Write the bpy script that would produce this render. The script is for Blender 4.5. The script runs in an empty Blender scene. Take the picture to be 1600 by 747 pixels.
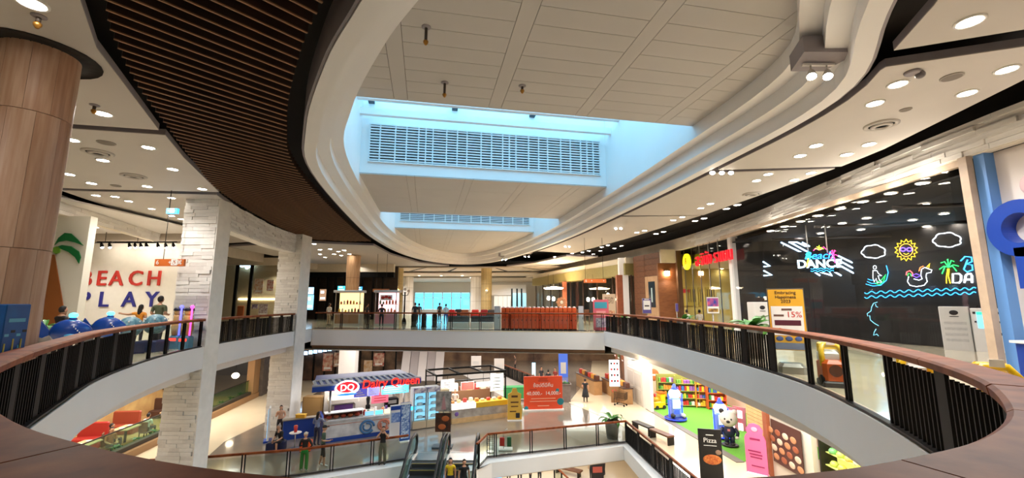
import bpy, bmesh, math, random
from mathutils import Vector, Matrix
from mathutils.geometry import tessellate_polygon

# ------------------------------------------------------------------ camera, sky, exposure
SC = bpy.context.scene
COL = SC.collection
F_PX, HORIZON, EYE = 666.0, 473.0, 1.72            # focal length and horizon in pixels of the 1600x747 frame
TILT = math.atan((HORIZON - 373.5) / F_PX)
cam = bpy.data.objects.new('camera', bpy.data.cameras.new('camera'))
COL.objects.link(cam)
cam.location = (0, 0, EYE)
cam.rotation_euler = (math.pi / 2 + TILT, 0, 0)
cam.data.sensor_width = 36
cam.data.lens = 36 * F_PX / 1600
cam.data.clip_start, cam.data.clip_end = 0.05, 400
SC.camera = cam

world = bpy.data.worlds.new('sky')
SC.world = world
world.use_nodes = True
wb = world.node_tree.nodes['Background']
wb.inputs[0].default_value = (0.21, 0.50, 0.72, 1)
wb.inputs[1].default_value = 4.2

SC.view_settings.view_transform = 'Standard'
SC.view_settings.look = 'None'
SC.view_settings.gamma = 1
SC.view_settings.use_curve_mapping = False
SC.view_settings.exposure = 0.42
SC.cycles.use_denoising = True
SC.cycles.max_bounces = 7
SC.cycles.diffuse_bounces = 4
SC.cycles.glossy_bounces = 3
SC.cycles.transparent_max_bounces = 12
SC.cycles.sample_clamp_indirect = 6
LAMP = 60.0                                        # radiance of the downlight lenses

# ------------------------------------------------------------------ geometry helpers
PI = math.pi
rnd = random.Random(7)
CT, ST = math.cos(TILT), math.sin(TILT)

def ray(u, v):
    x, y = (u - 800) / F_PX, (373.5 - v) / F_PX
    return x, CT - y * ST, ST + y * CT
def P(u, v, z):                                    # the point of the horizontal plane z that the photograph shows at (u, v)
    x, y, w = ray(u, v)
    k = (z - EYE) / w
    return Vector((x * k, y * k, z))
def Q(u, v, Y):                                    # the same for the upright plane at depth Y
    x, y, w = ray(u, v)
    k = Y / y
    return Vector((x * k, Y, EYE + w * k))

def lin(c):
    return tuple(((v / 255) / 12.92 if v <= 10 else ((v / 255 + 0.055) / 1.055) ** 2.4) for v in c)

MATS = {}
def M(name, rgb, rough=0.5, metal=0.0, var=0.0, scale=4.0, emit=0.0, bump=0.0, stretch=None, rgb2=None, coat=0.0, spec=None):
    if name in MATS:
        return MATS[name]
    m = bpy.data.materials.new(name)
    MATS[name] = m
    m.use_nodes = True
    nt = m.node_tree
    b = nt.nodes['Principled BSDF']
    c = lin(rgb)
    b.inputs['Base Color'].default_value = (*c, 1)
    b.inputs['Roughness'].default_value = rough
    b.inputs['Metallic'].default_value = metal
    if spec is not None:
        b.inputs['Specular IOR Level'].default_value = spec
    if coat:
        b.inputs['Coat Weight'].default_value = coat
    if emit:
        b.inputs['Emission Color'].default_value = (*c, 1)
        b.inputs['Emission Strength'].default_value = emit
    if var or bump or rgb2:
        tc = nt.nodes.new('ShaderNodeTexCoord')
        mp = nt.nodes.new('ShaderNodeMapping')
        if stretch:
            mp.inputs['Scale'].default_value = stretch
        nz = nt.nodes.new('ShaderNodeTexNoise')
        nz.inputs['Scale'].default_value = scale
        nz.inputs['Detail'].default_value = 5
        nt.links.new(tc.outputs['Object'], mp.inputs['Vector'])
        nt.links.new(mp.outputs['Vector'], nz.inputs['Vector'])
        if var or rgb2:
            cr = nt.nodes.new('ShaderNodeValToRGB')
            c2 = lin(rgb2) if rgb2 else tuple(min(1, v * (1 + var)) for v in c)
            c1 = c if rgb2 else tuple(v * (1 - var) for v in c)
            cr.color_ramp.elements[0].position, cr.color_ramp.elements[1].position = 0.35, 0.65
            cr.color_ramp.elements[0].color = (*c1, 1)
            cr.color_ramp.elements[1].color = (*c2, 1)
            nt.links.new(nz.outputs['Fac'], cr.inputs['Fac'])
            nt.links.new(cr.outputs['Color'], b.inputs['Base Color'])
        if bump:
            bp = nt.nodes.new('ShaderNodeBump')
            bp.inputs['Strength'].default_value = bump
            bp.inputs['Distance'].default_value = 0.02
            nt.links.new(nz.outputs['Fac'], bp.inputs['Height'])
            nt.links.new(bp.outputs['Normal'], b.inputs['Normal'])
    return m

def glass_mat(name, tint=(225, 235, 232), gloss=0.08):
    if name in MATS:
        return MATS[name]
    m = bpy.data.materials.new(name)
    MATS[name] = m
    m.use_nodes = True
    nt = m.node_tree
    nt.nodes.clear()
    o = nt.nodes.new('ShaderNodeOutputMaterial')
    t = nt.nodes.new('ShaderNodeBsdfTransparent')
    t.inputs[0].default_value = (*lin(tint), 1)
    g = nt.nodes.new('ShaderNodeBsdfGlossy')
    g.inputs['Roughness'].default_value = 0.03
    x = nt.nodes.new('ShaderNodeMixShader')
    x.inputs[0].default_value = gloss
    nt.links.new(t.outputs[0], x.inputs[1])
    nt.links.new(g.outputs[0], x.inputs[2])
    nt.links.new(x.outputs[0], o.inputs[0])
    return m

class B:
    """collects faces for one mesh; mi = material index"""
    def __init__(s):
        s.v, s.f, s.m, s.smooth = [], [], [], []
    def add(s, vs, fs, mi=0, sm=False):
        n = len(s.v)
        s.v += [tuple(p) for p in vs]
        for f in fs:
            s.f.append([n + i for i in f]); s.m.append(mi); s.smooth.append(sm)
        return s
    def box(s, c, d, rz=0, mi=0, rx=0, ry=0):
        x, y, z = d[0] / 2, d[1] / 2, d[2] / 2
        vs = [Vector((a * x, b * y, e * z)) for e in (-1, 1) for b in (-1, 1) for a in (-1, 1)]
        if rz or rx or ry:
            r = Matrix.Rotation(rz, 3, 'Z') @ Matrix.Rotation(ry, 3, 'Y') @ Matrix.Rotation(rx, 3, 'X')
            vs = [r @ p for p in vs]
        c = Vector(c)
        return s.add([p + c for p in vs], [(0, 2, 3, 1), (4, 5, 7, 6), (0, 1, 5, 4), (2, 6, 7, 3), (0, 4, 6, 2), (1, 3, 7, 5)], mi)
    def span(s, a, b, mi=0):                        # a box from corner a to corner b
        return s.box([(p + q) / 2 for p, q in zip(a, b)], [abs(q - p) for p, q in zip(a, b)], mi=mi)
    def bbox(s, c, d, bev=0.02, mi=0):               # a box with chamfered upright edges and top
        x, y, z = d[0] / 2, d[1] / 2, d[2] / 2
        e = min(bev, x * .9, y * .9)
        ring = [(x - e, -y), (x, -y + e), (x, y - e), (x - e, y), (-x + e, y), (-x, y - e), (-x, -y + e), (-x + e, -y)]
        sc = lambda k: [(px * (1 - k / x), py * (1 - k / y)) for px, py in ring]
        rows = [[(px, py, -z) for px, py in ring], [(px, py, z - e) for px, py in ring], [(px, py, z) for px, py in sc(e)]]
        vs = [Vector(p) + Vector(c) for r in rows for p in r]
        fs = [tuple(range(7, -1, -1)), tuple(range(16, 24))]
        for r in range(2):
            fs += [(r * 8 + i, r * 8 + (i + 1) % 8, r * 8 + 8 + (i + 1) % 8, r * 8 + 8 + i) for i in range(8)]
        return s.add(vs, fs, mi)
    def prism(s, poly, z0, z1, mi=0, holes=(), top=True, bottom=True, sides=True):
        loops = [list(poly)] + [list(h) for h in holes]
        flat = [p for l in loops for p in l]
        tris = tessellate_polygon([[Vector((p[0], p[1], 0)) for p in l] for l in loops])
        n = len(flat)
        vs = [(p[0], p[1], z0) for p in flat] + [(p[0], p[1], z1) for p in flat]
        fs = []
        for t in tris:
            a, b, c = t
            pa, pb, pc = flat[a], flat[b], flat[c]
            if (pb[0] - pa[0]) * (pc[1] - pa[1]) - (pb[1] - pa[1]) * (pc[0] - pa[0]) < 0:
                a, c = c, a
            if top: fs.append((a + n, b + n, c + n))
            if bottom: fs.append((c, b, a))
        if sides:
            k = 0
            for l in loops:
                for i in range(len(l)):
                    j = (i + 1) % len(l)
                    fs.append((k + i, k + j, k + j + n, k + i + n))
                k += len(l)
        return s.add(vs, fs, mi)
    def plate(s, poly, o, ux, uy, depth, mi=0):      # a 2-D outline as a thin solid in any plane (depth along ux x uy)
        o, ux, uy = Vector(o), Vector(ux), Vector(uy)
        nrm = ux.cross(uy).normalized() * depth
        tris = tessellate_polygon([[Vector((p[0], p[1], 0)) for p in poly]])
        n = len(poly)
        vs = [o + ux * p[0] + uy * p[1] for p in poly]
        vs += [p + nrm for p in vs]
        fs = [(c, b, a) for a, b, c in tris] + [(a + n, b + n, c + n) for a, b, c in tris]
        fs += [(i, (i + 1) % n, (i + 1) % n + n, i + n) for i in range(n)]
        return s.add(vs, fs, mi)
    def tube(s, pts, r, n=8, mi=0, closed=False, cap=True):
        pts = [Vector(p) for p in pts]
        rs = r if isinstance(r, (list, tuple)) else [r] * len(pts)
        vs, fs = [], []
        up = None
        for i, p in enumerate(pts):
            a = pts[i - 1] if (i or closed) else p
            b = pts[(i + 1) % len(pts)] if (i < len(pts) - 1 or closed) else p
            t = (b - a).normalized() if (b - a).length > 1e-9 else Vector((0, 0, 1))
            if up is None:
                up = Vector((0, 0, 1)) if abs(t.z) < .9 else Vector((1, 0, 0))
            e = t.cross(up)
            e = e.normalized() if e.length > 1e-6 else t.orthogonal().normalized()
            g = e.cross(t).normalized()
            up = g
            vs += [p + (e * math.cos(2 * PI * k / n) + g * math.sin(2 * PI * k / n)) * rs[i] for k in range(n)]
        m = len(pts)
        for i in range(m if closed else m - 1):
            j = (i + 1) % m
            fs += [(i * n + k, i * n + (k + 1) % n, j * n + (k + 1) % n, j * n + k) for k in range(n)]
        if cap and not closed:
            fs += [tuple(range(n - 1, -1, -1)), tuple(range((m - 1) * n, m * n))]
        return s.add(vs, fs, mi, True)
    def lathe(s, prof, n=20, c=(0, 0, 0), mi=0, smooth=True, cap=True):
        c = Vector(c)
        vs = [c + Vector((r * math.cos(2 * PI * k / n), r * math.sin(2 * PI * k / n), z)) for r, z in prof for k in range(n)]
        fs = []
        for i in range(len(prof) - 1):
            fs += [(i * n + k, i * n + (k + 1) % n, (i + 1) * n + (k + 1) % n, (i + 1) * n + k) for k in range(n)]
        s.add(vs, fs, mi, smooth)
        if cap:
            s.add(vs[:n], [tuple(range(n - 1, -1, -1))], mi)
            s.add(vs[-n:], [tuple(range(n))], mi)
        return s
    def ball(s, c, r, nu=12, nv=8, mi=0, deform=None):
        r = r if isinstance(r, (tuple, list)) else (r, r, r)
        vs = []
        for j in range(nv + 1):
            th = PI * j / nv
            for i in range(nu):
                ph = 2 * PI * i / nu
                d = Vector((math.sin(th) * math.cos(ph), math.sin(th) * math.sin(ph), math.cos(th)))
                if deform: d = deform(d)
                vs.append(Vector(c) + Vector((d.x * r[0], d.y * r[1], d.z * r[2])))
        fs = [(j * nu + i, (j + 1) * nu + i, (j + 1) * nu + (i + 1) % nu, j * nu + (i + 1) % nu) for j in range(nv) for i in range(nu)]
        return s.add(vs, fs, mi, True)
    def sweep(s, path, prof, mi=0, closed=False, cap=True, nrm=None):
        """prof = [(inward offset, z)], a closed outline; path in plan, inward = left of travel"""
        ns = nrm or normals(path, closed)
        n, m = len(prof), len(path)
        vs = [(p[0] + q[0] * o, p[1] + q[1] * o, z) for p, q in zip(path, ns) for o, z in prof]
        fs = []
        for i in range(m if closed else m - 1):
            j = (i + 1) % m
            fs += [(i * n + k, j * n + k, j * n + (k + 1) % n, i * n + (k + 1) % n) for k in range(n)]
        if cap and not closed:
            fs += [tuple(range(n)), tuple(range(m * n - 1, (m - 1) * n - 1, -1))]
        return s.add(vs, fs, mi)
    def mesh(s, name, mats):
        me = bpy.data.meshes.new(name)
        me.from_pydata(s.v, [], s.f)
        for m in (mats if isinstance(mats, (list, tuple)) else [mats]):
            me.materials.append(m)
        me.polygons.foreach_set('material_index', s.m)
        me.polygons.foreach_set('use_smooth', s.smooth)
        bm = bmesh.new(); bm.from_mesh(me)
        bmesh.ops.remove_doubles(bm, verts=bm.verts, dist=1e-5)
        bmesh.ops.recalc_face_normals(bm, faces=bm.faces)
        bm.to_mesh(me); bm.free()
        me.update()
        return me
    def obj(s, name, mats, parent=None, loc=(0, 0, 0), rz=0):
        return link(name, s.mesh(name, mats), parent, loc, rz)

def link(name, me, parent=None, loc=(0, 0, 0), rz=0):
    o = bpy.data.objects.new(name, me)
    COL.objects.link(o)
    o.location = loc
    o.rotation_euler = (0, 0, rz)
    if parent: o.parent = parent
    return o
def tag(o, label, cat, group=None):
    o['label'] = label; o['category'] = cat
    if group: o['group'] = group
    return o
def thing(name, label, cat, loc=(0, 0, 0), rz=0, group=None):
    return tag(link(name, None, None, loc, rz), label, cat, group)
def struct(o, label=None):
    o['kind'] = 'structure'
    if label: o['label'] = label
    return o
def dup(root, loc, rz=0, label=None, scale=None):
    r = root.copy(); COL.objects.link(r)
    r.location = loc; r.rotation_euler = (0, 0, rz)
    if scale: r.scale = (scale,) * 3
    if label: r['label'] = label
    for ch in list(root.children):
        c = ch.copy(); COL.objects.link(c); c.parent = r
        for g in list(ch.children):
            d = g.copy(); COL.objects.link(d); d.parent = c
    return r
def text(name, s, size, mat, parent, loc, rot=(PI / 2, 0, 0), ext=0.01, align='CENTER', bold=0.0, sx=1.0, shear=0.0):
    cu = bpy.data.curves.new(name, 'FONT')
    cu.body = s; cu.size = size; cu.extrude = ext; cu.offset = bold; cu.shear = shear
    cu.align_x = align; cu.align_y = 'CENTER'
    cu.resolution_u = 3
    o = bpy.data.objects.new(name, cu)
    COL.objects.link(o)
    dg = bpy.context.evaluated_depsgraph_get()
    me = bpy.data.meshes.new_from_object(o.evaluated_get(dg))
    bpy.data.objects.remove(o)
    bpy.data.curves.remove(cu)
    me.name = name
    me.materials.clear(); me.materials.append(mat)
    for v in me.vertices: v.co.x *= sx
    t = link(name, me, parent, loc)
    t.rotation_euler = rot
    return t

# ------------------------------------------------------------------ curves in plan
def catmull(pts, n=6, closed=False):
    out, m = [], len(pts)
    for i in range(m if closed else m - 1):
        g = lambda k: Vector(pts[k % m]) if closed else Vector(pts[max(0, min(m - 1, k))])
        a, b, c, d = g(i - 1), g(i), g(i + 1), g(i + 2)
        for j in range(n):
            t = j / n
            q = 0.5 * (2 * b + (c - a) * t + (2 * a - 5 * b + 4 * c - d) * t * t + (3 * b - a - 3 * c + d) * t ** 3)
            out.append((q.x, q.y))
    if not closed: out.append(tuple(pts[-1]))
    return out
def normals(path, closed=False):
    out, m = [], len(path)
    for i in range(m):
        a = path[i - 1] if (i or closed) else path[i]
        b = path[(i + 1) % m] if (i < m - 1 or closed) else path[i]
        dx, dy = b[0] - a[0], b[1] - a[1]
        l = math.hypot(dx, dy) or 1
        out.append((-dy / l, dx / l))
    return out
def offset(path, d, closed=False):
    return [(p[0] + n[0] * d, p[1] + n[1] * d) for p, n in zip(path, normals(path, closed))]
class Along:
    """walk along a path by arc length"""
    def __init__(s, path):
        s.p = [Vector((a[0], a[1])) for a in path]
        s.l = [0.0]
        for a, b in zip(s.p, s.p[1:]): s.l.append(s.l[-1] + (b - a).length)
        s.len = s.l[-1]
    def at(s, d):
        d = max(0, min(s.len, d))
        for i in range(len(s.p) - 1):
            if d <= s.l[i + 1] or i == len(s.p) - 2:
                t = s.p[i + 1] - s.p[i]
                return s.p[i] + t * ((d - s.l[i]) / max(1e-9, t.length)), t.normalized()
    def near(s, q):
        q = Vector((q[0], q[1])); best = (1e9, 0)
        for i in range(len(s.p) - 1):
            a, t = s.p[i], s.p[i + 1] - s.p[i]
            k = max(0, min(1, (q - a).dot(t) / max(1e-9, t.dot(t))))
            best = min(best, ((a + t * k - q).length, s.l[i] + k * t.length))
        return best[1]
    def cut(s, d0, d1):
        mid = [tuple(p) for p, l in zip(s.p, s.l) if d0 + 1e-4 < l < d1 - 1e-4]
        return [tuple(s.at(d0)[0])] + mid + [tuple(s.at(d1)[0])]

# ------------------------------------------------------------------ materials of the building
white = M('white_paint', (226, 222, 218), .55, var=.02, scale=.7)
white_trim = M('white_trim', (243, 241, 240), .5, var=.015, scale=.5)
bay_white = M('bay_panel_white', (200, 196, 192), .6, var=.02, scale=.6)
panel_white = M('ceiling_panel_white', (204, 198, 192), .6, var=.02, scale=.6)
dark_void = M('dark_void', (28, 22, 20), .8, var=.2, scale=1)
lip_grey = M('panel_edge_shade_grey', (150, 143, 148), .6, var=.03)  # puts the shade of the panels' upright edges into colour; also grey fittings
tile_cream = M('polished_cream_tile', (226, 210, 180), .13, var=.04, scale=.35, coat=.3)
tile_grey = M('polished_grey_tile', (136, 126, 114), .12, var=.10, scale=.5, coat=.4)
soffit = M('soffit_beige', (214, 202, 188), .6, var=.03, scale=.5)
brown_trim = M('brown_wood_trim', (118, 84, 56), .5, var=.15, scale=3, stretch=(1, 1, 6))
slat_dark = M('ceiling_slat_brown', (46, 27, 17), .55, var=.2, scale=3)
slat_lit_edge = M('ceiling_slat_lit_edge', (146, 106, 72), .5, var=.12, scale=3)  # lit underside of the slats painted paler than their shaded sides
stone_a = M('ledger_stone_white', (240, 236, 230), .75, var=.04, scale=3, bump=.3)
stone_b = M('ledger_stone_grey_white', (228, 223, 217), .75, var=.05, scale=3, bump=.3)
stone_back = M('stone_joint_grey', (128, 122, 118), .9)
cap_wood = M('handrail_brown', (112, 52, 25), .5, rgb2=(150, 80, 42), scale=3.5, spec=.18, bump=.05)
black_steel = M('black_steel', (10, 9, 10), .55, spec=.2)
dark_steel = M('dark_steel', (46, 42, 40), .4, metal=.6)
steel = M('brushed_steel', (168, 166, 162), .3, metal=.9, var=.05)
rail_glass = glass_mat('rail_glass', (240, 246, 242), .035)
shop_glass = glass_mat('shop_glass', (236, 238, 236), .06)
lamp_on = M('lamp_lens', (255, 244, 228), .4, emit=LAMP)
lamp_soft = M('lamp_lens_soft', (255, 228, 190), .4, emit=34)
lamp_trim = M('lamp_trim_white', (235, 232, 228), .5)

Z5, Z4 = -5.6, -11.2
# ------------------------------------------------------------------ floors and the openings in them
H6 = catmull([(-13.3, 28.9), (-13.0, 26), (-12.7, 22), (-11.95, 17), (-10.95, 13.6), (-9.25, 10), (-7.45, 7.35), (-6.0, 5.4), (-4.4, 3.6),
              (-2.95, 2.55), (-1.9, 2.0), (-.95, 1.67), (0, 1.57), (.95, 1.65), (1.6, 1.83), (2.3, 2.15), (3.05, 2.72), (3.95, 3.75),
              (4.75, 5.2), (5.5, 7.1), (6.1, 9.3), (6.35, 12), (6.4, 16), (6.25, 21), (5.5, 25.95)], 6)
OUT = [(-34, -6), (24, -6), (24, 78), (-34, 78)]
struct(B().prism(OUT, -.06, 0, holes=[H6]).obj('floor_upper', tile_cream), 'polished cream tile floor of the upper shopping level')
b = B()
b.sweep(H6, [(0, .03), (.02, .03), (.02, -.8), (-.4, -.93), (-.4, -1.18), (-1.0, -1.3), (-1.2, -1.3), (-1.2, -.07), (0, -.07)])
struct(b.obj('trim_1', white_trim), 'curved white fascia band under the upper railing')
BR0, BR1 = Vector((-13.3, 28.9)), Vector((5.5, 25.95))            # front edge of the bridge
bd = (BR1 - BR0).normalized(); bn = Vector((-bd.y, bd.x))
strip = lambda d0, d1: [tuple(BR0 + bn * d0), tuple(BR1 + bn * d0), tuple(BR1 + bn * d1), tuple(BR0 + bn * d1)]
struct(B().prism(strip(-.03, 9), -1.06, -.065).obj('trim_2', white_trim), 'straight white fascia of the upper bridge')
struct(B().prism(strip(.12, 8.9), -1.26, -1.062).obj('trim_3', brown_trim), 'brown soffit trim under the upper bridge')
inner = offset(H6, -1.15)
struct(B().prism(OUT, -1.34, -1.30, holes=[inner]).obj('ceiling_lower', soffit), 'beige soffit ceiling of the lower level')

H5 = [(-13.2, 3), (-13.2, 18.5), (-9.1, 19.6), (-4.95, 21.55), (-4.95, 22.3), (-1.6, 22.3), (-1.6, 20.3), (-1.2, 21.75), (6.14, 24.05), (6.7, 16.5), (6.7, 3)]
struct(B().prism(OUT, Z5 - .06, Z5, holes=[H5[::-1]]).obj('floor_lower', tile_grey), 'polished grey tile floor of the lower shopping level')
b = B()
b.prism([(9.0, 12), (24, 12), (24, 60), (11, 60), (8.0, 45), (4.2, 33), (6.5, 27.6), (7.6, 22), (7.9, 12)], Z5 + .001, Z5 + .012)
struct(b.obj('floor_corridor', tile_cream), 'cream tile corridor beside the lower shops')
b = B()
b.prism([(-33, 3), (-13.6, 3), (-13.6, 18.4), (-15.3, 24), (-15.3, 29), (-17, 45), (-33, 45)], Z5 + .001, Z5 + .012)
struct(b.obj('floor_restaurant_side', tile_cream), 'cream tile floor in front of the lower restaurant')
b = B()
b.sweep(H5, [(0, Z5 + .02), (.02, Z5 + .02), (.02, Z5 - .5), (-.18, Z5 - .52), (-.18, Z5 - .72), (-.6, Z5 - .74), (-.6, Z5 - .07), (0, Z5 - .07)])
struct(b.obj('trim_4', white_trim), 'white fascia around the lower opening')
struct(B().prism(OUT, Z5 - .8, Z5 - .76, holes=[offset(H5, -.5)[::-1]]).obj('ceiling_bottom', soffit), 'beige ceiling over the bottom level')
struct(B().prism(OUT, Z4 - .06, Z4).obj('floor_bottom', tile_cream), 'cream tile floor of the bottom level')

# outer walls that close the building
b = B(); b.span((-34.3, -6, Z4), (-34, 78, 7)); struct(b.obj('wall_left', white))
b = B(); b.span((24, -6, Z4), (24.3, 78, 7)); struct(b.obj('wall_right', white))
b = B(); b.span((-34, -6.3, Z4), (24, -6, 7)); struct(b.obj('wall_back', white))
FW = 76.0
b = B()                                                        # far wall with an opening for the window strip
b.span((-34, FW, Z4), (24, FW + .3, .55)); b.span((-34, FW, 3.45), (24, FW + .3, 7))
b.span((-34, FW, .55), (-17.2, FW + .3, 3.45)); b.span((-5.8, FW, .55), (24, FW + .3, 3.45))
struct(b.obj('wall_front', white), 'far white wall with a strip of windows')
win = struct(link('window_1', None, None, (0, FW, 0)), 'strip of windows glowing blue at the far end')
for i in range(7):
    x0 = -17.2 + i * 11.4 / 7
    B().span((x0 + .06, .1, .6), (x0 + 11.4 / 7 - .06, .13, 3.4)).obj('pane', glass_mat('window_glass', (190, 235, 240), .05), win)
    B().span((x0 - .07, .02, .55), (x0 + .07, .24, 3.45)).obj('mullion', white_trim, win)
B().span((-17.2, .03, 2.55), (-5.8, .2, 2.65)).obj('transom', white_trim, win)

# ------------------------------------------------------------------ ceiling of the upper level
RIM = catmull([(5.5, 5.7), (6.8, 8.4), (6.3, 13.4), (5.1, 20.8), (3.7, 28), (1.5, 36), (-1.2, 43), (-3.8, 46.6), (-6.6, 46.6), (-8.8, 42.5),
               (-9.6, 35.9), (-9.2, 28), (-8.2, 21.5), (-6.5, 13.4), (-4.98, 9.8), (-3.3, 7.0), (-2.1, 5.4), (-.8, 3.6), (.7, 2.3), (2.3, 2.1), (4.1, 3.5)], 6, closed=True)
RIN = offset(RIM, 1.0, True)
rim = struct(link('ceiling_ring', None), 'stepped white oval ring around the skylight')
B().sweep(RIM, [(0, 5.9), (.3, 5.9), (.3, 6.3), (.0, 6.3)], closed=True).obj('ring_step', white_trim, rim)
B().sweep(RIM, [(.0, 6.25), (.65, 6.25), (.65, 6.65), (.0, 6.65)], closed=True).obj('ring_step', white_trim, rim)
B().sweep(RIM, [(.0, 6.6), (1.0, 6.6), (1.0, 10.3), (.8, 10.3), (.8, 6.9), (-.1, 6.9)], closed=True).obj('ring_step', white_trim, rim)
B().sweep(RIM, [(-.06, 5.93), (-.01, 5.93), (-.01, 6.7), (-.06, 6.7)], closed=True).obj('shadow_gap_trim', lip_grey, rim)
struct(B().prism(OUT, 6.7, 6.75, holes=[RIM]).obj('ceiling_void', dark_void), 'dark void above the hung ceilings')

def clip(poly, region):                                        # clip a convex piece by a convex CCW region
    out = list(poly)
    for i in range(len(region)):
        a, c = region[i], region[(i + 1) % len(region)]
        side = lambda p: (c[0] - a[0]) * (p[1] - a[1]) - (c[1] - a[1]) * (p[0] - a[0])
        nw = []
        for k in range(len(out)):
            p, q = out[k - 1], out[k]
            sp, sq = side(p), side(q)
            if (sp >= 0) != (sq >= 0):
                t = sp / (sp - sq)
                nw.append((p[0] + (q[0] - p[0]) * t, p[1] + (q[1] - p[1]) * t))
            if sq >= 0: nw.append(q)
        out = nw
        if len(out) < 3: return []
    ded = [p for i, p in enumerate(out) if math.hypot(p[0] - out[i - 1][0], p[1] - out[i - 1][1]) > 1e-3]
    return ded if len(ded) >= 3 else []
AL = math.radians(11.3); CA, SA = math.cos(AL), math.sin(AL)     # the skylight bays run across the oval's axis
W = lambda s_, w_: (CA * s_ - SA * w_, SA * s_ + CA * w_)
def hull(pts):
    pts = sorted(set(pts)); h = []
    for seq in (pts, pts[::-1]):
        part = []
        for p in seq:
            while len(part) > 1 and (part[-1][0] - part[-2][0]) * (p[1] - part[-2][1]) - (part[-1][1] - part[-2][1]) * (p[0] - part[-2][0]) <= 0: part.pop()
            part.append(p)
        h += part[:-1]
    return h
REG = hull([(round(a, 4), round(c, 4)) for a, c in RIN])
seam = M('panel_seam_grey', (120, 112, 104), .8)
BEAMS = [(-3.0, 10.95), (17.9, 25.6), (31.0, 47)]
for bi, (w0, w1) in enumerate(BEAMS):
    body = clip([W(-16, w0), W(16, w0), W(16, w1), W(-16, w1)], REG)
    bm_ = struct(link('ceiling_beam', None), ['wide white panelled ceiling bay nearest the viewer', 'white panelled ceiling bay behind the first skylight', 'white panelled ceiling bay at the far end of the oval'][bi])
    B().prism(body, 7.045, 10.25).obj('beam_body', white_trim, bm_)
    B().prism(clip([W(-16, w0 + .012), W(16, w0 + .012), W(16, w1 - .012), W(-16, w1 - .012)], REG), 7.02, 7.05).obj('seam_backing', seam, bm_)
    # panel columns 2.17 wide with narrow strips between, rows of 0.53
    step = .53 if bi == 0 else 1.9
    for c in range(-5, 6):
        s0 = -.62 + 2.49 * c
        cells = [(s0 - .345, s0 - .012, w0, w1)]
        w = w1
        while w > w0 + .05:
            cells.append((s0, s0 + 2.133, max(w0, w - step) + .011, w)); w -= step
        for a0, a1, c0, c1 in cells:
            if bi == 0 and c1 < 3.5: continue
            pl = clip([W(a0, c0), W(a1, c0), W(a1, c1), W(a0, c1)], REG)
            if pl: B().prism(pl, 7.0, 7.035).obj('ceiling_panel', bay_white, bm_)
# skylight walls: louvre grilles on the near faces of the bays, purlins and panes on top
grille_white = M('grille_white', (228, 232, 234), .5)
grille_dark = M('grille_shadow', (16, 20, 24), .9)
for gi, w0 in enumerate((17.9, 31.0)):
    rl = [clip([W(-16, w0), W(16, w0), W(16, w0 + .1), W(-16, w0 + .1)], REG)][0]
    ss = [CA * x + SA * y for x, y in rl]
    s0, s1 = min(ss) + .35, max(ss) - .35
    g = struct(link('wall_grille', None, None, (*W(0, w0), 0), AL), ['white louvre grille in the first skylight wall', 'white louvre grille in the far skylight wall'][gi])
    zb, zt = 7.55, 9.12
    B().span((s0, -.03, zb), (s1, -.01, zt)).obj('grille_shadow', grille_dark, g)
    n = 13
    me = B().span((s0, -.1, -.028), (s1, -.05, .028)).mesh('louvre', grille_white)
    for i in range(n): link('louvre', me, g, (0, 0, zb + (i + .5) * (zt - zb) / n))
    x, k, wd = s0, 0, [.42, .62, .46, .5, .3, .3, .58, .46]
    me = B().box((0, -.065, (zb + zt) / 2), (.05, .1, zt - zb)).mesh('mullion', grille_white)
    while x < s1:
        link('mullion', me, g, (x, 0, 0)); x += wd[k % 8] * (1 if gi == 0 else 1.6); k += 1
    B().span((s0 - .04, -.11, zb - .05), (s1 + .04, -.01, zb)).obj('grille_frame', grille_white, g)
    B().span((s0 - .04, -.11, zt), (s1 + .04, -.01, zt + .05)).obj('grille_frame', grille_white, g)
for ki, (g0, g1) in enumerate(((10.95, 17.9), (25.6, 31.0))):
    sk = struct(link('window_skylight', None), ['glazed skylight over the first opening', 'glazed skylight over the far opening'][ki])
    n = 4
    for i in range(n):
        a0, a1 = g0 + (g1 - g0) * i / n, g0 + (g1 - g0) * (i + 1) / n
        pl = clip([W(-16, a0), W(16, a0), W(16, a1), W(-16, a1)], REG)
        B().prism(pl, 10.2, 10.22).obj('pane', glass_mat('skylight_glass', (244, 250, 252), .03), sk)
    for k in range(3):
        a0 = g1 - .62 - k * .95
        pl = clip([W(-16, a0 - .1), W(16, a0 - .1), W(16, a0 + .1), W(-16, a0 + .1)], REG)
        B().prism(pl, 9.3 + .22 * k, 9.58 + .22 * k).obj('purlin', white_trim, sk)
    for sx in (-6, -2.5, 1, 4.5):
        pl = clip([W(sx - .12, g0), W(sx + .12, g0), W(sx + .12, g1), W(sx - .12, g1)], REG)
        if pl: B().prism(pl, 10.08, 10.19).obj('rafter', M('rafter_grey', (60, 70, 80), .6), sk)

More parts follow.
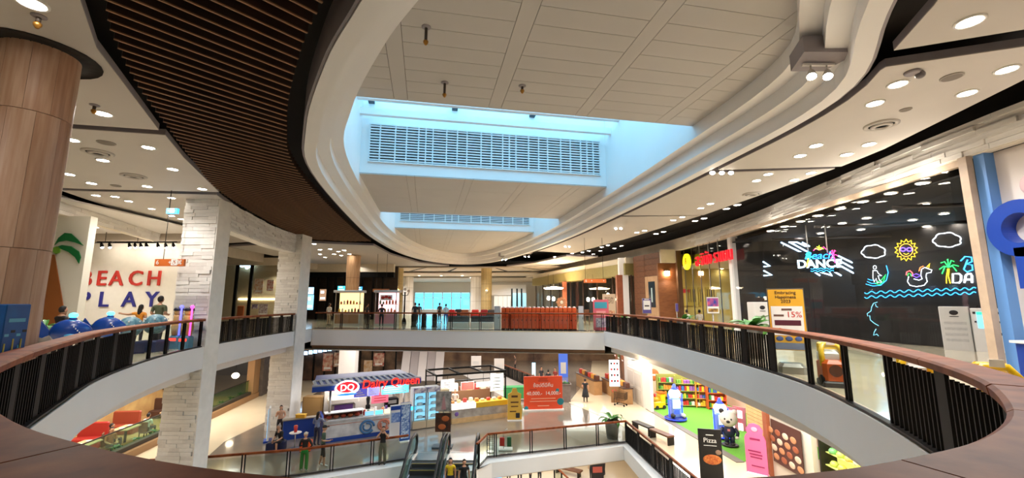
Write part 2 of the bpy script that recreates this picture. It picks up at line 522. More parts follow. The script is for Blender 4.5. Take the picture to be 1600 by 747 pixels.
# brown slatted ceiling, every slat clipped between the ring and the left panels
C1 = catmull([(-4.6, 3.6), (-5.72, 5.39), (-6.27, 6.1), (-7.12, 7.44), (-7.75, 8.62), (-9.48, 12.14), (-11.26, 16.12), (-13.1, 23.5), (-13.6, 28.2)], 6)
ring_left = [p for p in offset(RIM, -.42, True) if p[0] < .3 and p[1] < 29.5]
ring_left = sorted(ring_left, key=lambda p: p[1])
SLREG = C1 + [(-11.6, 29.4)] + ring_left[::-1]
sl = struct(link('ceiling_slats', None), 'curved ceiling of dark brown wooden slats beside the oval ring')
SD = Vector((.64, .768)).normalized(); SN = Vector((-SD.y, SD.x))
def cross_poly(o, d, poly):
    ts = []
    for i in range(len(poly)):
        a, c = Vector(poly[i - 1]), Vector(poly[i])
        e = c - a
        den = d.x * e.y - d.y * e.x
        if abs(den) < 1e-9: continue
        q = a - o
        t = (q.x * e.y - q.y * e.x) / den
        k = (q.x * d.y - q.y * d.x) / den
        if 0 <= k < 1: ts.append(t)
    return sorted(ts)
ref = Vector((-5.70, 5.39)).dot(SN)
for i in range(-14, 74):
    o = SN * (ref + i * .283)
    ts = cross_poly(o, SD, SLREG)
    if len(ts) < 2 or ts[-1] - ts[0] < .3: continue
    a, c = o + SD * ts[0], o + SD * ts[-1]
    if c.y < 3.5: continue
    L = (c - a).length; ang = math.atan2(SD.y, SD.x)
    mid = (a + c) / 2
    bb = B()
    bb.box((0, 0, .13), (L, .034, .2)); bb.box((0, 0, .02), (L, .034, .02), mi=1)
    bb.obj('slat', [slat_dark, slat_lit_edge], sl, (mid.x, mid.y, 5.9), ang)

# hung white ceiling panels (left and right), each a slab, its edge painted grey for shade
def ceil_panel(poly, label, z=5.9):
    o = B().prism(poly, z, z + .02).prism([(x, y) for x, y in poly], z + .02, z + .16, mi=1).obj('ceiling_panel', [panel_white, lip_grey])
    return struct(o, label)
ceil_panel([(-4.9, 4.0), (-6.03, 5.39), (-6.9, 6.53), (-7.5, 7.7), (-8.65, 9.93), (-10.4, 9.58), (-15.4, 8.6), (-14.5, 2.5), (-12, -4), (-3, -4), (-3.5, 2)], 'white ceiling panel around the wooden column')
ceil_panel([(-8.75, 10.25), (-9.6, 12.0), (-11.2, 15.85), (-15.85, 15.4), (-16.8, 15.2), (-15.6, 8.95), (-10.4, 9.9)], 'white ceiling panel left of the slats', 5.9)
ceil_panel([(-11.6, 16.3), (-13.8, 22.8), (-19.3, 23.3), (-17.0, 15.6)], 'white ceiling panel behind the first stone pier', 5.9)
ceil_panel([(-13.9, 23.2), (-14.2, 28), (-20.2, 30), (-19.4, 23.7)], 'white ceiling panel behind the second stone pier', 5.9)
rr = offset(RIM, -.22, True)
right_side = sorted([p for p in rr if p[0] > 2 and 6.9 < p[1] < 37 and p[0] > 1.5], key=lambda p: p[1])
def right_panel(y0, y1, outer, label, skew=-.35):
    inn = [p for p in right_side if y0 + .1 < p[1] < y1 - .1]
    lerp = lambda y: next((a[0] + (c[0] - a[0]) * (y - a[1]) / (c[1] - a[1]) for a, c in zip(right_side, right_side[1:]) if a[1] <= y <= c[1]), inn[0][0])
    poly = [(lerp(y0), y0)] + [(outer(y0), y0 + skew * (outer(y0) - lerp(y0)))]
    k = 6
    poly += [(outer(y0 + (y1 - y0) * i / k), y0 + (y1 - y0) * i / k + skew * 2.5 * (1 if i < k else .4)) for i in range(1, k + 1)]
    poly += [(lerp(y1), y1)] + inn[::-1]
    return ceil_panel(poly, label)
def outer_r(y):
    pts = [(5, 9.2), (7, 9.5), (12.5, 10.3), (20, 9.3), (28, 7.6), (36, 5.4), (40, 4)]
    for (a, x0), (c, x1) in zip(pts, pts[1:]):
        if a <= y <= c: return x0 + (x1 - x0) * (y - a) / (c - a)
    return pts[-1][1]
ceil_panel([(6.4, 6.6), (6.0, 5.5), (4.9, 3.2), (4.5, -4), (10, -4), (9.4, 5.5)], 'white ceiling panel in the upper right corner')
right_panel(7.1, 13.1, outer_r, 'white ceiling panel with round air vents over the dark shop')
right_panel(13.4, 20.3, outer_r, 'white ceiling panel over the yellow restaurant', -.12)
right_panel(20.6, 36.2, outer_r, 'white ceiling panel over the far right corridor', -.08)
# far ceilings behind the ring: curved bands with dark slits between them
far_white = M('far_ceiling_cream', (214, 200, 182), .6, var=.03)
def arc_band(y0, y1, x0, x1, bow, z, label):
    top, bot = [], []
    for i in range(13):
        t = i / 12; x = x0 + (x1 - x0) * t; k = bow * (1 - (2 * t - 1) ** 2)
        bot.append((x, y0 + k)); top.append((x, y1 + k))
    return struct(B().prism(bot + top[::-1], z, z + .14).obj('ceiling_band', far_white), label)
arc_band(46.9, 52.2, -24, 6, 1.2, 5.6, 'curved cream ceiling band behind the oval ring')
arc_band(53.6, 60.4, -24, 6, 1.2, 5.45, 'second curved cream ceiling band far behind')
arc_band(62.4, 75.5, -33, 20, .5, 5.3, 'last cream ceiling band before the far windows')
ceil_panel([(4.7, 36.7), (2.3, 43.2), (-.6, 47.2), (3.4, 48), (5.6, 44), (7.6, 37.5)], 'cream ceiling right of the far end of the oval ring', 5.7)
slits = struct(link('trim_ceiling_slits', None), 'dark curved slits fanning out across the far ceiling')
for x0, y0, x1, y1 in ((-9.6, 47.6, -12.5, 52.6), (-6.3, 48.3, -8.0, 53.6), (-1.8, 48.3, -.6, 53.4), (1.2, 47.5, 4.2, 52.4)):
    bb = B(); dx, dy = x1 - x0, y1 - y0; l_ = math.hypot(dx, dy); nx, ny = -dy / l_ * .22, dx / l_ * .22
    bb.prism([(x0 - nx * .4, y0 - ny * .4), (x1 - nx, y1 - ny), (x1 + nx, y1 + ny), (x0 + nx * .4, y0 + ny * .4)], 5.585, 5.598); bb.obj('slit', dark_void, slits)
ceil_panel([(-14.3, 28.6), (-9.9, 30.2), (-10.3, 36), (-9.5, 43.5), (-7, 47.4), (-14, 47.4), (-21, 46.5), (-20.6, 30.8)], 'cream ceiling left of the oval ring over the kiosks', 5.75)

# ------------------------------------------------------------------ shop lines: stone bands over the storefronts
SRL = catmull([(11.05, 2), (11.05, 7), (11.0, 10.1), (11.3, 14.8), (11.65, 22.7), (10.3, 33.3), (6.6, 45), (2.0, 61)], 4)
SLL = catmull([(-15.2, 6), (-16.6, 12), (-18, 16.65), (-21.2, 27.4), (-21.6, 38), (-20, 47)], 4)
def stone_run(o, path, z0, z1, side, dmax, rows, seed, lo=.5, hi=1.7):
    """ledger stones laid in rows on an upright face along a path; side = +1 faces the left of travel"""
    r = random.Random(seed); A = Along(path)
    h = (z1 - z0) / rows
    for k in range(rows):
        d = -r.random() * .8
        while d < min(A.len, dmax):
            l = r.uniform(lo, hi)
            d0, d1 = max(0, d), min(A.len, d + l)
            d += l
            if d1 - d0 < .08: continue
            p, _ = A.at(d0); q, _ = A.at(d1)
            mid = (p + q) / 2; t = q - p
            dep = r.choice((.03, .045, .06, .075))
            nn = Vector((-t.y, t.x)).normalized() * side
            c = mid + nn * (dep / 2)
            s = link('stone', STONE[r.random() < .35], o, (c.x, c.y, z0 + (k + .5) * h), math.atan2(t.y, t.x))
            s.scale = (t.length - .008, dep, h - .007)
bs = B().box((0, 0, 0), (1, 1, 1)); STONE = [bs.mesh('stone', stone_a), bs.mesh('stone', stone_b)]
def stone_band(path, side, z0, z1, label, dmax, rows, seed):
    o = struct(link('wall_stone_band', None), label)
    B().sweep(path, [(-.25, z0), (0, z0), (0, z1), (-.25, z1)] if side > 0 else [(.25, z0), (0, z0), (0, z1), (.25, z1)]).obj('band_core', M('band_plaster', (222, 212, 196), .7, var=.04, scale=2), o)
    stone_run(o, path, z0 + .02, z1, side, dmax, rows, seed)
stone_band(SRL, 1, 5.2, 6.0, 'white ledger stone band over the right shopfronts', 24, 6, 3)
stone_band(SLL, -1, 5.2, 5.95, 'white ledger stone band over the left shopfronts', 24, 5, 5)
# dark upstand behind the bands
for pth, side in ((SRL, 1), (SLL, -1)):
    b = B(); b.sweep(offset(pth, -.5 * side), [(-.05, 5.9), (.05, 5.9), (.05, 6.7), (-.05, 6.7)])
    struct(b.obj('trim_dark_upstand', dark_void))

# ------------------------------------------------------------------ stone piers and the stone beam between them
def pier(x0, x1, y0, y1, z0, z1, label, rows, seed):
    o = struct(link('wall_pier', None), label)
    B().span((x0, y0, z0), (x1, y1, z1)).obj('pier_core', stone_back if rows else stone_a, o)
    stone_run(o, [(x0, y0), (x1, y0)], z0, z1, -1, 99, rows, seed, .35, 1.1)
    b = B()                                                    # the smooth pale return face
    b.span((x1, y0 - .05, z0), (x1 + .05, y1, z1)); b.obj('return_face', stone_a, o)
    return o
pier(-13.3, -11.95, 17.0, 17.75, Z4, 5.9, 'white ledger stone pier standing at the left edge of the atrium', 118, 11)
pier(-14.3, -12.95, 26.0, 27.2, Z5, 5.9, 'white ledger stone pier beside the bridge, further back', 74, 12)
beam_path = catmull([(-11.95, 17.7), (-12.7, 21.0), (-13.2, 23.5), (-13.35, 26.0)], 5)
o = struct(link('wall_stone_beam', None), 'curved stone clad beam linking the two piers under the slats')
B().sweep(beam_path, [(0, 4.75), (.5, 4.75), (.5, 5.88), (0, 5.88)]).obj('beam_core', stone_a, o)
stone_run(o, beam_path, 4.78, 5.88, -1, 99, 12, 21, .4, 1.2)

# ------------------------------------------------------------------ ceiling fixtures
def downlight_proto(name='downlight', r=.13):
    t = thing(name, 'x', 'downlight')
    B().lathe([(r * 1.25, .012), (r * 1.25, -.012), (r, -.018), (r * .96, .004)], 18, cap=False).obj('trim_ring', lamp_trim, t)
    B().lathe([(.001, -.006), (r * .97, -.006)], 18, cap=False).obj('lens', lamp_on, t)
    return t
DL = downlight_proto(); DL_used = [False]
def downlight(p, label, group, scale=1.0):
    if not DL_used[0]:
        DL_used[0] = True; o = DL; o.location = p; o['label'] = label; o.scale = (scale,) * 3
    else:
        o = dup(DL, p, 0, label, scale)
    o['group'] = group
    return o
def lamp(p, w, r=.15, size=150, col=(1, .96, .91)):             # the light a downlight throws
    L = bpy.data.lights.new('downlight_beam', 'SPOT')
    L.energy = w; L.spot_size = math.radians(size); L.spot_blend = .6; L.shadow_soft_size = min(r, .06); L.color = col
    o = bpy.data.objects.new('downlight_beam', L); COL.objects.link(o); o.location = (p[0], p[1], p[2] - .08)
    return o
SETS = [
    ('round downlight in the white panel around the wooden column', 'downlights near the wooden column', 5.9, 1.15, [(50, 4), (161, 177), (112, 218)]),
    ('round downlight left of the brown slats', 'downlights left of the slats', 5.9, 1.1, [(232, 230), (161, 250), (270, 264), (143, 286), (230, 291), (316, 295), (108, 272)]),
    ('small downlight in the ceiling behind the left stone pier', 'downlights behind the left pier', 5.9, 1.0, [(180, 307), (201, 314), (268, 309), (237, 326), (268, 337), (283, 342), (150, 305)]),
    ('round downlight in the upper right ceiling corner', 'downlights in the upper right corner', 5.9, 1.15, [(1515, 33)]),
    ('round downlight in the vented panel above the dark shop', 'downlights beside the round air vents', 5.9, 1.1, [(1403, 131), (1367, 161), (1573, 108), (1511, 145), (1275, 227), (1250, 243), (1323, 241), (1358, 225)]),
    ('small downlight above the yellow restaurant', 'downlights above the yellow restaurant', 5.9, 1.0, [(1200, 272), (1241, 281), (1267, 270), (1182, 282), (1110, 318), (1095, 325), (1152, 320), (1135, 326), (1052, 344), (1066, 339), (1086, 345), (1100, 341)]),
    ('tiny downlight in the far panel right of the oval ring', 'downlights in the far right panel', 5.9, 1.1, [(1007, 360), (995, 363), (1037, 362), (1025, 365), (950, 383), (940, 386), (971, 384), (960, 388), (938, 392), (910, 394), (920, 392), (927, 397), (894, 396), (904, 398), (888, 400), (867, 401), (882, 404), (859, 405)]),
    ('tiny downlight in the ceiling over the kiosks', 'downlights over the kiosks', 5.75, 1.2, [(491, 381), (500, 390), (516, 389), (529, 393), (538, 391), (522, 397), (533, 399), (500, 397), (546, 397), (508, 402)]),
    ('tiny downlight in the curved far ceiling bands', 'downlights in the far bands', 5.43, 1.5, [(590, 424), (640, 433), (655, 431), (672, 434), (690, 431), (705, 434), (722, 431), (736, 433), (745, 436), (780, 437), (790, 434), (652, 437), (721, 437)]),
]
ORD = ['leftmost', 'second', 'third', 'fourth', 'fifth', 'sixth', 'seventh', 'eighth', 'ninth', 'tenth', 'eleventh', 'twelfth', 'thirteenth', 'fourteenth', 'fifteenth', 'sixteenth', 'seventeenth', 'eighteenth', 'nineteenth', 'twentieth', 'twenty-first', 'twenty-second']
def which(i, n):                                                # names one of a row
    return '' if n == 1 else ', leftmost' if i == 0 else ', rightmost' if i == n - 1 else ', %s from the left' % ORD[i]
for label, group, z, sc_, pts in SETS:
    for i, (u, v) in enumerate(sorted(pts)):
        p = P(u, v, z)
        downlight((p.x, p.y, p.z - .004), label + which(i, len(pts)), group, sc_)
LW = 300
for x, y in [(-9, 9), (-12, 12.2), (-13.5, 15), (-15.8, 18.5), (-17, 24), (-8.5, 3), (6.9, 5.8), (8.9, 7.2), (7.7, 8.5), (9.5, 11.2), (9.5, 15.5), (9.2, 19), (8, 24), (7.2, 29), (5.5, 34), (-16, 32), (-12, 38), (-16, 44)]:
    lamp((x, y, 5.85), LW)
for x, y in [(-14, 52), (-4, 52), (0, 56), (-10, 60), (-18, 60), (6, 64), (-4, 68), (-14, 70)]:
    lamp((x, y, 5.2), LW * 2.2)
def area(name, p, sx, sy, w, col=(1, .95, .88)):
    L = bpy.data.lights.new(name, 'AREA'); L.shape = 'RECTANGLE'; L.size = sx; L.size_y = sy; L.energy = w; L.color = col
    o = bpy.data.objects.new(name, L); COL.objects.link(o); o.location = p
    return o
# unseen area lights added under the ceilings to light the lower levels
for x, y, sx, sy, w in [(-17.5, 14, 4, 14, 420), (-18.5, 27, 5, 8, 380), (-9, 33, 9, 6, 480), (1, 33, 8, 6, 560), (9.3, 18, 2, 12, 420), (9, 31, 3, 8, 380), (-6, 46, 20, 10, 700), (8, 46, 6, 10, 420), (-8, 62, 30, 12, 700)]:
    area('lower_fill_light', (x, y, -1.36), sx, sy, w)
for x, y, sx, sy, w in [(0, 31, 14, 10, 700), (9.5, 20, 4, 14, 420), (0, 48, 30, 12, 900)]:
    area('bottom_fill_light', (x, y, Z5 - .82), sx, sy, w)

# round air vents, smoke detectors and sprinklers
def vent(p, r, label):
    t = thing('ceiling_vent', label, 'vent', p)
    B().lathe([(r, .01), (r, -.02), (r * .8, -.045), (r * .72, -.02)], 22, cap=False).obj('outer_ring', M('vent_grey', (190, 184, 178), .5), t)
    B().lathe([(r * .62, -.03), (r * .62, -.05), (r * .4, -.07), (r * .36, -.03)], 20, cap=False).obj('inner_ring', M('vent_grey', (190, 184, 178), .5), t)
    B().lathe([(.001, -.008), (r * .75, -.008)], 20, cap=False).obj('vent_core', grille_dark, t)
for u, v, r, lb in [(1377, 195, .34, 'large round air vent in the ceiling above the dark shop'), (153, 238, .36, 'round air vent nearest the wooden column on the left ceiling'),
                    (209, 275, .36, 'round air vent left of the brown slats, nearer the pier'), (1175, 303, .34, 'round air vent in the panel above the yellow restaurant')]:
    vent(P(u, v, 5.897), r, lb)
def disc(p, r, label, cat, col):
    t = thing('ceiling_speaker' if cat == 'speaker' else 'smoke_detector', label, cat, p)
    B().lathe([(r, .0), (r, -.015), (r * .9, -.02)], 18).obj('frame', M('speaker_grey', col, .6), t)
    B().lathe([(.001, -.022), (r * .86, -.022)], 18, cap=False).obj('speaker_mesh', M('speaker_mesh', (128, 120, 112), .7), t)
for u, v, r, lb, ct in [(1487, 120, .17, 'flat round ceiling speaker by the right ceiling edge', 'speaker'), (166, 223, .2, 'flat round ceiling speaker near the wooden column', 'speaker'),
                        (1415, 171, .11, 'white smoke detector beside the large air vent', 'detector'), (181, 290, .16, 'flat round ceiling speaker ahead of the left pier', 'speaker')]:
    disc(P(u, v, 5.899), r, lb, ct, (168, 160, 152))
t = thing('security_camera', 'small dome camera hanging in the right ceiling panel', 'camera', P(1425, 112, 5.899))
B().lathe([(.12, 0), (.12, -.03), (.1, -.05)], 16).obj('mount', lip_grey, t)
B().ball((.14, 0, -.06), (.08, .08, .07), mi=0).obj('dome', M('camera_dome', (120, 116, 120), .3), t)
for u, v, z, lb in [(61, 27, 5.9, 'sprinkler head above the wooden column'), (148, 166, 5.9, 'sprinkler head beside the downlight near the column'), (666, 50, 7.0, 'sprinkler hanging from the near skylight bay, upper one'), (695, 137, 7.0, 'sprinkler hanging from the near skylight bay, lower one'), (816, 142, 7.0, 'small sensor under the near skylight bay, right of the sprinklers')]:
    t = thing('sprinkler', lb, 'sprinkler', P(u, v - (8 if z > 6 else 2), z))
    L = .28 if z > 6 and u < 800 else .1
    B().lathe([(.09, 0), (.09, -.012), (.05, -.03)], 14).obj('escutcheon', lip_grey, t)
    B().tube([(0, 0, -.02), (0, 0, -L)], .03, 8).obj('pipe', M('sprinkler_pipe', (70, 60, 54), .5), t)
    B().lathe([(.02, -L), (.05, -L - .02), (.05, -L - .05), (.02, -L - .1)], 10).obj('head', M('brass', (176, 128, 60), .35, metal=.8), t)
# spotlight clusters in wedge pockets under the ring
def spots(u, v, n, label, z=6.0, dx=.3, pocket=True):
    p = P(u, v, z)
    ang = math.atan2(p.y - 20, p.x + 1.5)
    t = thing('spotlight_cluster', label, 'spotlight', p, 0, 'spotlight clusters on the oval ring')
    if pocket:
        B().prism([(-.5, -.35), (.5, -.35), (.32, .3), (-.32, .3)], .18, .5).obj('pocket', lip_grey, t)
    B().box((0, 0, .14), (dx * n, .05, .04)).obj('bracket', lamp_trim, t)
    for i in range(n):
        x = (i - (n - 1) / 2) * dx
        h = B(); d = Vector((-.35 if p.x > 0 else .35, -.45, -1)).normalized()
        o_ = Vector((x, 0, .0))
        h.tube([(x, 0, .13), (x, 0, .02)], .015, 6)
        h.tube([o_ - d * .02, o_ + d * .12, o_ + d * .15], [.045, .085, .09], 12)
        hd = h.obj('spot_head', M('spot_body', (206, 200, 192), .4), t)
        q = o_ + d * .153
        e = d.orthogonal().normalized(); g = d.cross(e)
        vs = [q + (e * math.cos(a) + g * math.sin(a)) * .078 for a in [2 * PI * k / 12 for k in range(12)]]
        B().add(vs, [tuple(range(12))]).obj('spot_lens', lamp_on, hd)
spots(1280, 112, 2, 'nearest spotlight cluster under the right of the ring')
spots(1128, 265, 3, 'cluster of three spotlights under the right of the ring, above the neon shop')
spots(967, 354, 2, 'pair of spotlights under the ring above the wood clad wall', z=6.0, dx=.28)
spots(887, 383, 2, 'pair of spotlights under the ring above the olive canopy', dx=.3)
spots(824, 399, 2, 'pair of spotlights under the far right of the ring', dx=.34)
spots(787, 404, 2, 'farthest pair of spotlights under the ring', dx=.36)

for x, y, w in ((6.35, 7.6, 300), (5.75, 13.6, 460), (4.0, 24.5, 650), (2.2, 31, 650), (-.6, 39, 480), (-4.4, 45, 480)):
    lamp((x, y, 5.82), w, .06, 140)                               # what the ring's spotlights throw down
# ------------------------------------------------------------------ railings
A6 = Along(H6)
def cap_piece(path, z, w, parent, th=.09, inn=.02, mat=None):
    pr = [(inn, z - th), (inn + .01, z - .02), (inn - .02, z), (inn - w + .03, z), (inn - w, z - .02), (inn - w, z - th)]
    return B().sweep(path, pr).obj('handrail', mat or cap_wood, parent)
BAL = {}
def railing(label, A, d0, d1, z, kinds, capw=.3, h=1.1, cuts=(), cat='railing', step=.125, group=None, base=True, post_w=.26, panel=1.15):
    """kinds = [(from, to, 'bars' | 'glass')] by arc length"""
    t = thing('railing', label, cat, (0, 0, 0), 0, group)
    ends = [d0] + sorted(c for c in cuts if d0 < c < d1) + [d1]
    for a, c in zip(ends, ends[1:]):
        cap_piece(A.cut(a + .006, c - .006), z + h, capw, t)
    if base:
        B().sweep(A.cut(d0, d1), [(-.02, z + .03), (-.12, z + .03), (-.12, z + .07), (-.02, z + .07)]).obj('base_channel', dark_steel, t)
    key = (round(h, 2), round(post_w, 2))
    if key not in BAL:
        BAL[key] = (B().span((-.013, -.02, .07), (.013, .02, h - .17)).mesh('baluster', black_steel),
                    B().span((-post_w / 2, -.02, .04), (post_w / 2, .02, h - .06)).mesh('post', black_steel),
                    B().span((-.02, -.03, .0), (.02, .03, h - .06)).mesh('post', black_steel))
    bal, post, thin = BAL[key]
    def put(nm, me, d, off=-.1):
        p, tt = A.at(d); nn = Vector((-tt.y, tt.x))
        q = p + nn * off
        return link(nm, me, t, (q.x, q.y, z), math.atan2(tt.y, tt.x))
    for a, c, kind in kinds:
        n = max(1, round((c - a) / panel)); L = (c - a) / n
        for i in range(n):
            s0 = a + i * L
            if kind == 'bars':
                put('post', post, s0 + post_w / 2)
                k = s0 + post_w + step * .6
                while k < s0 + L - .03:
                    put('baluster', bal, k); k += step * rnd.uniform(.9, 1.1)
            else:
                put('post', thin, s0)
                put('post', thin, s0 + .11)
                pp = A.cut(s0 + .13, s0 + L - .03)
                B().sweep(pp, [(-.095, z + .1), (-.105, z + .1), (-.105, z + h - .16), (-.095, z + h - .16)]).obj('glass_pane', rail_glass, t)
    return t
n_ = A6.near
dl0, dl1, dl2 = n_((-5.2, 4.5)), n_((-10.0, 11.6)), n_((-11.85, 16.8))
left_rail_end = n_((-11.9, 16.85)); 
railing('curved black slatted railing with brown handrail at the left of the atrium', A6, left_rail_end, n_((-4.6, 3.8)), 0,
        [(left_rail_end, n_((-10.3, 12.0)), 'glass'), (n_((-10.3, 12.0)), n_((-4.6, 3.8)), 'bars')], cuts=[n_((-8.5, 8.8)), n_((-6.2, 5.7))], panel=1.25)
railing('short black slatted railing between the two stone piers', A6, n_((-13.0, 25.9)), n_((-12.1, 18.0)), 0, [(n_((-13.0, 25.9)), n_((-12.1, 18.0)), 'bars')], panel=1.3)
near0, near1 = n_((-4.6, 3.8)) + .03, n_((3.7, 3.4))
railing('wide brown handrail curving right in front of the viewer', A6, near0, near1, 0, [(near1 - 1.2, near1, 'bars')], capw=.46,
        cuts=[n_((-1.9, 2.0)), n_((1.55, 1.82)), n_((2.95, 2.62))])
r0, r1, r2, r3 = near1 + .03, n_((5.15, 6.15)), n_((6.25, 10.6)), n_((5.5, 25.9))
railing('black slatted railing curving along the right of the atrium', A6, r0, r3, 0, [(r0, r1, 'bars'), (r1, r2, 'glass'), (r2, r3, 'bars')],
        capw=.34, cuts=[n_((4.7, 5.0)), n_((5.5, 7)), n_((6.3, 12)), n_((6.3, 18))], panel=1.45)
AB = Along([tuple(BR1 + bd * -.02), tuple(BR0 + bd * .2)][::1])
railing('straight glass railing along the front of the upper bridge', AB, 0, AB.len, 0, [(0, AB.len, 'glass')], capw=.14, panel=1.9)
A5 = Along([(-13.2, 18.5), (-9.1, 19.6), (-4.95, 21.55)][::-1])
def rail5(label, path, kinds, **k):
    A = Along(path)
    ks = kinds(A.len)
    railing(label, A, 0, A.len, Z5, ks, capw=.1, panel=1.75, **k)
rail5('lower glass railing with brown handrail left of the escalators', [(-14.6, 18.3), (-13.2, 18.5), (-9.1, 19.6), (-4.95, 21.55)][:], lambda L: [(0, L, 'glass')])
rail5('lower glass railing right of the escalators', [(-1.6, 20.3), (-1.2, 21.75), (6.1, 24.03)], lambda L: [(0, L, 'glass')])
rail5('black slatted railing along the lower corridor', [(6.14, 24.0), (6.7, 16.5), (6.7, 9)], lambda L: [(0, 9, 'bars')], h=1.08)

# ------------------------------------------------------------------ helpers for upright planes and small parts
def V(u, v, p0, d):                                            # point of the upright plane through p0 along d
    x, y, w = ray(u, v)
    n = (-d[1], d[0])
    k = (p0[0] * n[0] + p0[1] * n[1]) / (x * n[0] + y * n[1])
    return Vector((x * k, y * k, EYE + w * k))
def emis(name, rgb, e): return M(name, rgb, .5, emit=e)
def box_obj(name, a, b_, mat, parent=None):
    return B().span(a, b_).obj(name, mat, parent)
def bar3(bb, a, c, w, h=None, mi=0):                            # an upright slab between two plan points
    a, c = Vector(a), Vector(c); t = c - a; m = (a + c) / 2
    z0, z1 = h
    return bb.box((m.x, m.y, (z0 + z1) / 2), (t.length, w, z1 - z0), math.atan2(t.y, t.x), mi)
cream = M('cream_wall', (226, 214, 192), .7, var=.03)
black_wall = M('black_wall', (30, 28, 28), .6, var=.25, scale=1.2)
oak = M('light_oak', (176, 136, 98), .45, rgb2=(196, 160, 124), scale=3, stretch=(6, 6, .6))
walnut = M('walnut', (96, 58, 36), .45, rgb2=(124, 78, 50), scale=3, stretch=(1, 1, 8))
orange = M('orange_sign', (206, 104, 40), .5)
leafg = M('leaf_green', (44, 104, 38), .4, rgb2=(78, 146, 56), scale=6)
leafd = M('leaf_dark', (28, 74, 34), .4, rgb2=(50, 104, 46), scale=6)
potm = M('planter_grey', (112, 104, 98), .6, var=.1)
soil = M('soil', (52, 38, 28), .9)
printw = M('print_white', (238, 236, 232), .6)
printk = M('print_dark', (36, 32, 36), .6)
redm = M('sign_red', (196, 38, 34), .5)
bluem = M('sign_blue', (34, 70, 160), .45)

def leaf_mesh(L, W_, bend, mat, name='leaf'):
    bb = B(); n = 5; L_, R_ = [], []
    for i in range(n + 1):
        t = i / n; w = W_ * math.sin(PI * min(.97, t * .9 + .1)) ** .8 * .5
        x = L * t * math.cos(bend * t * .6); z = L * t * (.75 - bend * t * .55)
        L_.append((x, -w, z + w * .25)); R_.append((x, w, z + w * .25))
    mid = [((a[0]), 0, a[2] - .25 * abs(a[1])) for a in L_]
    vs = L_ + mid + R_
    m = n + 1
    fs = [(i, i + 1, m + i + 1, m + i) for i in range(n)] + [(m + i, m + i + 1, 2 * m + i + 1, 2 * m + i) for i in range(n)]
    bb.add(vs, fs, 0, True)
    return bb.mesh(name, mat)
LEAVES = {}
def plant(label, p, n=11, L=.6, wd=.16, pot=(.22, .45), bend=1.0, mat=None, square=False, seed=1):
    t = thing('potted_plant', label, 'plant', p)
    r, h = pot
    if h:
        if square:
            b = B(); b.prism([(-r * .8, -r * .8), (r * .8, -r * .8), (r * .8, r * .8), (-r * .8, r * .8)], 0, h); b.box((0, 0, h - .03), (r * 2, r * 2, .06)); b.obj('planter', potm, t)
        else:
            B().lathe([(r * .75, 0), (r, h), (r * .9, h), (r * .88, h - .05)], 16).obj('planter', potm, t)
        B().lathe([(.001, h - .03), (r * .78, h - .03)], 12, cap=False).obj('soil', soil, t)
    rr = random.Random(seed)
    key = (round(L, 2), round(wd, 2), bend)
    if key not in LEAVES: LEAVES[key] = [leaf_mesh(L * k, wd, bend * q, mat or leafg) for k, q in ((1, 1), (.8, .7), (.9, 1.3))]
    for i in range(n):
        o = link('leaf', LEAVES[key][i % 3], t, (0, 0, max(0, h - .03)), i * 2.4 + rr.random())
        o.rotation_euler = (rr.uniform(-.2, .2), rr.uniform(-.25, .35), i * 2.4 + rr.random() * .5)
    return t

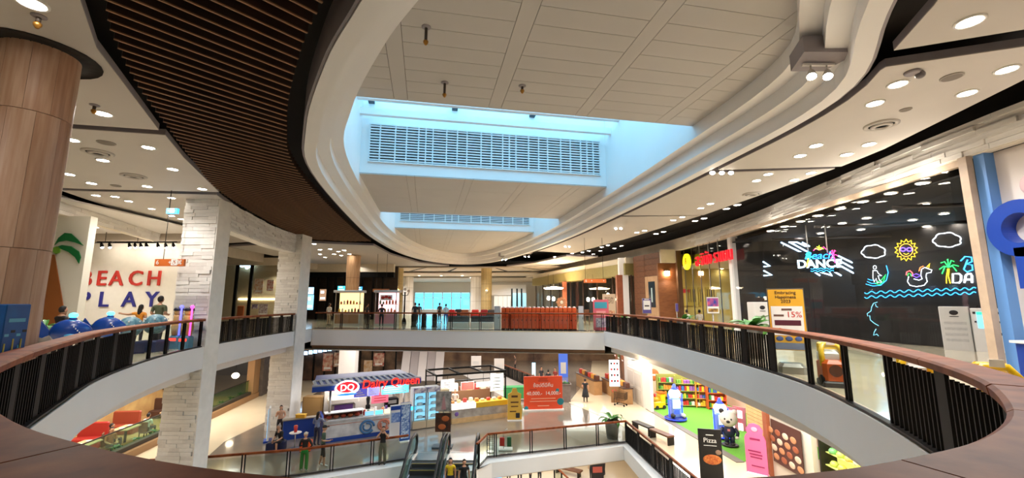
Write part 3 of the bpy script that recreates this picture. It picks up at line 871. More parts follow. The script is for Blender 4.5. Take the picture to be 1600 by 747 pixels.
# ------------------------------------------------------------------ people
SKIN = M('skin', (196, 146, 116), .5); 
def person(label, p, rz=0, h=1.7, top=(40, 40, 44), bottom=(40, 44, 60), hair=(28, 22, 20), skin=None, shoes=(40, 36, 36), arms=('down', 'down'), sit=False,
           long_hair=False, sleeves=.5, wide=False, short=False, cap=None, skirt=False, stride=0.0, cover=None, lean=0.0):
    """one continuous skinned body; +rz turns it, it faces local -Y"""
    k = h / 1.7
    js, es, rad = {}, [], {}
    def J(n, x, y, z, r): js[n] = Vector((x, y, z)); rad[n] = r
    zs = -.47 if sit else 0
    J('pel', 0, 0, .93 + zs, .135); J('wai', 0, -lean * .1, 1.08 + zs, .12); J('che', 0, -lean * .3, 1.28 + zs, .14); J('nec', 0, -lean * .5, 1.44 + zs, .065); J('hea', 0, -lean * .55 - .01, 1.5 + zs, .06)
    es += [('pel', 'wai'), ('wai', 'che'), ('che', 'nec'), ('nec', 'hea')]
    hands = []
    for s, nm, a in ((-1, 'l', arms[0]), (1, 'r', arms[1])):
        y0 = -lean * .4
        J('sh' + nm, s * .18, y0, 1.385 + zs, .068)
        el, wr, hd = {'down': ((.225, .02, 1.12), (.235, -.04, .89), (.235, -.06, .80)),
                      'hold': ((.23, .03, 1.13), (.15, -.24, 1.08), (.10, -.32, 1.10)),
                      'phone': ((.23, -.02, 1.13), (.14, -.22, 1.28), (.10, -.28, 1.36)),
                      'out': ((.42, .0, 1.33), (.64, .0, 1.36), (.73, .0, 1.38)),
                      'face': ((.27, -.12, 1.22), (.12, -.17, 1.46), (.08, -.15, 1.53)),
                      'hip': ((.33, .05, 1.15), (.2, -.06, 1.0), (.15, -.1, .97)),
                      'lap': ((.22, -.05, 1.1), (.12, -.3, 1.0), (.06, -.36, 1.0)),
                      'reach': ((.22, -.2, 1.2), (.2, -.45, 1.15), (.2, -.55, 1.15))}[a]
        J('el' + nm, s * el[0], el[1] + y0, el[2] + zs, .047); J('wr' + nm, s * wr[0], wr[1] + y0, wr[2] + zs, .033); J('ha' + nm, s * hd[0], hd[1] + y0, hd[2] + zs, .03)
        es += [('che', 'sh' + nm), ('sh' + nm, 'el' + nm), ('el' + nm, 'wr' + nm), ('wr' + nm, 'ha' + nm)]
        hands.append((nm, s))
        lw = 1.35 if wide else 1
        J('hi' + nm, s * .095, 0, .86 + zs, .095 * (1.05 if wide else 1))
        if sit:
            J('kn' + nm, s * .12, -.42, .50, .065 * lw); J('an' + nm, s * .12, -.40, .09, .045 * lw); J('to' + nm, s * .13, -.56, .04, .038)
        else:
            d = stride * s
            J('kn' + nm, s * .105, -.02 + d * .45, .49, .065 * lw); J('an' + nm, s * .11, .02 + d, .09, .042 * lw * (1.35 if wide else 1)); J('to' + nm, s * .12, -.14 + d, .035, .038)
        es += [('pel', 'hi' + nm), ('hi' + nm, 'kn' + nm), ('kn' + nm, 'an' + nm), ('an' + nm, 'to' + nm)]
    names = list(js)
    bm = bmesh.new()
    sl_ = bm.verts.layers.skin.verify()
    vm = {}
    for n in names:
        v = bm.verts.new(js[n]); v[sl_].radius = (rad[n], rad[n] * (.78 if n in ('che', 'wai', 'pel') else 1)); v[sl_].use_root = n == 'pel'; vm[n] = v
    for a, c in es: bm.edges.new((vm[a], vm[c]))
    me0 = bpy.data.meshes.new('tmp'); bm.to_mesh(me0); bm.free()
    o = bpy.data.objects.new('tmp', me0); COL.objects.link(o)
    o.modifiers.new('s', 'SKIN').use_smooth_shade = True
    ss = o.modifiers.new('d', 'SUBSURF'); ss.levels = 1; ss.render_levels = 1
    ev = o.evaluated_get(bpy.context.evaluated_depsgraph_get())
    me = bpy.data.meshes.new_from_object(ev)
    bpy.data.objects.remove(o); bpy.data.meshes.remove(me0)
    def near_bone(q):
        best = (9, None, 0)
        for a, c in es:
            t = js[c] - js[a]; f = max(0, min(1, (q - js[a]).dot(t) / t.dot(t)))
            best = min(best, ((js[a] + t * f - q).length - .6 * rad[a], (a, c), f))
        return best[1], best[2]
    bb = B()
    vs = [v.co.copy() for v in me.vertices]
    bb.v = [tuple(v) for v in vs]
    for pl in me.polygons:
        q = sum((vs[i] for i in pl.vertices), Vector()) / len(pl.vertices)
        (a, c), f = near_bone(q)
        n2 = c[:2]
        mi = 0                                                 # 0 top 1 bottom 2 skin 3 shoes
        if n2 in ('wr', 'ha'): mi = 0 if sleeves > .8 and n2 == 'wr' and f < .9 else 2
        elif n2 == 'el': mi = 0 if f < sleeves * 1.6 else 2
        elif c in ('hea',) or (c == 'nec' and f > .75): mi = 2
        elif n2 == 'hi': mi = 1
        elif n2 == 'kn': mi = 1
        elif n2 == 'an': mi = (2 if f > .1 else 1) if short else (1 if f < .96 else 3)
        elif n2 == 'to': mi = 3
        elif a == 'pel' and f < .25: mi = 1
        bb.f.append(list(pl.vertices)); bb.m.append(mi); bb.smooth.append(True)
    bpy.data.meshes.remove(me)
    hc = js['hea'] + Vector((0, -.012, .1))
    def face(d):                                               # chin, brow and nose
        d = d.copy()
        if d.y < -.3 and d.z < 0: d.x *= 1 + .25 * d.z
        if d.y < -.93 and -.28 < d.z < .12: d.y *= 1.16
        return d
    bb.ball(hc, (.078, .098, .118), 14, 10, 2, face)
    for s in (-1, 1):
        bb.ball(hc + Vector((s * .03, -.088, .008)), .011, 6, 4, 4)
        bb.ball(hc + Vector((s * .079, .008, -.005)), (.014, .024, .032), 6, 4, 2)
    bb.box(hc + Vector((0, -.09, -.06)), (.036, .012, .008), mi=5)
    for nm, s in hands:
        a, c = js['wr' + nm], js['ha' + nm]
        d = (c - a).normalized(); e = d.cross(Vector((0, 1, .3))).normalized(); g = d.cross(e)
        for i, ln in enumerate((.07, .078, .072, .058)):
            o_ = c + e * (.024 - .016 * i) * s
            bb.tube([o_, o_ + d * ln * .5 + g * .006, o_ + d * ln * .9 + g * .024], [.0095, .009, .007], 5, 2)
        o_ = a + d * .035
        bb.tube([o_, o_ + d * .03 + e * .034 * s, o_ + d * .06 + e * .045 * s], [.011, .01, .008], 5, 2)
    if skirt:
        bb.lathe([(.15, 1.0 + zs), (.2, .8 + zs), (.27, .42 + zs), (.26, .41 + zs), (.14, .98 + zs)], 16, cap=False, mi=1)
    for i in range(len(bb.v)): bb.v[i] = tuple(Vector(bb.v[i]) * k)
    mk = lambda nm, c, r=.7: M('cloth_%d_%d_%d' % tuple(c), c, r, var=.12, scale=14)
    sk = SKIN if skin is None else M('skin_%d' % skin[0], skin, .5)
    body = bb.obj('person', [mk('t', top), mk('b', bottom), sk, mk('s', shoes, .5), M('eye_dark', (24, 18, 16), .3), M('lips', (150, 84, 76), .5)], None, p, rz)
    tag(body, label, 'person')
    hb = B()
    def hd_(d):
        d = d.copy()
        if d.y < -.2 and d.z < .35: d.y = -.2 + (d.y + .2) * .05; d.z = max(d.z, -.15)
        return d
    if cap:
        hb.ball(hc + Vector((0, .004, .035)), (.09, .108, .1), 14, 8, 0, lambda d: Vector((d.x, d.y, max(d.z, -.1))))
        if cap != 'none': hb.box(hc + Vector((0, -.14, .045)), (.13, .1, .014))
    else:
        hb.ball(hc + Vector((0, .014, .022)), (.088, .106, .118), 14, 10, 0, hd_)
    if long_hair: hb.ball(hc + Vector((0, .075, -.13)), (.085, .05, .2), 12, 8)
    hb.v = [tuple(Vector(q) * k) for q in hb.v]
    hb.obj('hair' if not cap else 'cap', mk('h', cap if cap and cap != 'none' else hair), body)
    return body

# ------------------------------------------------------------------ left side of the upper level
t = thing('wooden_column', 'thick round column clad in pale wood panels at the left edge', 'column', (-8.04, 6.73, 0))
B().lathe([(.47, 0), (.47, 6.7)], 24).obj('column_core', M('column_joint', (92, 66, 48), .8), t)
rows = [(0, 2.55), (2.56, 4.75), (4.76, 6.6)]; nseg = 10
colw = [M('column_wood_%d' % i, c, .42, rgb2=c2, scale=2.2, stretch=(7, 7, .5)) for i, (c, c2) in enumerate((((178, 138, 112), (196, 160, 134)), ((168, 126, 100), (190, 150, 122)), ((186, 148, 122), (204, 172, 148))))]
for z0, z1 in rows:
    me_ = []
    bb = B()
    a0, a1 = .004, 2 * PI / nseg - .004
    vs = []
    for z in (z0, z1):
        for r in (.47, .5):
            for i in range(6):
                a = a0 + (a1 - a0) * i / 5
                vs.append((r * math.cos(a), r * math.sin(a), z))
    fs = []
    for i in range(5):
        fs += [(i, i + 1, 13 + i, 12 + i), (6 + i, 18 + i, 19 + i, 7 + i), (i, 6 + i, 7 + i, i + 1), (12 + i, 13 + i, 19 + i, 18 + i)]
    fs += [(0, 12, 18, 6), (5, 11, 23, 17)]
    bb.add(vs, fs, 0, False)
    meshes = [bb.mesh('wood_panel', m) for m in colw]
    for s in range(nseg): link('wood_panel', meshes[(s * 7 + int(z0 * 3)) % 3], t, (0, 0, 0), s * 2 * PI / nseg + z0)
B().lathe([(.78, 5.885), (.78, 5.895), (.5, 5.895), (.5, 5.885)], 26, cap=False).obj('ceiling_recess_ring', dark_void, t)

t = thing('display_box', 'tall blue printed display box with an undersea picture beside the wooden column', 'display', (-7.12, 6.0, 0))
B().bbox((0, 0, .85), (.55, .3, 1.7), .01).obj('box_body', M('display_blue', (20, 62, 134), .45, rgb2=(24, 96, 168), scale=1.6), t)
sea = [M('sea_light', (92, 170, 206), .5), M('sea_yellow', (196, 178, 82), .5), M('sea_teal', (40, 132, 150), .5)]
rr = random.Random(4)
for i in range(9):
    x = -.24 + .055 * i; h0 = rr.uniform(.15, .5)
    B().tube([(x, -.153, .9), (x + rr.uniform(-.04, .04), -.153, .9 + h0 * .5), (x + rr.uniform(-.05, .05), -.153, .9 + h0)], .012, 5).obj('sea_plant_print', sea[i % 3], t)
for i in range(8):
    y = -.11 + .032 * i; h0 = rr.uniform(.15, .45)
    B().tube([(.277, y, .82), (.277, y + rr.uniform(-.02, .02), .82 + h0 * .5), (.277, y, .82 + h0)], .01, 5).obj('sea_plant_print', sea[(i + 1) % 3], t)
for i in range(4):
    B().box((.276, -.1 + .07 * i, 1.28 + .05 * (i % 2)), (.004, .05, .035)).obj('fish_print', printk if i % 2 else sea[0], t)
B().box((.276, 0, 1.48), (.004, .2, .05)).obj('title_print', sea[0], t)
B().box((-.05, -.152, 1.5), (.38, .004, .05)).obj('title_print', sea[0], t)

# beach play shop
BWY = 25.0
o = struct(box_obj('wall_play_shop', (-31, BWY, 0), (-18.4, BWY + .2, 5.2), M('play_wall_white', (232, 226, 214), .7, var=.02)), 'white wall of the play shop with big letters')
for word, vs_, us_, mat, lab in (('BEACH', 436, (136, 160, 183, 213, 242), M('letter_red', (196, 52, 40), .5), 'red BEACH letters on the white wall of the play shop'),
                                 ('PLAY', 469, (133, 163, 203, 238), M('letter_navy', (44, 44, 128), .5), 'navy blue PLAY letters on the white wall of the play shop')):
    t = thing('wall_lettering', lab, 'sign', (0, BWY, 0))
    for ch, u in zip(word, us_):
        q = Q(u, vs_, BWY)
        text('letter', ch, 1.22 if word == 'BEACH' else 1.24, mat, t, (q.x, -.05, q.z), ext=.04, bold=.012)
o = struct(link('wall_palm', None), 'white wall return with a painted palm tree')
q0, q1 = Q(40, 400, 17.0), Q(133, 400, 17.0)
B().span((q0.x - 2, 17.0, 0), (q1.x, 17.3, 5.2)).obj('wall_body', M('palm_wall', (228, 224, 210), .7), o)
def flat(name, pts, mat, parent, Y, th=.03):
    ps = [Q(u, v, Y) for u, v in pts]
    B().plate([(p.x, p.z) for p in ps], (0, Y, 0), (1, 0, 0), (0, 0, 1), th).obj(name, mat, parent)
t = thing('palm_cutout', 'green palm leaves and brown trunk on the white wall left of the letters', 'wall art', (0, 0, 0))
gpm = M('palm_cutout_green', (24, 112, 58), .5)
flat('palm_leaf', [(86, 383), (92, 372), (102, 364), (112, 365), (122, 374), (131, 384), (118, 379), (104, 376), (92, 378)], gpm, t, 16.96)
flat('palm_leaf', [(88, 386), (98, 383), (112, 385), (124, 393), (127, 402), (124, 412), (118, 402), (108, 394), (96, 389)], gpm, t, 16.96)
flat('coconut', [(84, 387), (90, 385), (95, 389), (94, 395), (88, 397), (83, 393)], M('coconut_green', (110, 160, 52), .5), t, 16.93)
flat('trunk', [(78, 398), (86, 398), (100, 480), (104, 520), (66, 520), (70, 480)], M('trunk_brown', (150, 88, 40), .6), t, 16.96)
struct(box_obj('ceiling_play_shop', (-31, 15, 5.7), (-17.4, 25, 5.76), white), 'white ceiling inside the play shop')
bx_ = struct(B().span((-26.5, 24.5, 5.3), (-18.6, 24.98, 5.7)).obj('ceiling_bulkhead', M('bulkhead_grey', (172, 160, 144), .7)), 'grey ceiling bulkhead inside the play shop')
for i, (u0, u1, n) in enumerate(((158, 172, 2), (203, 228, 4), (246, 272, 3))):
    a, c = Q(u0 - 6, 379, 24.0), Q(u1 + 4, 381, 24.0)
    t = thing('track_light', ['track light with two spots, left in the play shop', 'track light with four spots, middle of the play shop', 'track light with three spots, right in the play shop'][i], 'track light', (0, 24.0, 0), 0, 'track lights of the play shop')
    B().span((a.x, -.03, a.z), (c.x, .03, a.z + .06)).obj('track', black_steel, t)
    B().tube([((a.x + c.x) / 2, 0, a.z + .05), ((a.x + c.x) / 2, 0, 5.7)], .015, 6).obj('drop_rod', black_steel, t)
    for j in range(n):
        x = a.x + (c.x - a.x) * (j + .5) / n
        hd = B().tube([(x, 0, a.z), (x, .04, a.z - .1), (x, .1, a.z - .24)], [.03, .07, .09], 10).obj('spot_head', black_steel, t)
        B().ball((x, .1, a.z - .25), (.085, .05, .085), 10, 6).obj('spot_lens', lamp_on, hd)
a = Q(148, 355, 18); downlight((P(148, 355, 5.69).x, P(148, 355, 5.69).y, 5.69), 'lone downlight in the ceiling of the play shop', 'downlights of the play shop', 1.3)
lamp((-20.5, 19.5, 4.9), 330, .2); lamp((-24, 22, 4.9), 330, .2)
# hanging signs
def hang_sign(label, u0, u1, v0, v1, Y, mat, glyphs, rods, top=5.9, gsize=.22, gm=None):
    a, c = Q(u0, v0, Y), Q(u1, v1, Y)
    t = thing('hanging_sign', label, 'sign', ((a.x + c.x) / 2, Y, 0))
    w, z0, z1 = (c.x - a.x) / 2, c.z, a.z
    B().span((-w, -.05, z0), (w, .05, z1)).obj('sign_panel', mat, t)
    for r in rods: B().tube([(r * w, 0, z1), (r * w, 0, top)], .012, 6).obj('rod', dark_steel, t)
    for gx, s in glyphs: text('sign_print', s, gsize * (z1 - z0) / .35, gm or printw, t, (gx * w, -.058, (z0 + z1) / 2), ext=.004)
    return t
hang_sign('orange hanging direction sign reading 6 beside the stone pier', 244, 288, 405, 416, 16.2, orange, [(-.8, '6'), (.05, '+'), (.35, '♿'), (.7, '⌘')], [-.5], gsize=.3)
hang_sign('small blue lit exit sign hanging in front of the left pier', 262, 278, 326, 334, 15.6, emis('exit_blue', (60, 170, 225), 1.6), [(-.5, '▸'), (.1, '♿'), (.6, '▸')], [-.7], gsize=.3)

# kiddie rides and people behind the left railing
sub_blue = M('ride_blue', (22, 66, 150), .25, coat=.5); cyan_glow = emis('cyan_glow', (70, 220, 235), 4)
def whale(label, p, rz):
    t = thing('kiddie_ride', label, 'kiddie ride', p, rz)
    B().bbox((0, 0, .12), (1.2, .7, .24), .05).obj('base', M('ride_base', (214, 214, 216), .4), t)
    B().tube([(0, 0, .2), (0, 0, .6)], .1, 10).obj('stem', dark_steel, t)
    B().ball((0, 0, .95), (.62, .36, .34), 18, 10, 0, lambda d: Vector((d.x, d.y * (1 - .35 * max(0, d.x)), d.z * (1 - .3 * max(0, d.x))))).obj('body', sub_blue, t)
    f = B(); f.plate([(-.5, .9), (-.85, 1.25), (-.95, 1.05), (-.95, .85), (-.75, .8)], (0, -.03, 0), (1, 0, 0), (0, 0, 1), .06); f.obj('tail', sub_blue, t)
    for s in (-1, 1): B().ball((.1, s * .38, .85), (.18, .1, .05), 10, 6).obj('fin', M('ride_cyan', (60, 160, 210), .3), t)
    B().lathe([(.13, 1.24), (.12, 1.3), (.05, 1.34)], 14).obj('blowhole_ring', sub_blue, t)
    B().ball((0, 0, 1.38), (.14, .14, .07), 12, 6).obj('glowing_dome', cyan_glow, t)
    for i in range(7): B().ball((.15 + .055 * i, -.33 + .02 * i, 1.08 - .05 * i), .022, 6, 4).obj('light_bulb', printw, t)
    t.scale = (.7, .7, 1)
    return t
whale('blue whale shaped coin ride with a cyan dome, nearest behind the left railing', (-11.9, 11.75, 0), .5)
whale('blue whale shaped coin ride with a cyan dome, second behind the left railing', (-12.75, 13.75, 0), .4)
ball_teal = M('ride_teal', (58, 106, 128), .35, rgb2=(120, 160, 170), scale=9)
for i, (x, y, z, lb) in enumerate(((-13.1, 14.9, .84, 'teal dotted dome of a coin ride left of the tall man'), (-12.85, 15.65, .9, 'teal dotted dome of a coin ride in front of the tall man'))):
    t = thing('dome_ride', lb, 'kiddie ride', (x, y, 0))
    B().bbox((0, 0, .2), (.7, .7, .4), .05).obj('base', M('ride_base_navy', (36, 44, 92), .4), t)
    B().tube([(0, 0, .3), (0, 0, z)], .14, 10).obj('stem', dark_steel, t)
    B().ball((0, 0, z + .05), .36, 16, 10).obj('dome', ball_teal, t)
    for k in range(14): B().ball((.36 * math.cos(k * .45 + 3), .36 * math.sin(k * .45 + 3) * .9, z + .12 + .12 * (k % 2)), .028, 6, 4).obj('stud', printw, t)
for i, (x, y, c, lb) in enumerate(((-12.2, 16.35, (230, 70, 170), 'small ride figure with pink lights next to the stone pier'), (-12.75, 16.55, (90, 90, 240), 'small ride figure with violet lights ahead of the stone pier'))):
    t = thing('toy_ride', lb, 'kiddie ride', (x, y, 0))
    B().bbox((0, 0, .25), (.36, .36, .5), .06).obj('base', M('ride_pale_blue', (96, 150, 190), .4), t)
    B().lathe([(.15, .5), (.2, .8), (.14, 1.15), (.16, 1.25)], 14).obj('figure_body', M('ride_sand', (214, 168, 106), .5), t)
    B().ball((0, 0, 1.36), (.15, .15, .14), 12, 8).obj('figure_head', M('ride_sand', (214, 168, 106), .5), t)
    B().lathe([(.17, 1.42), (.15, 1.52), (.05, 1.55)], 12).obj('figure_hat', M('ride_navy', (36, 34, 60), .5), t)
    B().tube([(.17, -.1, .5), (.17, -.1, 1.5)], .03, 8).obj('light_pole', emis('glow_%d' % i, c, 2.5), t)
    B().ball((.17, -.1, 1.56), .07, 8, 6).obj('light_ball', emis('glow_%d' % i, c, 2.5), t)
    B().box((0, -.185, .35), (.28, .02, .1)).obj('lit_panel', emis('glow_red', (255, 60, 50), 2), t)
person('person in black standing behind the blue whale ride', (-12.95, 12.45, 0), 3.0, 1.6, (24, 22, 24), (28, 28, 32), arms=('hold', 'face'))
person('tall person in an olive shirt in front of the PLAY letters', (-13.75, 16.85, 0), 3.2, 1.95, (86, 92, 66), (44, 44, 50), arms=('hold', 'hold'))
person('person in an orange top with one arm stretched out', (-14.35, 16.7, 0), 3.3, 1.62, (222, 140, 40), (40, 40, 60), arms=('down', 'out'), long_hair=True, sleeves=.2)
plant('leafy plant behind the second blue whale ride', (-14.3, 14.6, 0), 12, .55, .14, (.25, .9), seed=3)
plant('leafy plant left of the teal dome ride', (-14.5, 16.0, 0), 12, .5, .14, (.25, .95), seed=4)
plant('leafy plant behind the person in black', (-14.6, 13.6, 0), 10, .5, .12, (.25, 1.0), seed=5)

# restaurant glimpsed between the piers
RY = 37.0
rs = struct(link('wall_left_restaurant', None), 'restaurant front with warm wall glimpsed between the piers')
a, c = Q(350, 450, RY), Q(452, 450, RY)
B().span((a.x - 2, RY + 2.2, 0), (Q(443, 450, RY).x, RY + 2.4, 5.2)).obj('back_wall', M('restaurant_wall', (196, 178, 140), .7, var=.05), rs)
B().span((a.x - 2, RY, 4.95), (Q(443, 450, RY).x, RY + .3, 5.6)).obj('bulkhead', cream, rs)
B().span((a.x - 2, RY, 5.6), (Q(443, 450, RY).x, RY + .3, 6.6)).obj('dark_band', dark_void, rs)
for u in (368, 391, 437):
    q = Q(u, 450, RY); B().span((q.x - .12, RY - .05, 0), (q.x + .12, RY + .1, 4.95)).obj('mullion', black_steel, rs)
B().span((a.x, RY, .1), (Q(437, 450, RY).x, RY + .02, 4.95)).obj('glass_pane', shop_glass, rs)
box_obj('led_strip', (a.x, RY + 2.05, 1.95), (Q(438, 450, RY).x, RY + 2.15, 2.12), emis('led_warm', (255, 236, 200), 4), rs)
for k, (u, v, w, h, m, lb) in enumerate(((404, 447, .75, 1.25, M('poster_warm', (206, 150, 96), .6, rgb2=(238, 228, 214), scale=5), 'tall food poster on the restaurant glass between the piers'),
                                         (422, 446, .55, .95, M('poster_red', (186, 70, 52), .6, rgb2=(236, 226, 216), scale=6), 'small red food poster on the restaurant glass between the piers'),
                                         (411, 484, .75, 1.0, M('poster_white', (226, 222, 220), .6, rgb2=(150, 120, 120), scale=7), 'white notice poster low on the restaurant glass between the piers'),
                                         (398, 479, .5, .4, M('poster_violet', (84, 60, 110), .6, rgb2=(200, 190, 210), scale=7), 'small violet sticker on the restaurant glass between the piers'))):
    q = Q(u, v, RY - .1)
    t = thing('poster', lb, 'poster', (q.x, RY - .08, q.z))
    B().span((-w / 2, -.01, -h / 2), (w / 2, .01, h / 2)).obj('sheet', m, t)
    B().span((-w / 2 * .7, -.014, -h * .42), (w / 2 * .7, -.011, -h * .3)).obj('caption_strip', printw, t)
q = Q(375, 412, RY + 1); t = thing('lit_sign', 'glowing white cloud shaped sign inside the restaurant between the piers', 'sign', (q.x, RY + 1.9, q.z))
for dx, dz, r in ((-.35, 0, .28), (0, .12, .34), (.35, 0, .3), (.1, -.25, .2)): B().ball((dx, 0, dz), (r, .08, r), 12, 8).obj('sign_lobe', emis('sign_white_blue', (200, 232, 255), 3), t)
lamp((-21, RY + 1, 4.7), 260, .2)
q = Q(372, 484, RY + .8)
t = thing('restaurant_chair', 'orange high backed chair inside the restaurant between the piers', 'chair', (q.x, RY + .9, 0))
B().bbox((0, 0, .45), (.6, .6, .12), .03).obj('seat', orange, t); B().bbox((0, .27, .95), (.6, .1, 1.0), .04).obj('backrest', orange, t)
for sx in (-1, 1):
    for sy in (-1, 1): B().tube([(sx * .25, sy * .25, 0), (sx * .25, sy * .25, .4)], .025, 6).obj('leg', dark_steel, t)

# ------------------------------------------------------------------ upper level behind the bridge
# dark shop front right of the second pier
SY = 45.0
sf = struct(link('wall_far_left_shop', None), 'dark shop front with lit screens right of the second pier')
a, c = Q(478, 450, SY), Q(600, 450, SY)
B().span((a.x - 3, SY + 1.5, 0), (c.x + 1, SY + 1.7, 5.6)).obj('back_wall', M('dark_brown_wall', (58, 44, 34), .6, var=.25, scale=2), sf)
B().span((a.x - 3, SY - .1, 4.35), (c.x + 1, SY + .3, 4.9)).obj('header', black_steel, sf)
B().span((a.x - 3, SY - .2, 4.9), (c.x + 1, SY + .3, 5.75)).obj('bulkhead', cream, sf)
for u in (482, 497, 512, 524, 538, 566, 583, 598):
    q = Q(u, 450, SY); B().span((q.x - .1, SY - .1, 0), (q.x + .1, SY + .1, 4.4)).obj('mullion', black_steel, sf)
for u0, u1 in ((484, 495), (499, 510), (526, 536), (568, 581), (585, 596)):
    p0, p1 = Q(u0, 420, SY), Q(u1, 432, SY)
    B().span((p0.x, SY + .02, p1.z), (p1.x, SY + .06, p0.z)).obj('clerestory_pane', M('amber_pane', (150, 104, 52), .4, emit=.35), sf)
def screen(label, u0, v0, u1, v1, Y, col, e=2.2, name='display_screen'):
    p0, p1 = Q(u0, v0, Y), Q(u1, v1, Y)
    t = thing(name, label, 'screen', ((p0.x + p1.x) / 2, Y, p1.z))
    w, h = (p1.x - p0.x) / 2, p0.z - p1.z
    B().span((-w - .04, 0, -.04), (w + .04, .08, h + .04)).obj('frame', black_steel, t)
    B().span((-w, -.01, 0), (w, .0, h)).obj('screen', emis('screen_%d_%d_%d' % col, col, e), t)
    B().span((-w * .7, -.014, h * .15), (w * .7, -.011, h * .3)).obj('screen_text_bar', emis('screen_text', (240, 246, 250), 2.5), t)
    B().span((-w * .7, -.014, h * .65), (w * .3, -.011, h * .85)).obj('screen_text_bar', emis('screen_text', (240, 246, 250), 2.5), t)
screen('upper menu screen glowing blue on the dark shop by the second pier', 478, 449, 490, 460, SY - .3, (150, 200, 235))
screen('lower tall menu screen glowing blue on the dark shop by the second pier', 477, 461, 489, 484, SY - .3, (120, 190, 235))
screen('small poster screen in the dark shop, white and brown', 500, 452, 509, 470, SY - .2, (190, 150, 120), .7)
screen('small cyan screen left of the wooden column over the kiosks', 528, 447, 539, 454, SY - .3, (60, 190, 220), 2)
screen('small cyan screen right of the wooden column over the kiosks', 557, 448, 566, 454, SY - .3, (60, 150, 220), 1.6)
# wooden columns
def column(label, u, v_top, Y, r, mat, z1=5.75, flare=1.0):
    q = Q(u, v_top, Y)
    t = thing('round_column', label, 'column', (q.x, Y, 0))
    n = 12
    B().lathe([(r * .95, 0), (r * .95 * flare, z1)], 20).obj('column_core', M('column_joint', (92, 66, 48), .8), t)
    for row, (z0, zz) in enumerate(((0.0, 1.9), (1.92, 3.8), (3.82, z1))):
        bb = B(); a1 = 2 * PI / n - .02; vs = []
        for z in (z0, zz):
            f = 1 + (flare - 1) * z / z1
            for i in range(4): vs.append((r * f * math.cos(a1 * i / 3), r * f * math.sin(a1 * i / 3), z))
        bb.add(vs, [(i, i + 1, 5 + i, 4 + i) for i in range(3)], 0, True)
        me = bb.mesh('wood_panel', mat)
        for s in range(n): link('wood_panel', me, t, (0, 0, 0), s * 2 * PI / n)
    return t
column('pale wooden column standing among the kiosks left of centre', 551, 440, 36.5, .5, oak, 5.72, 1.15)
pale = M('pale_column', (214, 192, 140), .5, var=.06)
column('pale round column left of the far windows', 621, 450, 49, .62, pale, 5.6)
column('pale round column right of the far windows', 760, 450, 49, .62, pale, 5.6)
column('slim white column far back left of the windows', 638, 455, 62, .7, white_trim, 5.4)
column('slim white column far back beside the right column', 745, 455, 62, .9, white_trim, 5.4)
for u, Y in ((621, 48), (760, 48)):
    q = Q(u, 452, Y); t = thing('wall_lamp', 'warm wall lamp on the pale column %s of the windows' % ('left' if u < 700 else 'right'), 'lamp', (q.x, 49 - .64, 2.75))
    B().lathe([(.08, 0), (.16, .2), (.14, .3)], 12).obj('shade', M('lamp_shade', (230, 220, 190), .5), t)
    B().ball((0, 0, .28), (.1, .1, .08), 8, 6).obj('bulb', lamp_soft, t)
# pale shop far behind the right column
fs_ = struct(link('wall_far_white_shop', None), 'bright white shop with curtains far behind the right column')
for k, u in enumerate((772, 779, 786, 793)):
    a, c = Q(u, 462, 60), Q(u + 6.4, 488, 60); B().box(((a.x + c.x) / 2, 60 + .1 * (k % 2), 1.3), (c.x - a.x, .12, 2.7)).obj('curtain', M('curtain_white', (236, 232, 226), .6, emit=.25), fs_)
a, c = Q(768, 455, 60), Q(822, 462, 60); B().span((a.x, 59.9, 2.75), (c.x, 60.3, 4.2)).obj('bulkhead', white_trim, fs_)
for k, u in enumerate((801, 809, 816)):
    a, c = Q(u, 455, 58), Q(u + 6.5, 485, 58); B().span((a.x, 58, .3), (c.x, 58.1, 3.0)).obj('blue_pane', M('pane_ice', (150, 206, 226), .2, emit=.45), fs_)
    B().box((a.x - .1, 58, 1.8), (.2, .2, 3.6)).obj('mullion', black_steel, fs_)
# kiosks
def kiosk(label, u0, u1, Y, accent, glow, goods, seed, ztop=2.5):
    a, c = Q(u0, 480, Y), Q(u1, 480, Y)
    w = c.x - a.x; t = thing('kiosk', label, 'kiosk', ((a.x + c.x) / 2, Y, 0))
    B().bbox((0, 0, .5), (w, .9, 1.0), .03).obj('counter', M('kiosk_counter', (196, 188, 176), .5), t)
    B().box((0, -.46, .5), (w * .9, .02, .7)).obj('front_panel', accent, t)
    for sx in (-1, 1):
        for sy in (-1, 1): B().tube([(sx * w * .47, sy * .42, 1.0), (sx * w * .47, sy * .42, ztop)], .03, 6).obj('post', steel, t)
    B().bbox((0, 0, ztop + .08), (w * 1.1, 1.1, .18), .04).obj('canopy', M('kiosk_canopy', (206, 204, 204), .5), t)
    B().box((0, .4, (1 + ztop) / 2), (w * .94, .04, ztop - 1.05)).obj('lit_back_panel', glow, t)
    B().box((0, .2, 1.6), (w * .9, .3, .03)).obj('shelf', steel, t)
    r = random.Random(seed)
    for i in range(goods):
        for zz in (1.0, 1.615):
            x = (i + .5) / goods * w * .86 - w * .43
            cc = [(200, 60, 50), (230, 190, 60), (60, 130, 80), (240, 236, 228), (220, 120, 50), (90, 60, 40)][r.randrange(6)]
            h = r.uniform(.16, .34)
            g = B(); g.lathe([(.06, 0), (.08, h * .6), (.04, h * .85), (.045, h)], 8)
            g.obj('goods_jar', M('goods_%d' % cc[0], cc, .4), t, (x, -.1 if zz < 1.1 else .2, zz))
    return t
kiosk('snack kiosk with warm lit shelves under the wooden column', 526, 566, 33.5, M('kiosk_wood', (150, 104, 66), .5), emis('kiosk_warm', (250, 216, 150), 1.3), 7, 1)
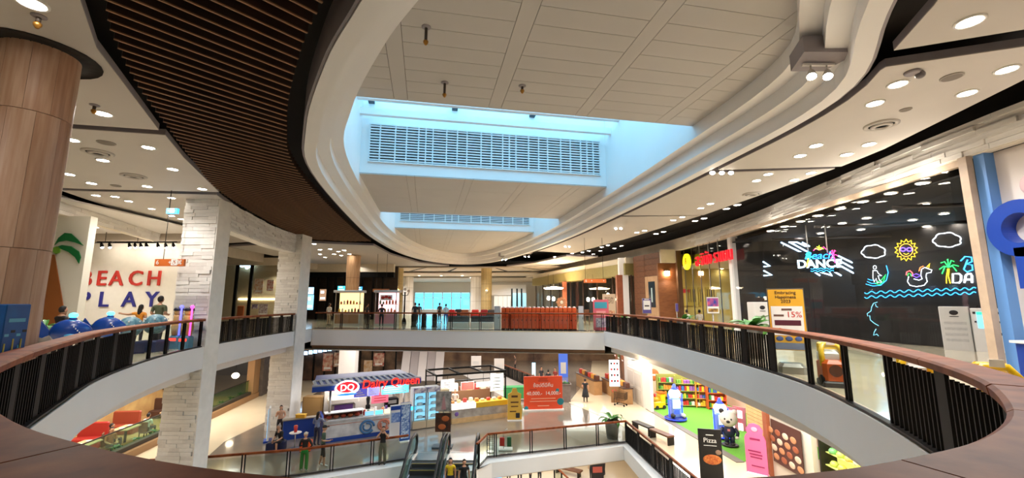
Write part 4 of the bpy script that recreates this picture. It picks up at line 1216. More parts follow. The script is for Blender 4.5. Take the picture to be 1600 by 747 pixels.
kiosk('drinks kiosk with pink and white lit sign right of the wooden column', 588, 622, 33.2, M('kiosk_pink', (226, 150, 160), .5), emis('kiosk_pinkglow', (250, 196, 200), 1.5), 6, 2)
t = thing('kiosk_sign', 'red fruit sign on the pink drinks kiosk', 'sign', (Q(604, 473, 32.7).x, 32.6, 2.0))
B().box((0, 0, .1), (.9, .04, .4)).obj('sign_board', printw, t)
for i, (x, z) in enumerate(((-.25, .1), (0, .15), (.25, .1))): B().ball((x, -.04, z), (.14, .03, .11), 10, 6).obj('fruit_print', redm, t)
hang_sign('brown hanging direction sign over the drinks kiosk', 583, 608, 451.5, 456, 35, M('sign_brown', (150, 96, 52), .5), [(-.5, '+'), (.2, '▸')], [-.6, .6], 5.7)
t = thing('street_lamp', 'black lamp post with three globes behind the bridge railing', 'lamp post', (Q(632, 480, 36).x, 36, 0))
B().lathe([(.2, 0), (.16, .3), (.07, .5), (.06, 2.5), (.1, 2.6)], 12).obj('pole', black_steel, t)
for x in (-.3, 0, .3):
    B().tube([(0, 0, 2.3), (x * .8, 0, 2.35), (x, 0, 2.55)], .03, 6).obj('arm', black_steel, t)
    B().ball((x, 0, 2.68 if x else 2.82), .12, 10, 8).obj('globe', M('globe_glass', (190, 176, 160), .3), t)
# people and seats behind the bridge rail
far = [(515, 33, (226, 220, 210), (180, 150, 120), 'person in a pale shirt serving at the snack kiosk', 1.66, 475), (574, 33.6, (60, 60, 66), (40, 40, 44), 'person in dark clothes between the two kiosks', 1.65, 475),
       (597, 31.4, (30, 30, 34), (30, 30, 40), 'person in black at the drinks kiosk counter', 1.6, 475), (649, 34, (40, 36, 40), (30, 30, 34), 'person in black left of the far windows behind the railing', 1.7, 475),
       (655, 36, (70, 60, 60), (40, 40, 50), 'second dark figure left of the far windows behind the railing', 1.65, 475), (687, 38, (90, 80, 76), (36, 36, 46), 'person in grey brown walking behind the railing mid bridge', 1.68, 475),
       (697, 34, (190, 200, 210), (60, 80, 140), 'person in pale top and blue trousers behind the railing mid bridge', 1.6, 475)]
for u, Y, tp, bt, lb, h, v in far:
    q = Q(u, v, Y); person(lb, (q.x, Y, 0), rnd.uniform(2.4, 3.8), h, tp, bt)
for i, (u, Y, col) in enumerate(((706, 44, (206, 40, 44)), (727, 44, (150, 90, 60)), (743, 43, (206, 50, 40)), (757, 43.5, (150, 30, 36)), (768, 42, (60, 56, 60)), (717, 46, (50, 46, 50)))):
    q = Q(u, 485, Y)
    t = thing('lounge_chair', ['red', 'tan', 'bright red', 'dark red', 'charcoal', 'black'][i] + ' high backed lounge chair on the far side of the bridge', 'chair', (q.x, Y, 0), PI)
    m = M('lounge_%d_%d' % (col[0], col[1]), col, .5)
    B().bbox((0, 0, .42), (.7, .7, .24), .06).obj('seat', m, t); B().bbox((0, .33, .7), (.7, .18, .7), .08).obj('backrest', m, t)
    for s in (-1, 1): B().bbox((s * .4, 0, .5), (.14, .7, .6), .05).obj('armrest', m, t)
    B().lathe([(.28, 0), (.28, .06), (.05, .1), (.05, .32)], 12).obj('pedestal', steel, t)
for i, u in enumerate((645, 661, 678)):
    q = Q(u, 500, 30.6)
    t = thing('rubbish_bin' if i else 'sign_stand', ['black floor stand behind the glass railing, left one', 'black bin behind the glass railing, middle one', 'black bin behind the glass railing, right one'][i], 'bin' if i else 'stand', (q.x, 30.9, 0))
    B().lathe([(.2, 0), (.2, .05), (.17, .1), (.19, .8), (.15, .9)], 12).obj('body', black_steel, t); B().lathe([(.16, .9), (.1, .98)], 12).obj('lid', dark_steel, t)
for i, (u0, u1, m) in enumerate(((700, 733, (60, 62, 66)), (736, 772, (44, 46, 52)))):
    a, c = Q(u0, 500, 30.2), Q(u1, 500, 30.2); w = c.x - a.x
    t = thing('bench_sofa', ['dark grey', 'black'][i] + ' low counter bench behind the glass railing of the bridge', 'bench', ((a.x + c.x) / 2, 30.3, 0))
    B().bbox((0, 0, .2), (w, .6, .4), .04).obj('base', M('bench_pale', (196, 188, 178), .5), t); B().bbox((0, 0, .6), (w, .5, .4), .05).obj('top_cushion', M('bench_%d' % m[0], m, .6), t)
# row of orange lockers
lock_o = M('locker_orange', (196, 70, 28), .4, var=.06); lock_d = M('locker_orange_top', (214, 92, 40), .4)
p0, p1 = V(783, 500, (BR0.x, BR0.y + 1.0), bd), V(901, 500, (BR0.x, BR0.y + 1.0), bd)
nl = 17; proto = None
lk = (Vector((p1.x, p1.y)) - Vector((p0.x, p0.y))); pitch = lk.length / nl; ang = math.atan2(lk.y, lk.x)
for i in range(nl):
    q = Vector((p0.x, p0.y)) + lk * ((i + .5) / nl)
    if proto is None:
        proto = t = thing('locker', 'x', 'locker', (q.x, q.y, 0), ang, 'row of orange lockers on the bridge')
        B().bbox((0, .2, .72), (pitch - .015, .4, 1.36), .015).obj('body', lock_o, t)
        d_ = B().bbox((0, -.01, .62), (pitch - .04, .025, 1.1), .01).obj('door', lock_o, t)
        B().box((pitch * .3, -.035, .62), (.045, .03, .09)).obj('lock', black_steel, d_)
        B().bbox((0, -.01, 1.28), (pitch - .04, .03, .2), .03).obj('top_flap', lock_d, t)
        B().lathe([(pitch * .34, 1.38), (pitch * .3, 1.46), (.02, 1.48)], 12, c=(0, .12, 0)).obj('rounded_top', M('locker_top_white', (226, 214, 206), .4), t)
        B().box((0, -.012, .05), (pitch - .03, .03, .08)).obj('plinth', black_steel, t)
        o = t
    else: o = dup(proto, (q.x, q.y, 0), ang)
    o['label'] = 'narrow orange locker in the row behind the bridge rail' + which(i, nl)
for i, (u0, u1) in enumerate(((772, 781), (904, 912))):
    a, c = V(u0, 500, (BR0.x, BR0.y + 1.0), bd), V(u1, 500, (BR0.x, BR0.y + 1.0), bd)
    t = thing('control_cabinet', 'grey steel cabinet at the %s end of the orange lockers' % ('left' if i == 0 else 'right'), 'cabinet', ((a.x + c.x) / 2, (a.y + c.y) / 2, 0), ang)
    w = (c - a).length
    B().bbox((0, .2, .75), (w, .4, 1.5), .015).obj('body', M('cabinet_grey', (176, 178, 182), .4), t)
    d_ = B().box((0, -.01, .75), (w * .86, .02, 1.36)).obj('door', M('cabinet_grey2', (190, 192, 196), .4), t)
    B().box((w * .3, -.03, .75), (.03, .03, .12)).obj('handle', dark_steel, d_)
def standee(label, u, v, Y, w, h, base, bands, z0=0, rz=0, cat='standee', name='standee'):
    """upright printed board on a foot; bands = [(x, z, w, h, material)] in fractions of the board"""
    q = Q(u, v, Y)
    t = thing(name, label, cat, (q.x, Y, z0), rz)
    B().bbox((0, 0, .03), (w * .9, .4, .06), .01).obj('foot', steel, t)
    B().span((-w / 2, -.02, .06), (w / 2, .02, h)).obj('board', base, t)
    for k_, (x, z, bw, bh, m) in enumerate(bands):
        B().box((x * w, -.024 - .004 * k_, .06 + z * (h - .06)), (bw * w, .008, bh * h)).obj('print_block', m, t)
    return t
standee('pink and blue promotion standee at the right end of the bridge', 939, 490, 25.3 + 1.2, .95, 1.9, M('standee_pink', (212, 96, 110), .5),
        [(0, .82, .8, .2, M('standee_teal', (60, 150, 170), .5)), (0, .55, .6, .16, M('standee_rose', (226, 150, 150), .5)), (.05, .25, .8, .3, M('standee_violet', (120, 90, 130), .5, rgb2=(200, 190, 200), scale=9))])
plant('leafy plant beside the pink promotion standee', (6.9, 26.7, 0), 11, .55, .13, (.22, .75), seed=11)
hang_sign('orange hanging direction sign in front of the far right restaurant', 912, 947, 436, 442, 27.5, orange, [(-.8, '6'), (-.3, '+'), (.8, '▸')], [-.85, .75], 5.9, gsize=.3)

# ------------------------------------------------------------------ right side of the upper level
AR = Along(SRL)
# olive canopy restaurant
rr_ = struct(link('wall_olive_restaurant', None), 'dark glass restaurant front under an olive canopy beam')
path = [(8.75, 33.0), (6.9, 39.5), (4.6, 47), (2.6, 55)]
B().sweep(path, [(0, 3.85), (-1.2, 3.85), (-1.2, 4.75), (0, 4.75)]).obj('canopy_beam', M('olive_beam', (150, 138, 86), .6, var=.05), rr_)
B().sweep(offset(path, -.1), [(0, 4.75), (-1.0, 4.75), (-1.0, 5.2), (0, 5.2)]).obj('upper_bulkhead', cream, rr_)
AP = Along(offset(path, -.5))
for k in range(9):
    p, tt = AP.at(AP.len * k / 8); B().box((0, 0, 1.93), (.12, .12, 3.84)).obj('mullion', M('bronze_frame', (66, 40, 26), .4), rr_, (p.x, p.y, 0))
for k in range(8):
    pp = AP.cut(AP.len * k / 8 + .08, AP.len * (k + 1) / 8 - .08)
    B().sweep(pp, [(0, .1), (.02, .1), (.02, 3.8), (0, 3.8)]).obj('glass_pane', shop_glass, rr_)
B().sweep(offset(path, -4.5), [(0, 0), (.2, 0), (.2, 4.2), (0, 4.2)]).obj('back_wall', M('restaurant_dark', (52, 38, 30), .6, var=.3, scale=1.5), rr_)
for u, Y in ((968, 33.4), (882, 44)):
    q = Q(u, 460, Y); B().box((q.x, Y, 1.95), (.45, .45, 3.8)).obj('wood_post', M('rust_wood', (150, 82, 52), .5, var=.1), rr_)
t = thing('ceiling_lamp', 'large glowing round ceiling lamp inside the olive canopy restaurant', 'lamp', (Q(865, 452, 42).x, 42, 3.05))
B().lathe([(.9, 0), (.95, .1), (.2, .22)], 20).obj('shade', lamp_soft, t); B().tube([(0, 0, .2), (0, 0, .9)], .03, 6).obj('rod', dark_steel, t)
for i, (u, v) in enumerate(((857, 466), (865, 467), (919, 468), (927, 468), (958, 467), (950, 461))):
    q = Q(u, v, 37.5); t = thing('pendant_lamp', 'small glowing pendant lamp inside the olive canopy restaurant' + which(i, 6), 'lamp', q, 0, 'pendants of the olive canopy restaurant')
    B().ball((0, 0, 0), (.14, .14, .17), 10, 8).obj('shade', lamp_soft, t); B().tube([(0, 0, .15), (0, 0, 4.2 - q.z)], .01, 5).obj('cord', black_steel, t)
t = thing('wall_art', 'brown flower sculpture on a stand inside the olive canopy restaurant', 'sculpture', (Q(878, 478, 36).x, 36.2, 0))
B().lathe([(.25, 0), (.2, .05), (.04, .1), (.04, 1.2)], 10).obj('stand', dark_steel, t)
for k in range(8):
    a = k * PI / 4; B().ball((.3 * math.cos(a), 0, 1.75 + .3 * math.sin(a)), (.16, .05, .16), 8, 6).obj('petal', M('petal_tan', (190, 130, 90), .5), t)
B().ball((0, -.04, 1.75), (.16, .06, .16), 10, 6).obj('flower_centre', M('petal_cream', (226, 206, 180), .5), t)
standee('tall beige menu board with food picture in front of the olive canopy restaurant', 952, 480, 31.5, .95, 2.35, M('menu_beige', (206, 184, 158), .5), [(0, .8, .7, .2, M('menu_text', (120, 96, 80), .5, rgb2=(206, 184, 158), scale=20)), (0, .3, .8, .35, M('menu_food', (170, 70, 50), .5, rgb2=(224, 190, 150), scale=9))])
for i, u in enumerate((905, 918, 932)):
    q = Q(u, 497, 33.5); t = thing('bar_stool', 'tall wooden bar stool outside the olive canopy restaurant' + which(i, 3), 'stool', (q.x, 33.6, 0), 0, 'stools outside the restaurant')
    B().bbox((0, 0, .74), (.4, .4, .06), .02).obj('seat', walnut, t); B().box((0, .19, 1.0), (.4, .04, .4)).obj('backrest', walnut, t)
    for sx in (-1, 1):
        for sy in (-1, 1): B().tube([(sx * .17, sy * .17, 0), (sx * .15, sy * .15, .72)], .022, 6).obj('leg', walnut, t)
lamp((5.2, 40, 3.7), 120, .2); lamp((7.5, 35, 3.7), 120, .2)
# white post and wood clad wall
wl = struct(link('wall_wood_clad', None), 'wood clad wall with a recessed door and white side post')
q = V(977, 460, (9.95, 33.0), (1, 0)); B().span((q.x - .35, 33.2, 0), (q.x + .35, 33.6, 5.2)).obj('white_post', white_trim, wl)
W0, W1 = Vector((9.3, 32.6)), Vector((10.2, 29.0)); wd_ = (W1 - W0).normalized()
wang = math.atan2(wd_.y, wd_.x)
def on_w(s, off=0): return W0 + wd_ * s + Vector((wd_.y, -wd_.x)) * off
mid = on_w(1.75, -.3); B().box((mid.x, mid.y, 2.6), (3.5, .5, 5.2), wang).obj('wall_core', M('plank_joint', (52, 30, 20), .8), wl)
for k in range(13):
    for j in range(2):
        if j == 1 and k < 9: continue
        s0 = .76 if j == 0 else 2.5
        w_ = 1.5 if j == 0 else 1.9
        p = on_w(s0, -.03); B().box((0, 0, 0), (w_, .06, .385)).obj('plank', walnut, wl, (p.x, p.y, .2 + k * .4), wang)
p = on_w(2.5, -.01); B().box((0, 0, 1.8), (1.9, .05, 3.55)).obj('light_wood_panel', oak, wl, (p.x, p.y, 0), wang)
p = on_w(2.4, .02); B().box((0, 0, 2.3), (.8, .04, 1.8)).obj('door_glass', M('door_glass_dark', (40, 52, 62), .15), wl, (p.x, p.y, 0), wang)
B().box((.02, -.03, 2.25), (.14, .02, 1.0)).obj('door_letter_strip', M('pale_strip', (190, 214, 214), .5), wl, (p.x, p.y, 0), wang)
A0, A1 = Vector((11.0, 28.6)), Vector((11.35, 26.9))
B().box((10.75, 29.3, 2.2), (1.5, .2, 4.4)).obj('alcove_back', M('alcove_wood', (120, 70, 36), .5, rgb2=(140, 86, 46), scale=3, stretch=(1, 1, 8)), wl)
B().box((10.75, 28.9, 4.85), (1.3, .3, .9)).obj('alcove_lintel', cream, wl)
B().box((11.25, 28.75, 2.6), (.3, .3, 5.2)).obj('dark_post', M('bronze_post', (92, 62, 36), .5), wl)
q = Q(1043, 427, 29.0); t = thing('wall_lantern', 'small lit square lantern in the brown alcove', 'lamp', (q.x, 29.08, q.z))
B().bbox((0, 0, 0), (.28, .2, .3), .02).obj('shade', lamp_soft, t); B().box((0, .02, .19), (.34, .26, .06)).obj('cap', dark_steel, t)
lamp((10.6, 28.7, 3.5), 40, .1)
# notice stands by the rail
def frame_stand(label, u0, v0, u1, v1, Y, parts, stand=True, z0=0):
    a, c = Q(u0, v0, Y), Q(u1, v1, Y); w, h = c.x - a.x, a.z - c.z
    t = thing('sign_stand', label, 'sign stand', ((a.x + c.x) / 2, Y, z0))
    zb = c.z - z0
    B().span((-w / 2, -.02, zb), (w / 2, .02, zb + h)).obj('sign_frame', steel, t)
    for k_, (x, z, bw, bh, m) in enumerate(parts): B().box((x * w, -.026 - .005 * k_, zb + z * h), (bw * w, .012, bh * h)).obj('print_block', m, t)
    if stand:
        B().tube([(0, .02, 0), (0, .02, zb)], .03, 8).obj('pole', steel, t); B().lathe([(.24, 0), (.24, .03), (.03, .06)], 14).obj('foot', steel, t)
    return t
viol = M('notice_violet', (92, 78, 150), .5)
frame_stand('violet and white notice stand in front of the wood clad wall', 1003, 466, 1018, 490, 24.6, [(0, .5, .92, .94, viol), (0, .55, .78, .6, printw), (0, .5, .5, .08, printk), (0, .93, .5, .05, printw)])
# yellow restaurant
yr = struct(link('wall_yellow_restaurant', None), 'glass front of the warm yellow restaurant')
ylw = M('restaurant_yellow', (214, 190, 106), .6, var=.05, scale=.8)
B().span((11.6, 31.0, 0), (21, 31.2, 5.2)).obj('back_wall', ylw, yr)
B().span((11.76, 23.2, 4.15), (21, 31.0, 4.25)).obj('inner_ceiling', M('restaurant_ceiling', (226, 214, 186), .6), yr)
G0, G1 = (11.75, 26.5), (11.72, 22.9)
for k in range(6):
    y = 28.9 - k * 1.2; B().box((11.73, y, 2.6), (.05, .05, 5.2)).obj('mullion', steel, yr)
    if k < 5: B().span((11.72, y - 1.17, .1), (11.735, y - .03, 5.15)).obj('glass_pane', shop_glass, yr)
q = V(1146, 430, (11.3, 22.6), (1, 0)); B().box((q.x + .05, 22.55, 2.6), (.4, .3, 5.2)).obj('white_side_post', white_trim, yr)
for i, (u0, u1) in enumerate(((1062, 1089), (1091, 1100), (1102, 1118))):
    a, c = Q(u0, 449, 30.9), Q(u1, 478, 30.9)
    t = thing('menu_art', ['large menu panel with red fish on the yellow wall', 'narrow menu panel in the middle of the yellow wall', 'menu panel at the right of the yellow wall'][i], 'wall art', ((a.x + c.x) / 2, 30.95, c.z))
    w, h = c.x - a.x, a.z - c.z
    B().span((-w / 2, -.05, 0), (w / 2, 0, h)).obj('panel', M('panel_yellow', (190, 164, 66), .6), t)
    for k in range(max(2, int(w / .16))):
        x = -w / 2 + .12 + k * .16
        if i == 0 and k < 3: continue
        B().box((x, -.056, h * .55), (.05, .014, h * .7)).obj('brush_stroke', M('ink_brown', (70, 50, 26), .6), t)
    if i == 0: B().plate([(-.5, 0), (-.3, .16), (.05, .14), (.2, .03), (.36, .14), (.34, -.12), (.18, -.02), (0, -.14), (-.3, -.14)], (-w * .2, -.05, h * .8), (1, 0, 0), (0, 0, 1), .012).obj('red_fish', redm, t)
for i, (u, v) in enumerate(((1072, 418), (1093, 413), (1079, 424), (1104, 426), (1128, 420), (1117, 428))):
    q = P(u, v, 4.14); downlight((q.x, q.y, 4.13), 'downlight in the ceiling of the yellow restaurant' + which(i, 6), 'downlights of the yellow restaurant', .9)
lamp((14, 28.5, 4.05), 300, .2); lamp((13.2, 25.5, 4.05), 220, .2)
pl = ((11.35, 26.2), (11.35, 22.9)); dirr = (0.0, -1.0)
q = V(1073, 409, pl[0], dirr)
t = thing('shop_sign', 'round yellow sign with a figure 8 and red lettering over the yellow restaurant', 'sign', (0, 0, 0))
b = B(); b.tube([(q.x + .06, q.y, q.z), (q.x - .06, q.y, q.z)], .52, 28); b.obj('round_disc', emis('sign_yellow', (244, 226, 30), 1.2), t)
text('figure', '8', .62, M('figure_gold', (196, 150, 20), .5), t, (q.x - .07, q.y, q.z), (PI / 2, 0, -PI / 2), .01)
e = V(1113, 403, pl[0], dirr)
text('red_lettering', 'ฮะจิบัง ราเมน', 1.0, emis('sign_redglow', (206, 22, 36), .8), t, (e.x, e.y, e.z), (PI / 2, 0, -PI / 2), .05, bold=0, sx=.86)
for y in (26.0, 25.2, 24.4, 23.4): B().tube([(11.4, y, q.z + .3), (11.4, y, 5.2)], .015, 5).obj('hanger', dark_steel, t)
frame_stand('poster stand with a pink and blue picture before the yellow restaurant', 1103, 464, 1124, 490, 20.4, [(0, .5, .94, .96, printw), (0, .68, .9, .5, M('poster_pinkblue', (210, 90, 120), .5, rgb2=(40, 60, 150), scale=5)), (0, .2, .8, .2, M('poster_gold', (200, 160, 70), .5, rgb2=(90, 60, 50), scale=6))])
frame_stand('violet narrow banner at the left of the yellow restaurant', 1055, 474, 1060, 487, 26.0, [(0, .5, .9, .95, viol)])
for i, (u, c2, lb) in enumerate(((1073, (224, 220, 214), 'diner in white seated at the left of the yellow restaurant'), (1093, (236, 226, 220), 'diner in cream seated in the middle of the yellow restaurant'))):
    q = Q(u, 490, 25.6); q2 = Q(u, 490, 28); person(lb, (q2.x, 28, .02), 2.9, 1.7, c2, (60, 60, 70), sit=True, arms=('lap', 'lap'))
    t = thing('dining_stool', 'brown stool under the ' + lb.split(' seated')[0], 'stool', (q2.x, 28.02, 0)); B().bbox((0, 0, .31), (.4, .4, .06), .02).obj('seat', walnut, t); B().tube([(0, 0, 0), (0, 0, .29)], .05, 8).obj('pedestal', steel, t)
plant('broad leaved plant in a planter before the wood clad wall', (7.35, 18.6, 0), 14, .75, .2, (.28, .98), seed=21)
plant('broad leaved plant in front of the dark neon shop', (7.65, 13.8, 0), 14, 1.0, .3, (.3, 1.0), bend=1.3, seed=22)

# ------------------------------------------------------------------ dark neon shop
ds = struct(link('wall_neon_shop', None), 'black walled shop with neon drawings behind glass')
CN = Vector((16.05, 20.2)); WA = Vector((11.75, 22.6)); WB = Vector((20.4, 9.4))
da, db = (CN - WA).normalized(), (WB - CN).normalized()
bb = B(); bar3(bb, WA, CN, .1, (0, 5.3)); bb.obj('left_black_wall', black_wall, ds)
bb = B(); bar3(bb, CN, WB, .1, (0, 5.3)); bb.obj('right_black_wall', black_wall, ds)
B().prism([(11.25, 10.2), (11.7, 22.7), (16.1, 20.3), (20.5, 9.4), (11.5, 9.4)], 4.85, 4.9).obj('black_ceiling', M('black_ceiling', (14, 12, 12), .8), ds)
# black panels on the lower part of the walls
for s0, s1, z1 in ((.1, 1.3, 5.1), (1.35, 3.3, 2.55), (3.35, 5.4, 2.55)):
    a, c = WA + da * s0, WA + da * s1; nn = Vector((da.y, -da.x)) * .09
    bb = B(); bar3(bb, a + nn, c + nn, .06, (.02, z1)); bb.obj('wall_panel', M('black_panel', (24, 22, 23), .5, var=.2), ds)
for s0, s1, z1 in ((1.6, 4.3, 1.62), (4.4, 6.0, 1.6)):
    a, c = CN + db * s0, CN + db * s1; nn = Vector((db.y, -db.x)) * .35
    bb = B(); bar3(bb, a + nn, c + nn, .06, (.02, z1)); bb.obj('wall_panel', M('black_panel2', (34, 31, 31), .45, var=.2), ds)
for i, (x0, x1) in enumerate(((12.0, 16.5), (11.6, 17.4), (11.6, 18.6))):
    y = 19.5 - i * 3.4; B().tube([(x0, y, 4.6), (x1, y - 1.2, 4.6)], .06, 6).obj('ceiling_pipe', M('pipe_dark', (44, 40, 40), .5), ds)
pts = [(1442, 285), (1392, 301), (1348, 314), (1313, 325), (1279, 336), (1251, 345), (1444, 318), (1393, 330), (1354, 340), (1316, 348), (1345, 358), (1475, 333), (1426, 343), (1383, 351), (1448, 353), (1405, 360), (1489, 347), (1226, 353), (1204, 360), (1366, 366), (1282, 364)]
for i, (u, v) in enumerate(sorted(pts)):
    p = P(u, v, 4.85)
    downlight((p.x, p.y, 4.83), 'bright downlight in the black ceiling of the neon shop' + which(i, len(pts)), 'downlights of the neon shop', 1.0)
for x, y in ((13, 19), (14.5, 15), (13.5, 12), (15.5, 18)): lamp((x, y, 4.78), 90, .12)
# glass front
for y in (10.4, 13.4, 16.4, 19.4):
    x = 11.05 + (y - 10.1) * .05; bb = B(); bar3(bb, (x, y + .04), (x + .14, y + 2.96), .015, (.06, 5.15)); bb.obj('glass_pane', glass_mat('clear_front', (244, 244, 244), .03), ds)
# neon drawings
def neon(parent, name, uvs, p0, d, col, r=.025, closed=False, e=4, lift=.1):
    n = Vector((d[1], -d[0], 0)); n.normalize()
    pts = [V(u, v, p0, d) for u, v in uvs]
    cp = Vector((0, 0, EYE))
    pts = [p + (n if n.dot(cp - p) > 0 else -n) * lift for p in pts]
    return B().tube(pts, r * .72, 6, closed=closed).obj(name, emis('neon_%d_%d_%d' % col, col, e), parent)
WHT, BLU, YEL, GRN, PNK, PUR = (235, 245, 255), (50, 160, 240), (250, 210, 40), (40, 200, 90), (250, 60, 140), (110, 80, 240)
def nthing(label): return thing('neon_sign', label, 'neon sign', (0, 0, 0))
def cloud(cx, cy, w, h):
    out = []
    for k in range(40):
        a = 2 * PI * k / 40; rr = 1 + .14 * abs(math.sin(a * 3.5))
        out.append((cx + w * rr * math.cos(a), cy - h * rr * math.sin(a) * (1 if math.sin(a) > 0 else .7)))
    return out
t = nthing('white neon cloud outline above the surfer'); neon(t, 'cloud_tube', cloud(1367, 395, 17, 11), CN, db, WHT, closed=True)
t = nthing('white neon cloud outline above the palm tree'); neon(t, 'cloud_tube', cloud(1482, 377, 20, 12), CN, db, WHT, closed=True)
t = nthing('yellow neon sun with blue sunglasses')
neon(t, 'sun_rays', [(1418 + (18 if k % 2 else 13.5) * math.cos(k * PI / 14), 391 - (17 if k % 2 else 12.5) * math.sin(k * PI / 14)) for k in range(28)], CN, db, YEL, .02, True)
neon(t, 'sun_face', [(1418 + 10.5 * math.cos(k * PI / 10), 391 - 10 * math.sin(k * PI / 10)) for k in range(20)], CN, db, (250, 180, 60), .016, True)
for s in (-1, 1): neon(t, 'sunglass_lens', [(1418 + s * 5 + 4 * math.cos(k * PI / 5), 390 - 2.8 * math.sin(k * PI / 5)) for k in range(10)], CN, db, PUR, .03, True)
neon(t, 'smile', [(1414, 396), (1418, 398), (1422, 396)], CN, db, YEL, .014)
t = nthing('neon surfer on a green board riding a blue wave')
neon(t, 'surfer_head', [(1369 + 2.5 * math.cos(k * PI / 4), 418 - 3 * math.sin(k * PI / 4)) for k in range(8)], CN, db, WHT, .014, True)
neon(t, 'surfer_body', [(1366, 423), (1372, 423), (1375, 428), (1380, 431), (1374, 431), (1376, 437), (1380, 441), (1373, 442), (1371, 435), (1368, 441), (1366, 434), (1366, 423)], CN, db, WHT, .014)
neon(t, 'surf_board', [(1370, 443), (1380, 437), (1386, 429), (1383, 439), (1376, 445), (1370, 443)], CN, db, GRN, .02)
neon(t, 'wave_line', [(1355, 444), (1366, 447), (1378, 446), (1387, 438), (1390, 426), (1387, 415)], CN, db, BLU, .02)
neon(t, 'wave_line', [(1357, 440), (1364, 443), (1370, 443)], CN, db, BLU, .016)
neon(t, 'wave_line', [(1358, 436), (1363, 438), (1368, 438)], CN, db, BLU, .016)
t = nthing('neon unicorn swimming ring with a rainbow tail')
neon(t, 'ring_body', [(1422, 432), (1420, 440), (1424, 446), (1434, 448), (1446, 446), (1451, 440), (1449, 432), (1450, 427), (1457, 426), (1458, 422), (1452, 420), (1447, 418), (1442, 421), (1441, 430), (1443, 436), (1438, 438), (1430, 436)], CN, db, WHT, .018)
neon(t, 'ring_inner', [(1427, 430), (1434, 434), (1441, 431), (1434, 428)], CN, db, PUR, .018, True)
neon(t, 'horn', [(1449, 419), (1455, 412), (1453, 420)], CN, db, YEL, .016)
neon(t, 'mane', [(1445, 416), (1440, 418), (1438, 424)], CN, db, (250, 120, 60), .02)
neon(t, 'tail', [(1418, 430), (1419, 425), (1424, 423), (1428, 427), (1428, 432)], CN, db, (250, 90, 90), .026)
neon(t, 'tail', [(1420, 431), (1422, 427), (1425, 428), (1426, 432)], CN, db, GRN, .018)
t = nthing('neon palm tree with green leaves and yellow trunk')
for e1 in ((1470, 421), (1472, 411), (1482, 407), (1493, 409), (1500, 416), (1497, 424), (1474, 428)):
    neon(t, 'palm_leaf_tube', [(1484, 418), ((1484 + e1[0]) / 2, min(418, e1[1]) - 2), e1], CN, db, GRN, .026)
neon(t, 'trunk_tube', [(1483, 420), (1481, 432), (1481, 443)], CN, db, YEL, .02); neon(t, 'trunk_tube', [(1485, 420), (1484, 432), (1487, 443)], CN, db, YEL, .02)
t = nthing('blue neon letter B and white DA letters at the right edge of the black wall')
neon(t, 'letter_tube', [(1503, 408), (1510, 401), (1520, 402), (1521, 409), (1512, 413), (1521, 414), (1522, 422), (1513, 425), (1508, 421), (1514, 406)], CN, db, BLU, .03)
neon(t, 'letter_tube', [(1491, 428), (1491, 442), (1501, 442), (1504, 438), (1504, 431), (1501, 428)], CN, db, WHT, .045, True)
neon(t, 'letter_tube', [(1509, 442), (1511, 431), (1514, 428), (1519, 428), (1521, 432), (1521, 442)], CN, db, WHT, .045)
neon(t, 'letter_tube', [(1511, 437), (1520, 437)], CN, db, WHT, .04)
t = nthing('two wavy blue neon lines along the black wall')
for dv in (0, 7):
    neon(t, 'wave_tube', [(1353 + 2.2 * k, 457.5 + dv - k * .055 * 1 + 1.9 * math.sin(k * .95) - .03 * k) for k in range(80)], CN, db, BLU, .022)
t = nthing('blue neon whale outline behind the dark partition')
neon(t, 'whale_outline', [(1373, 472), (1367, 474), (1364, 480), (1363, 486), (1357, 490), (1358, 494), (1361, 493), (1362, 500), (1368, 505), (1375, 509)], CN, db, (110, 190, 220), .014, e=3)
neon(t, 'whale_outline', [(1370, 475), (1371, 479), (1374, 480)], CN, db, (110, 190, 220), .012, e=3)
neon(t, 'whale_outline', [(1371, 514), (1368, 519), (1367, 524), (1372, 522), (1375, 525)], CN, db, (110, 190, 220), .014, e=3)
t = nthing('diagonal white neon light stripes on the left black wall')
for pl in ([(1220, 379), (1256, 397), (1266, 397)], [(1234, 379), (1258, 392), (1266, 396)], [(1232, 379), (1245, 379), (1258, 385), (1265, 385)], [(1253, 379), (1264, 385)], [(1309, 400), (1342, 416)], [(1306, 405), (1343, 425), (1343, 428), (1336, 427)], [(1304, 411), (1342, 432), (1346, 434)],
           [(1272, 425), (1281, 431)], [(1280, 425), (1300, 431), (1293, 422)], [(1300, 423), (1314, 431)], [(1192, 409), (1203, 416), (1193, 417)], [(1193, 423), (1206, 430), (1193, 431)]):
    neon(t, 'light_stripe', pl, WA, da, (190, 225, 255), .05, e=5)
t = thing('neon_sign', 'hanging neon sign reading Beach DANCE with palm trees', 'neon sign', (0, 0, 0))
NP, ND = Vector((12.6, 17.0)), (.96, -.28)
c0 = V(1280, 409, NP, ND); na = math.atan2(ND[1], ND[0])
B().box((c0.x + .03, c0.y + .1, c0.z), (1.35, .06, .85), na).obj('backing', black_steel, t)
text('neon_word', 'DANCE', .46, emis('neon_ice', (200, 238, 255), 4), t, (c0.x - .02, c0.y - .02, c0.z - .1), (PI / 2, 0, na), .02, bold=.008)
text('neon_word', 'Beach', .42, emis('neon_50_160_240b', (40, 140, 240), 4), t, (c0.x - .02, c0.y - .02, c0.z + .24), (PI / 2, 0, na), .02, shear=.3)
N2 = lambda nm, pts_, col, r=.02: neon(t, nm, pts_, NP, ND, col, r, e=4, lift=.06)
for e1 in ((1257, 404), (1258, 398), (1264, 396), (1268, 402), (1266, 407)): N2('palm_leaf_tube', [(1262, 402), ((1262 + e1[0]) / 2, e1[1] - 2), e1], (40, 210, 150))
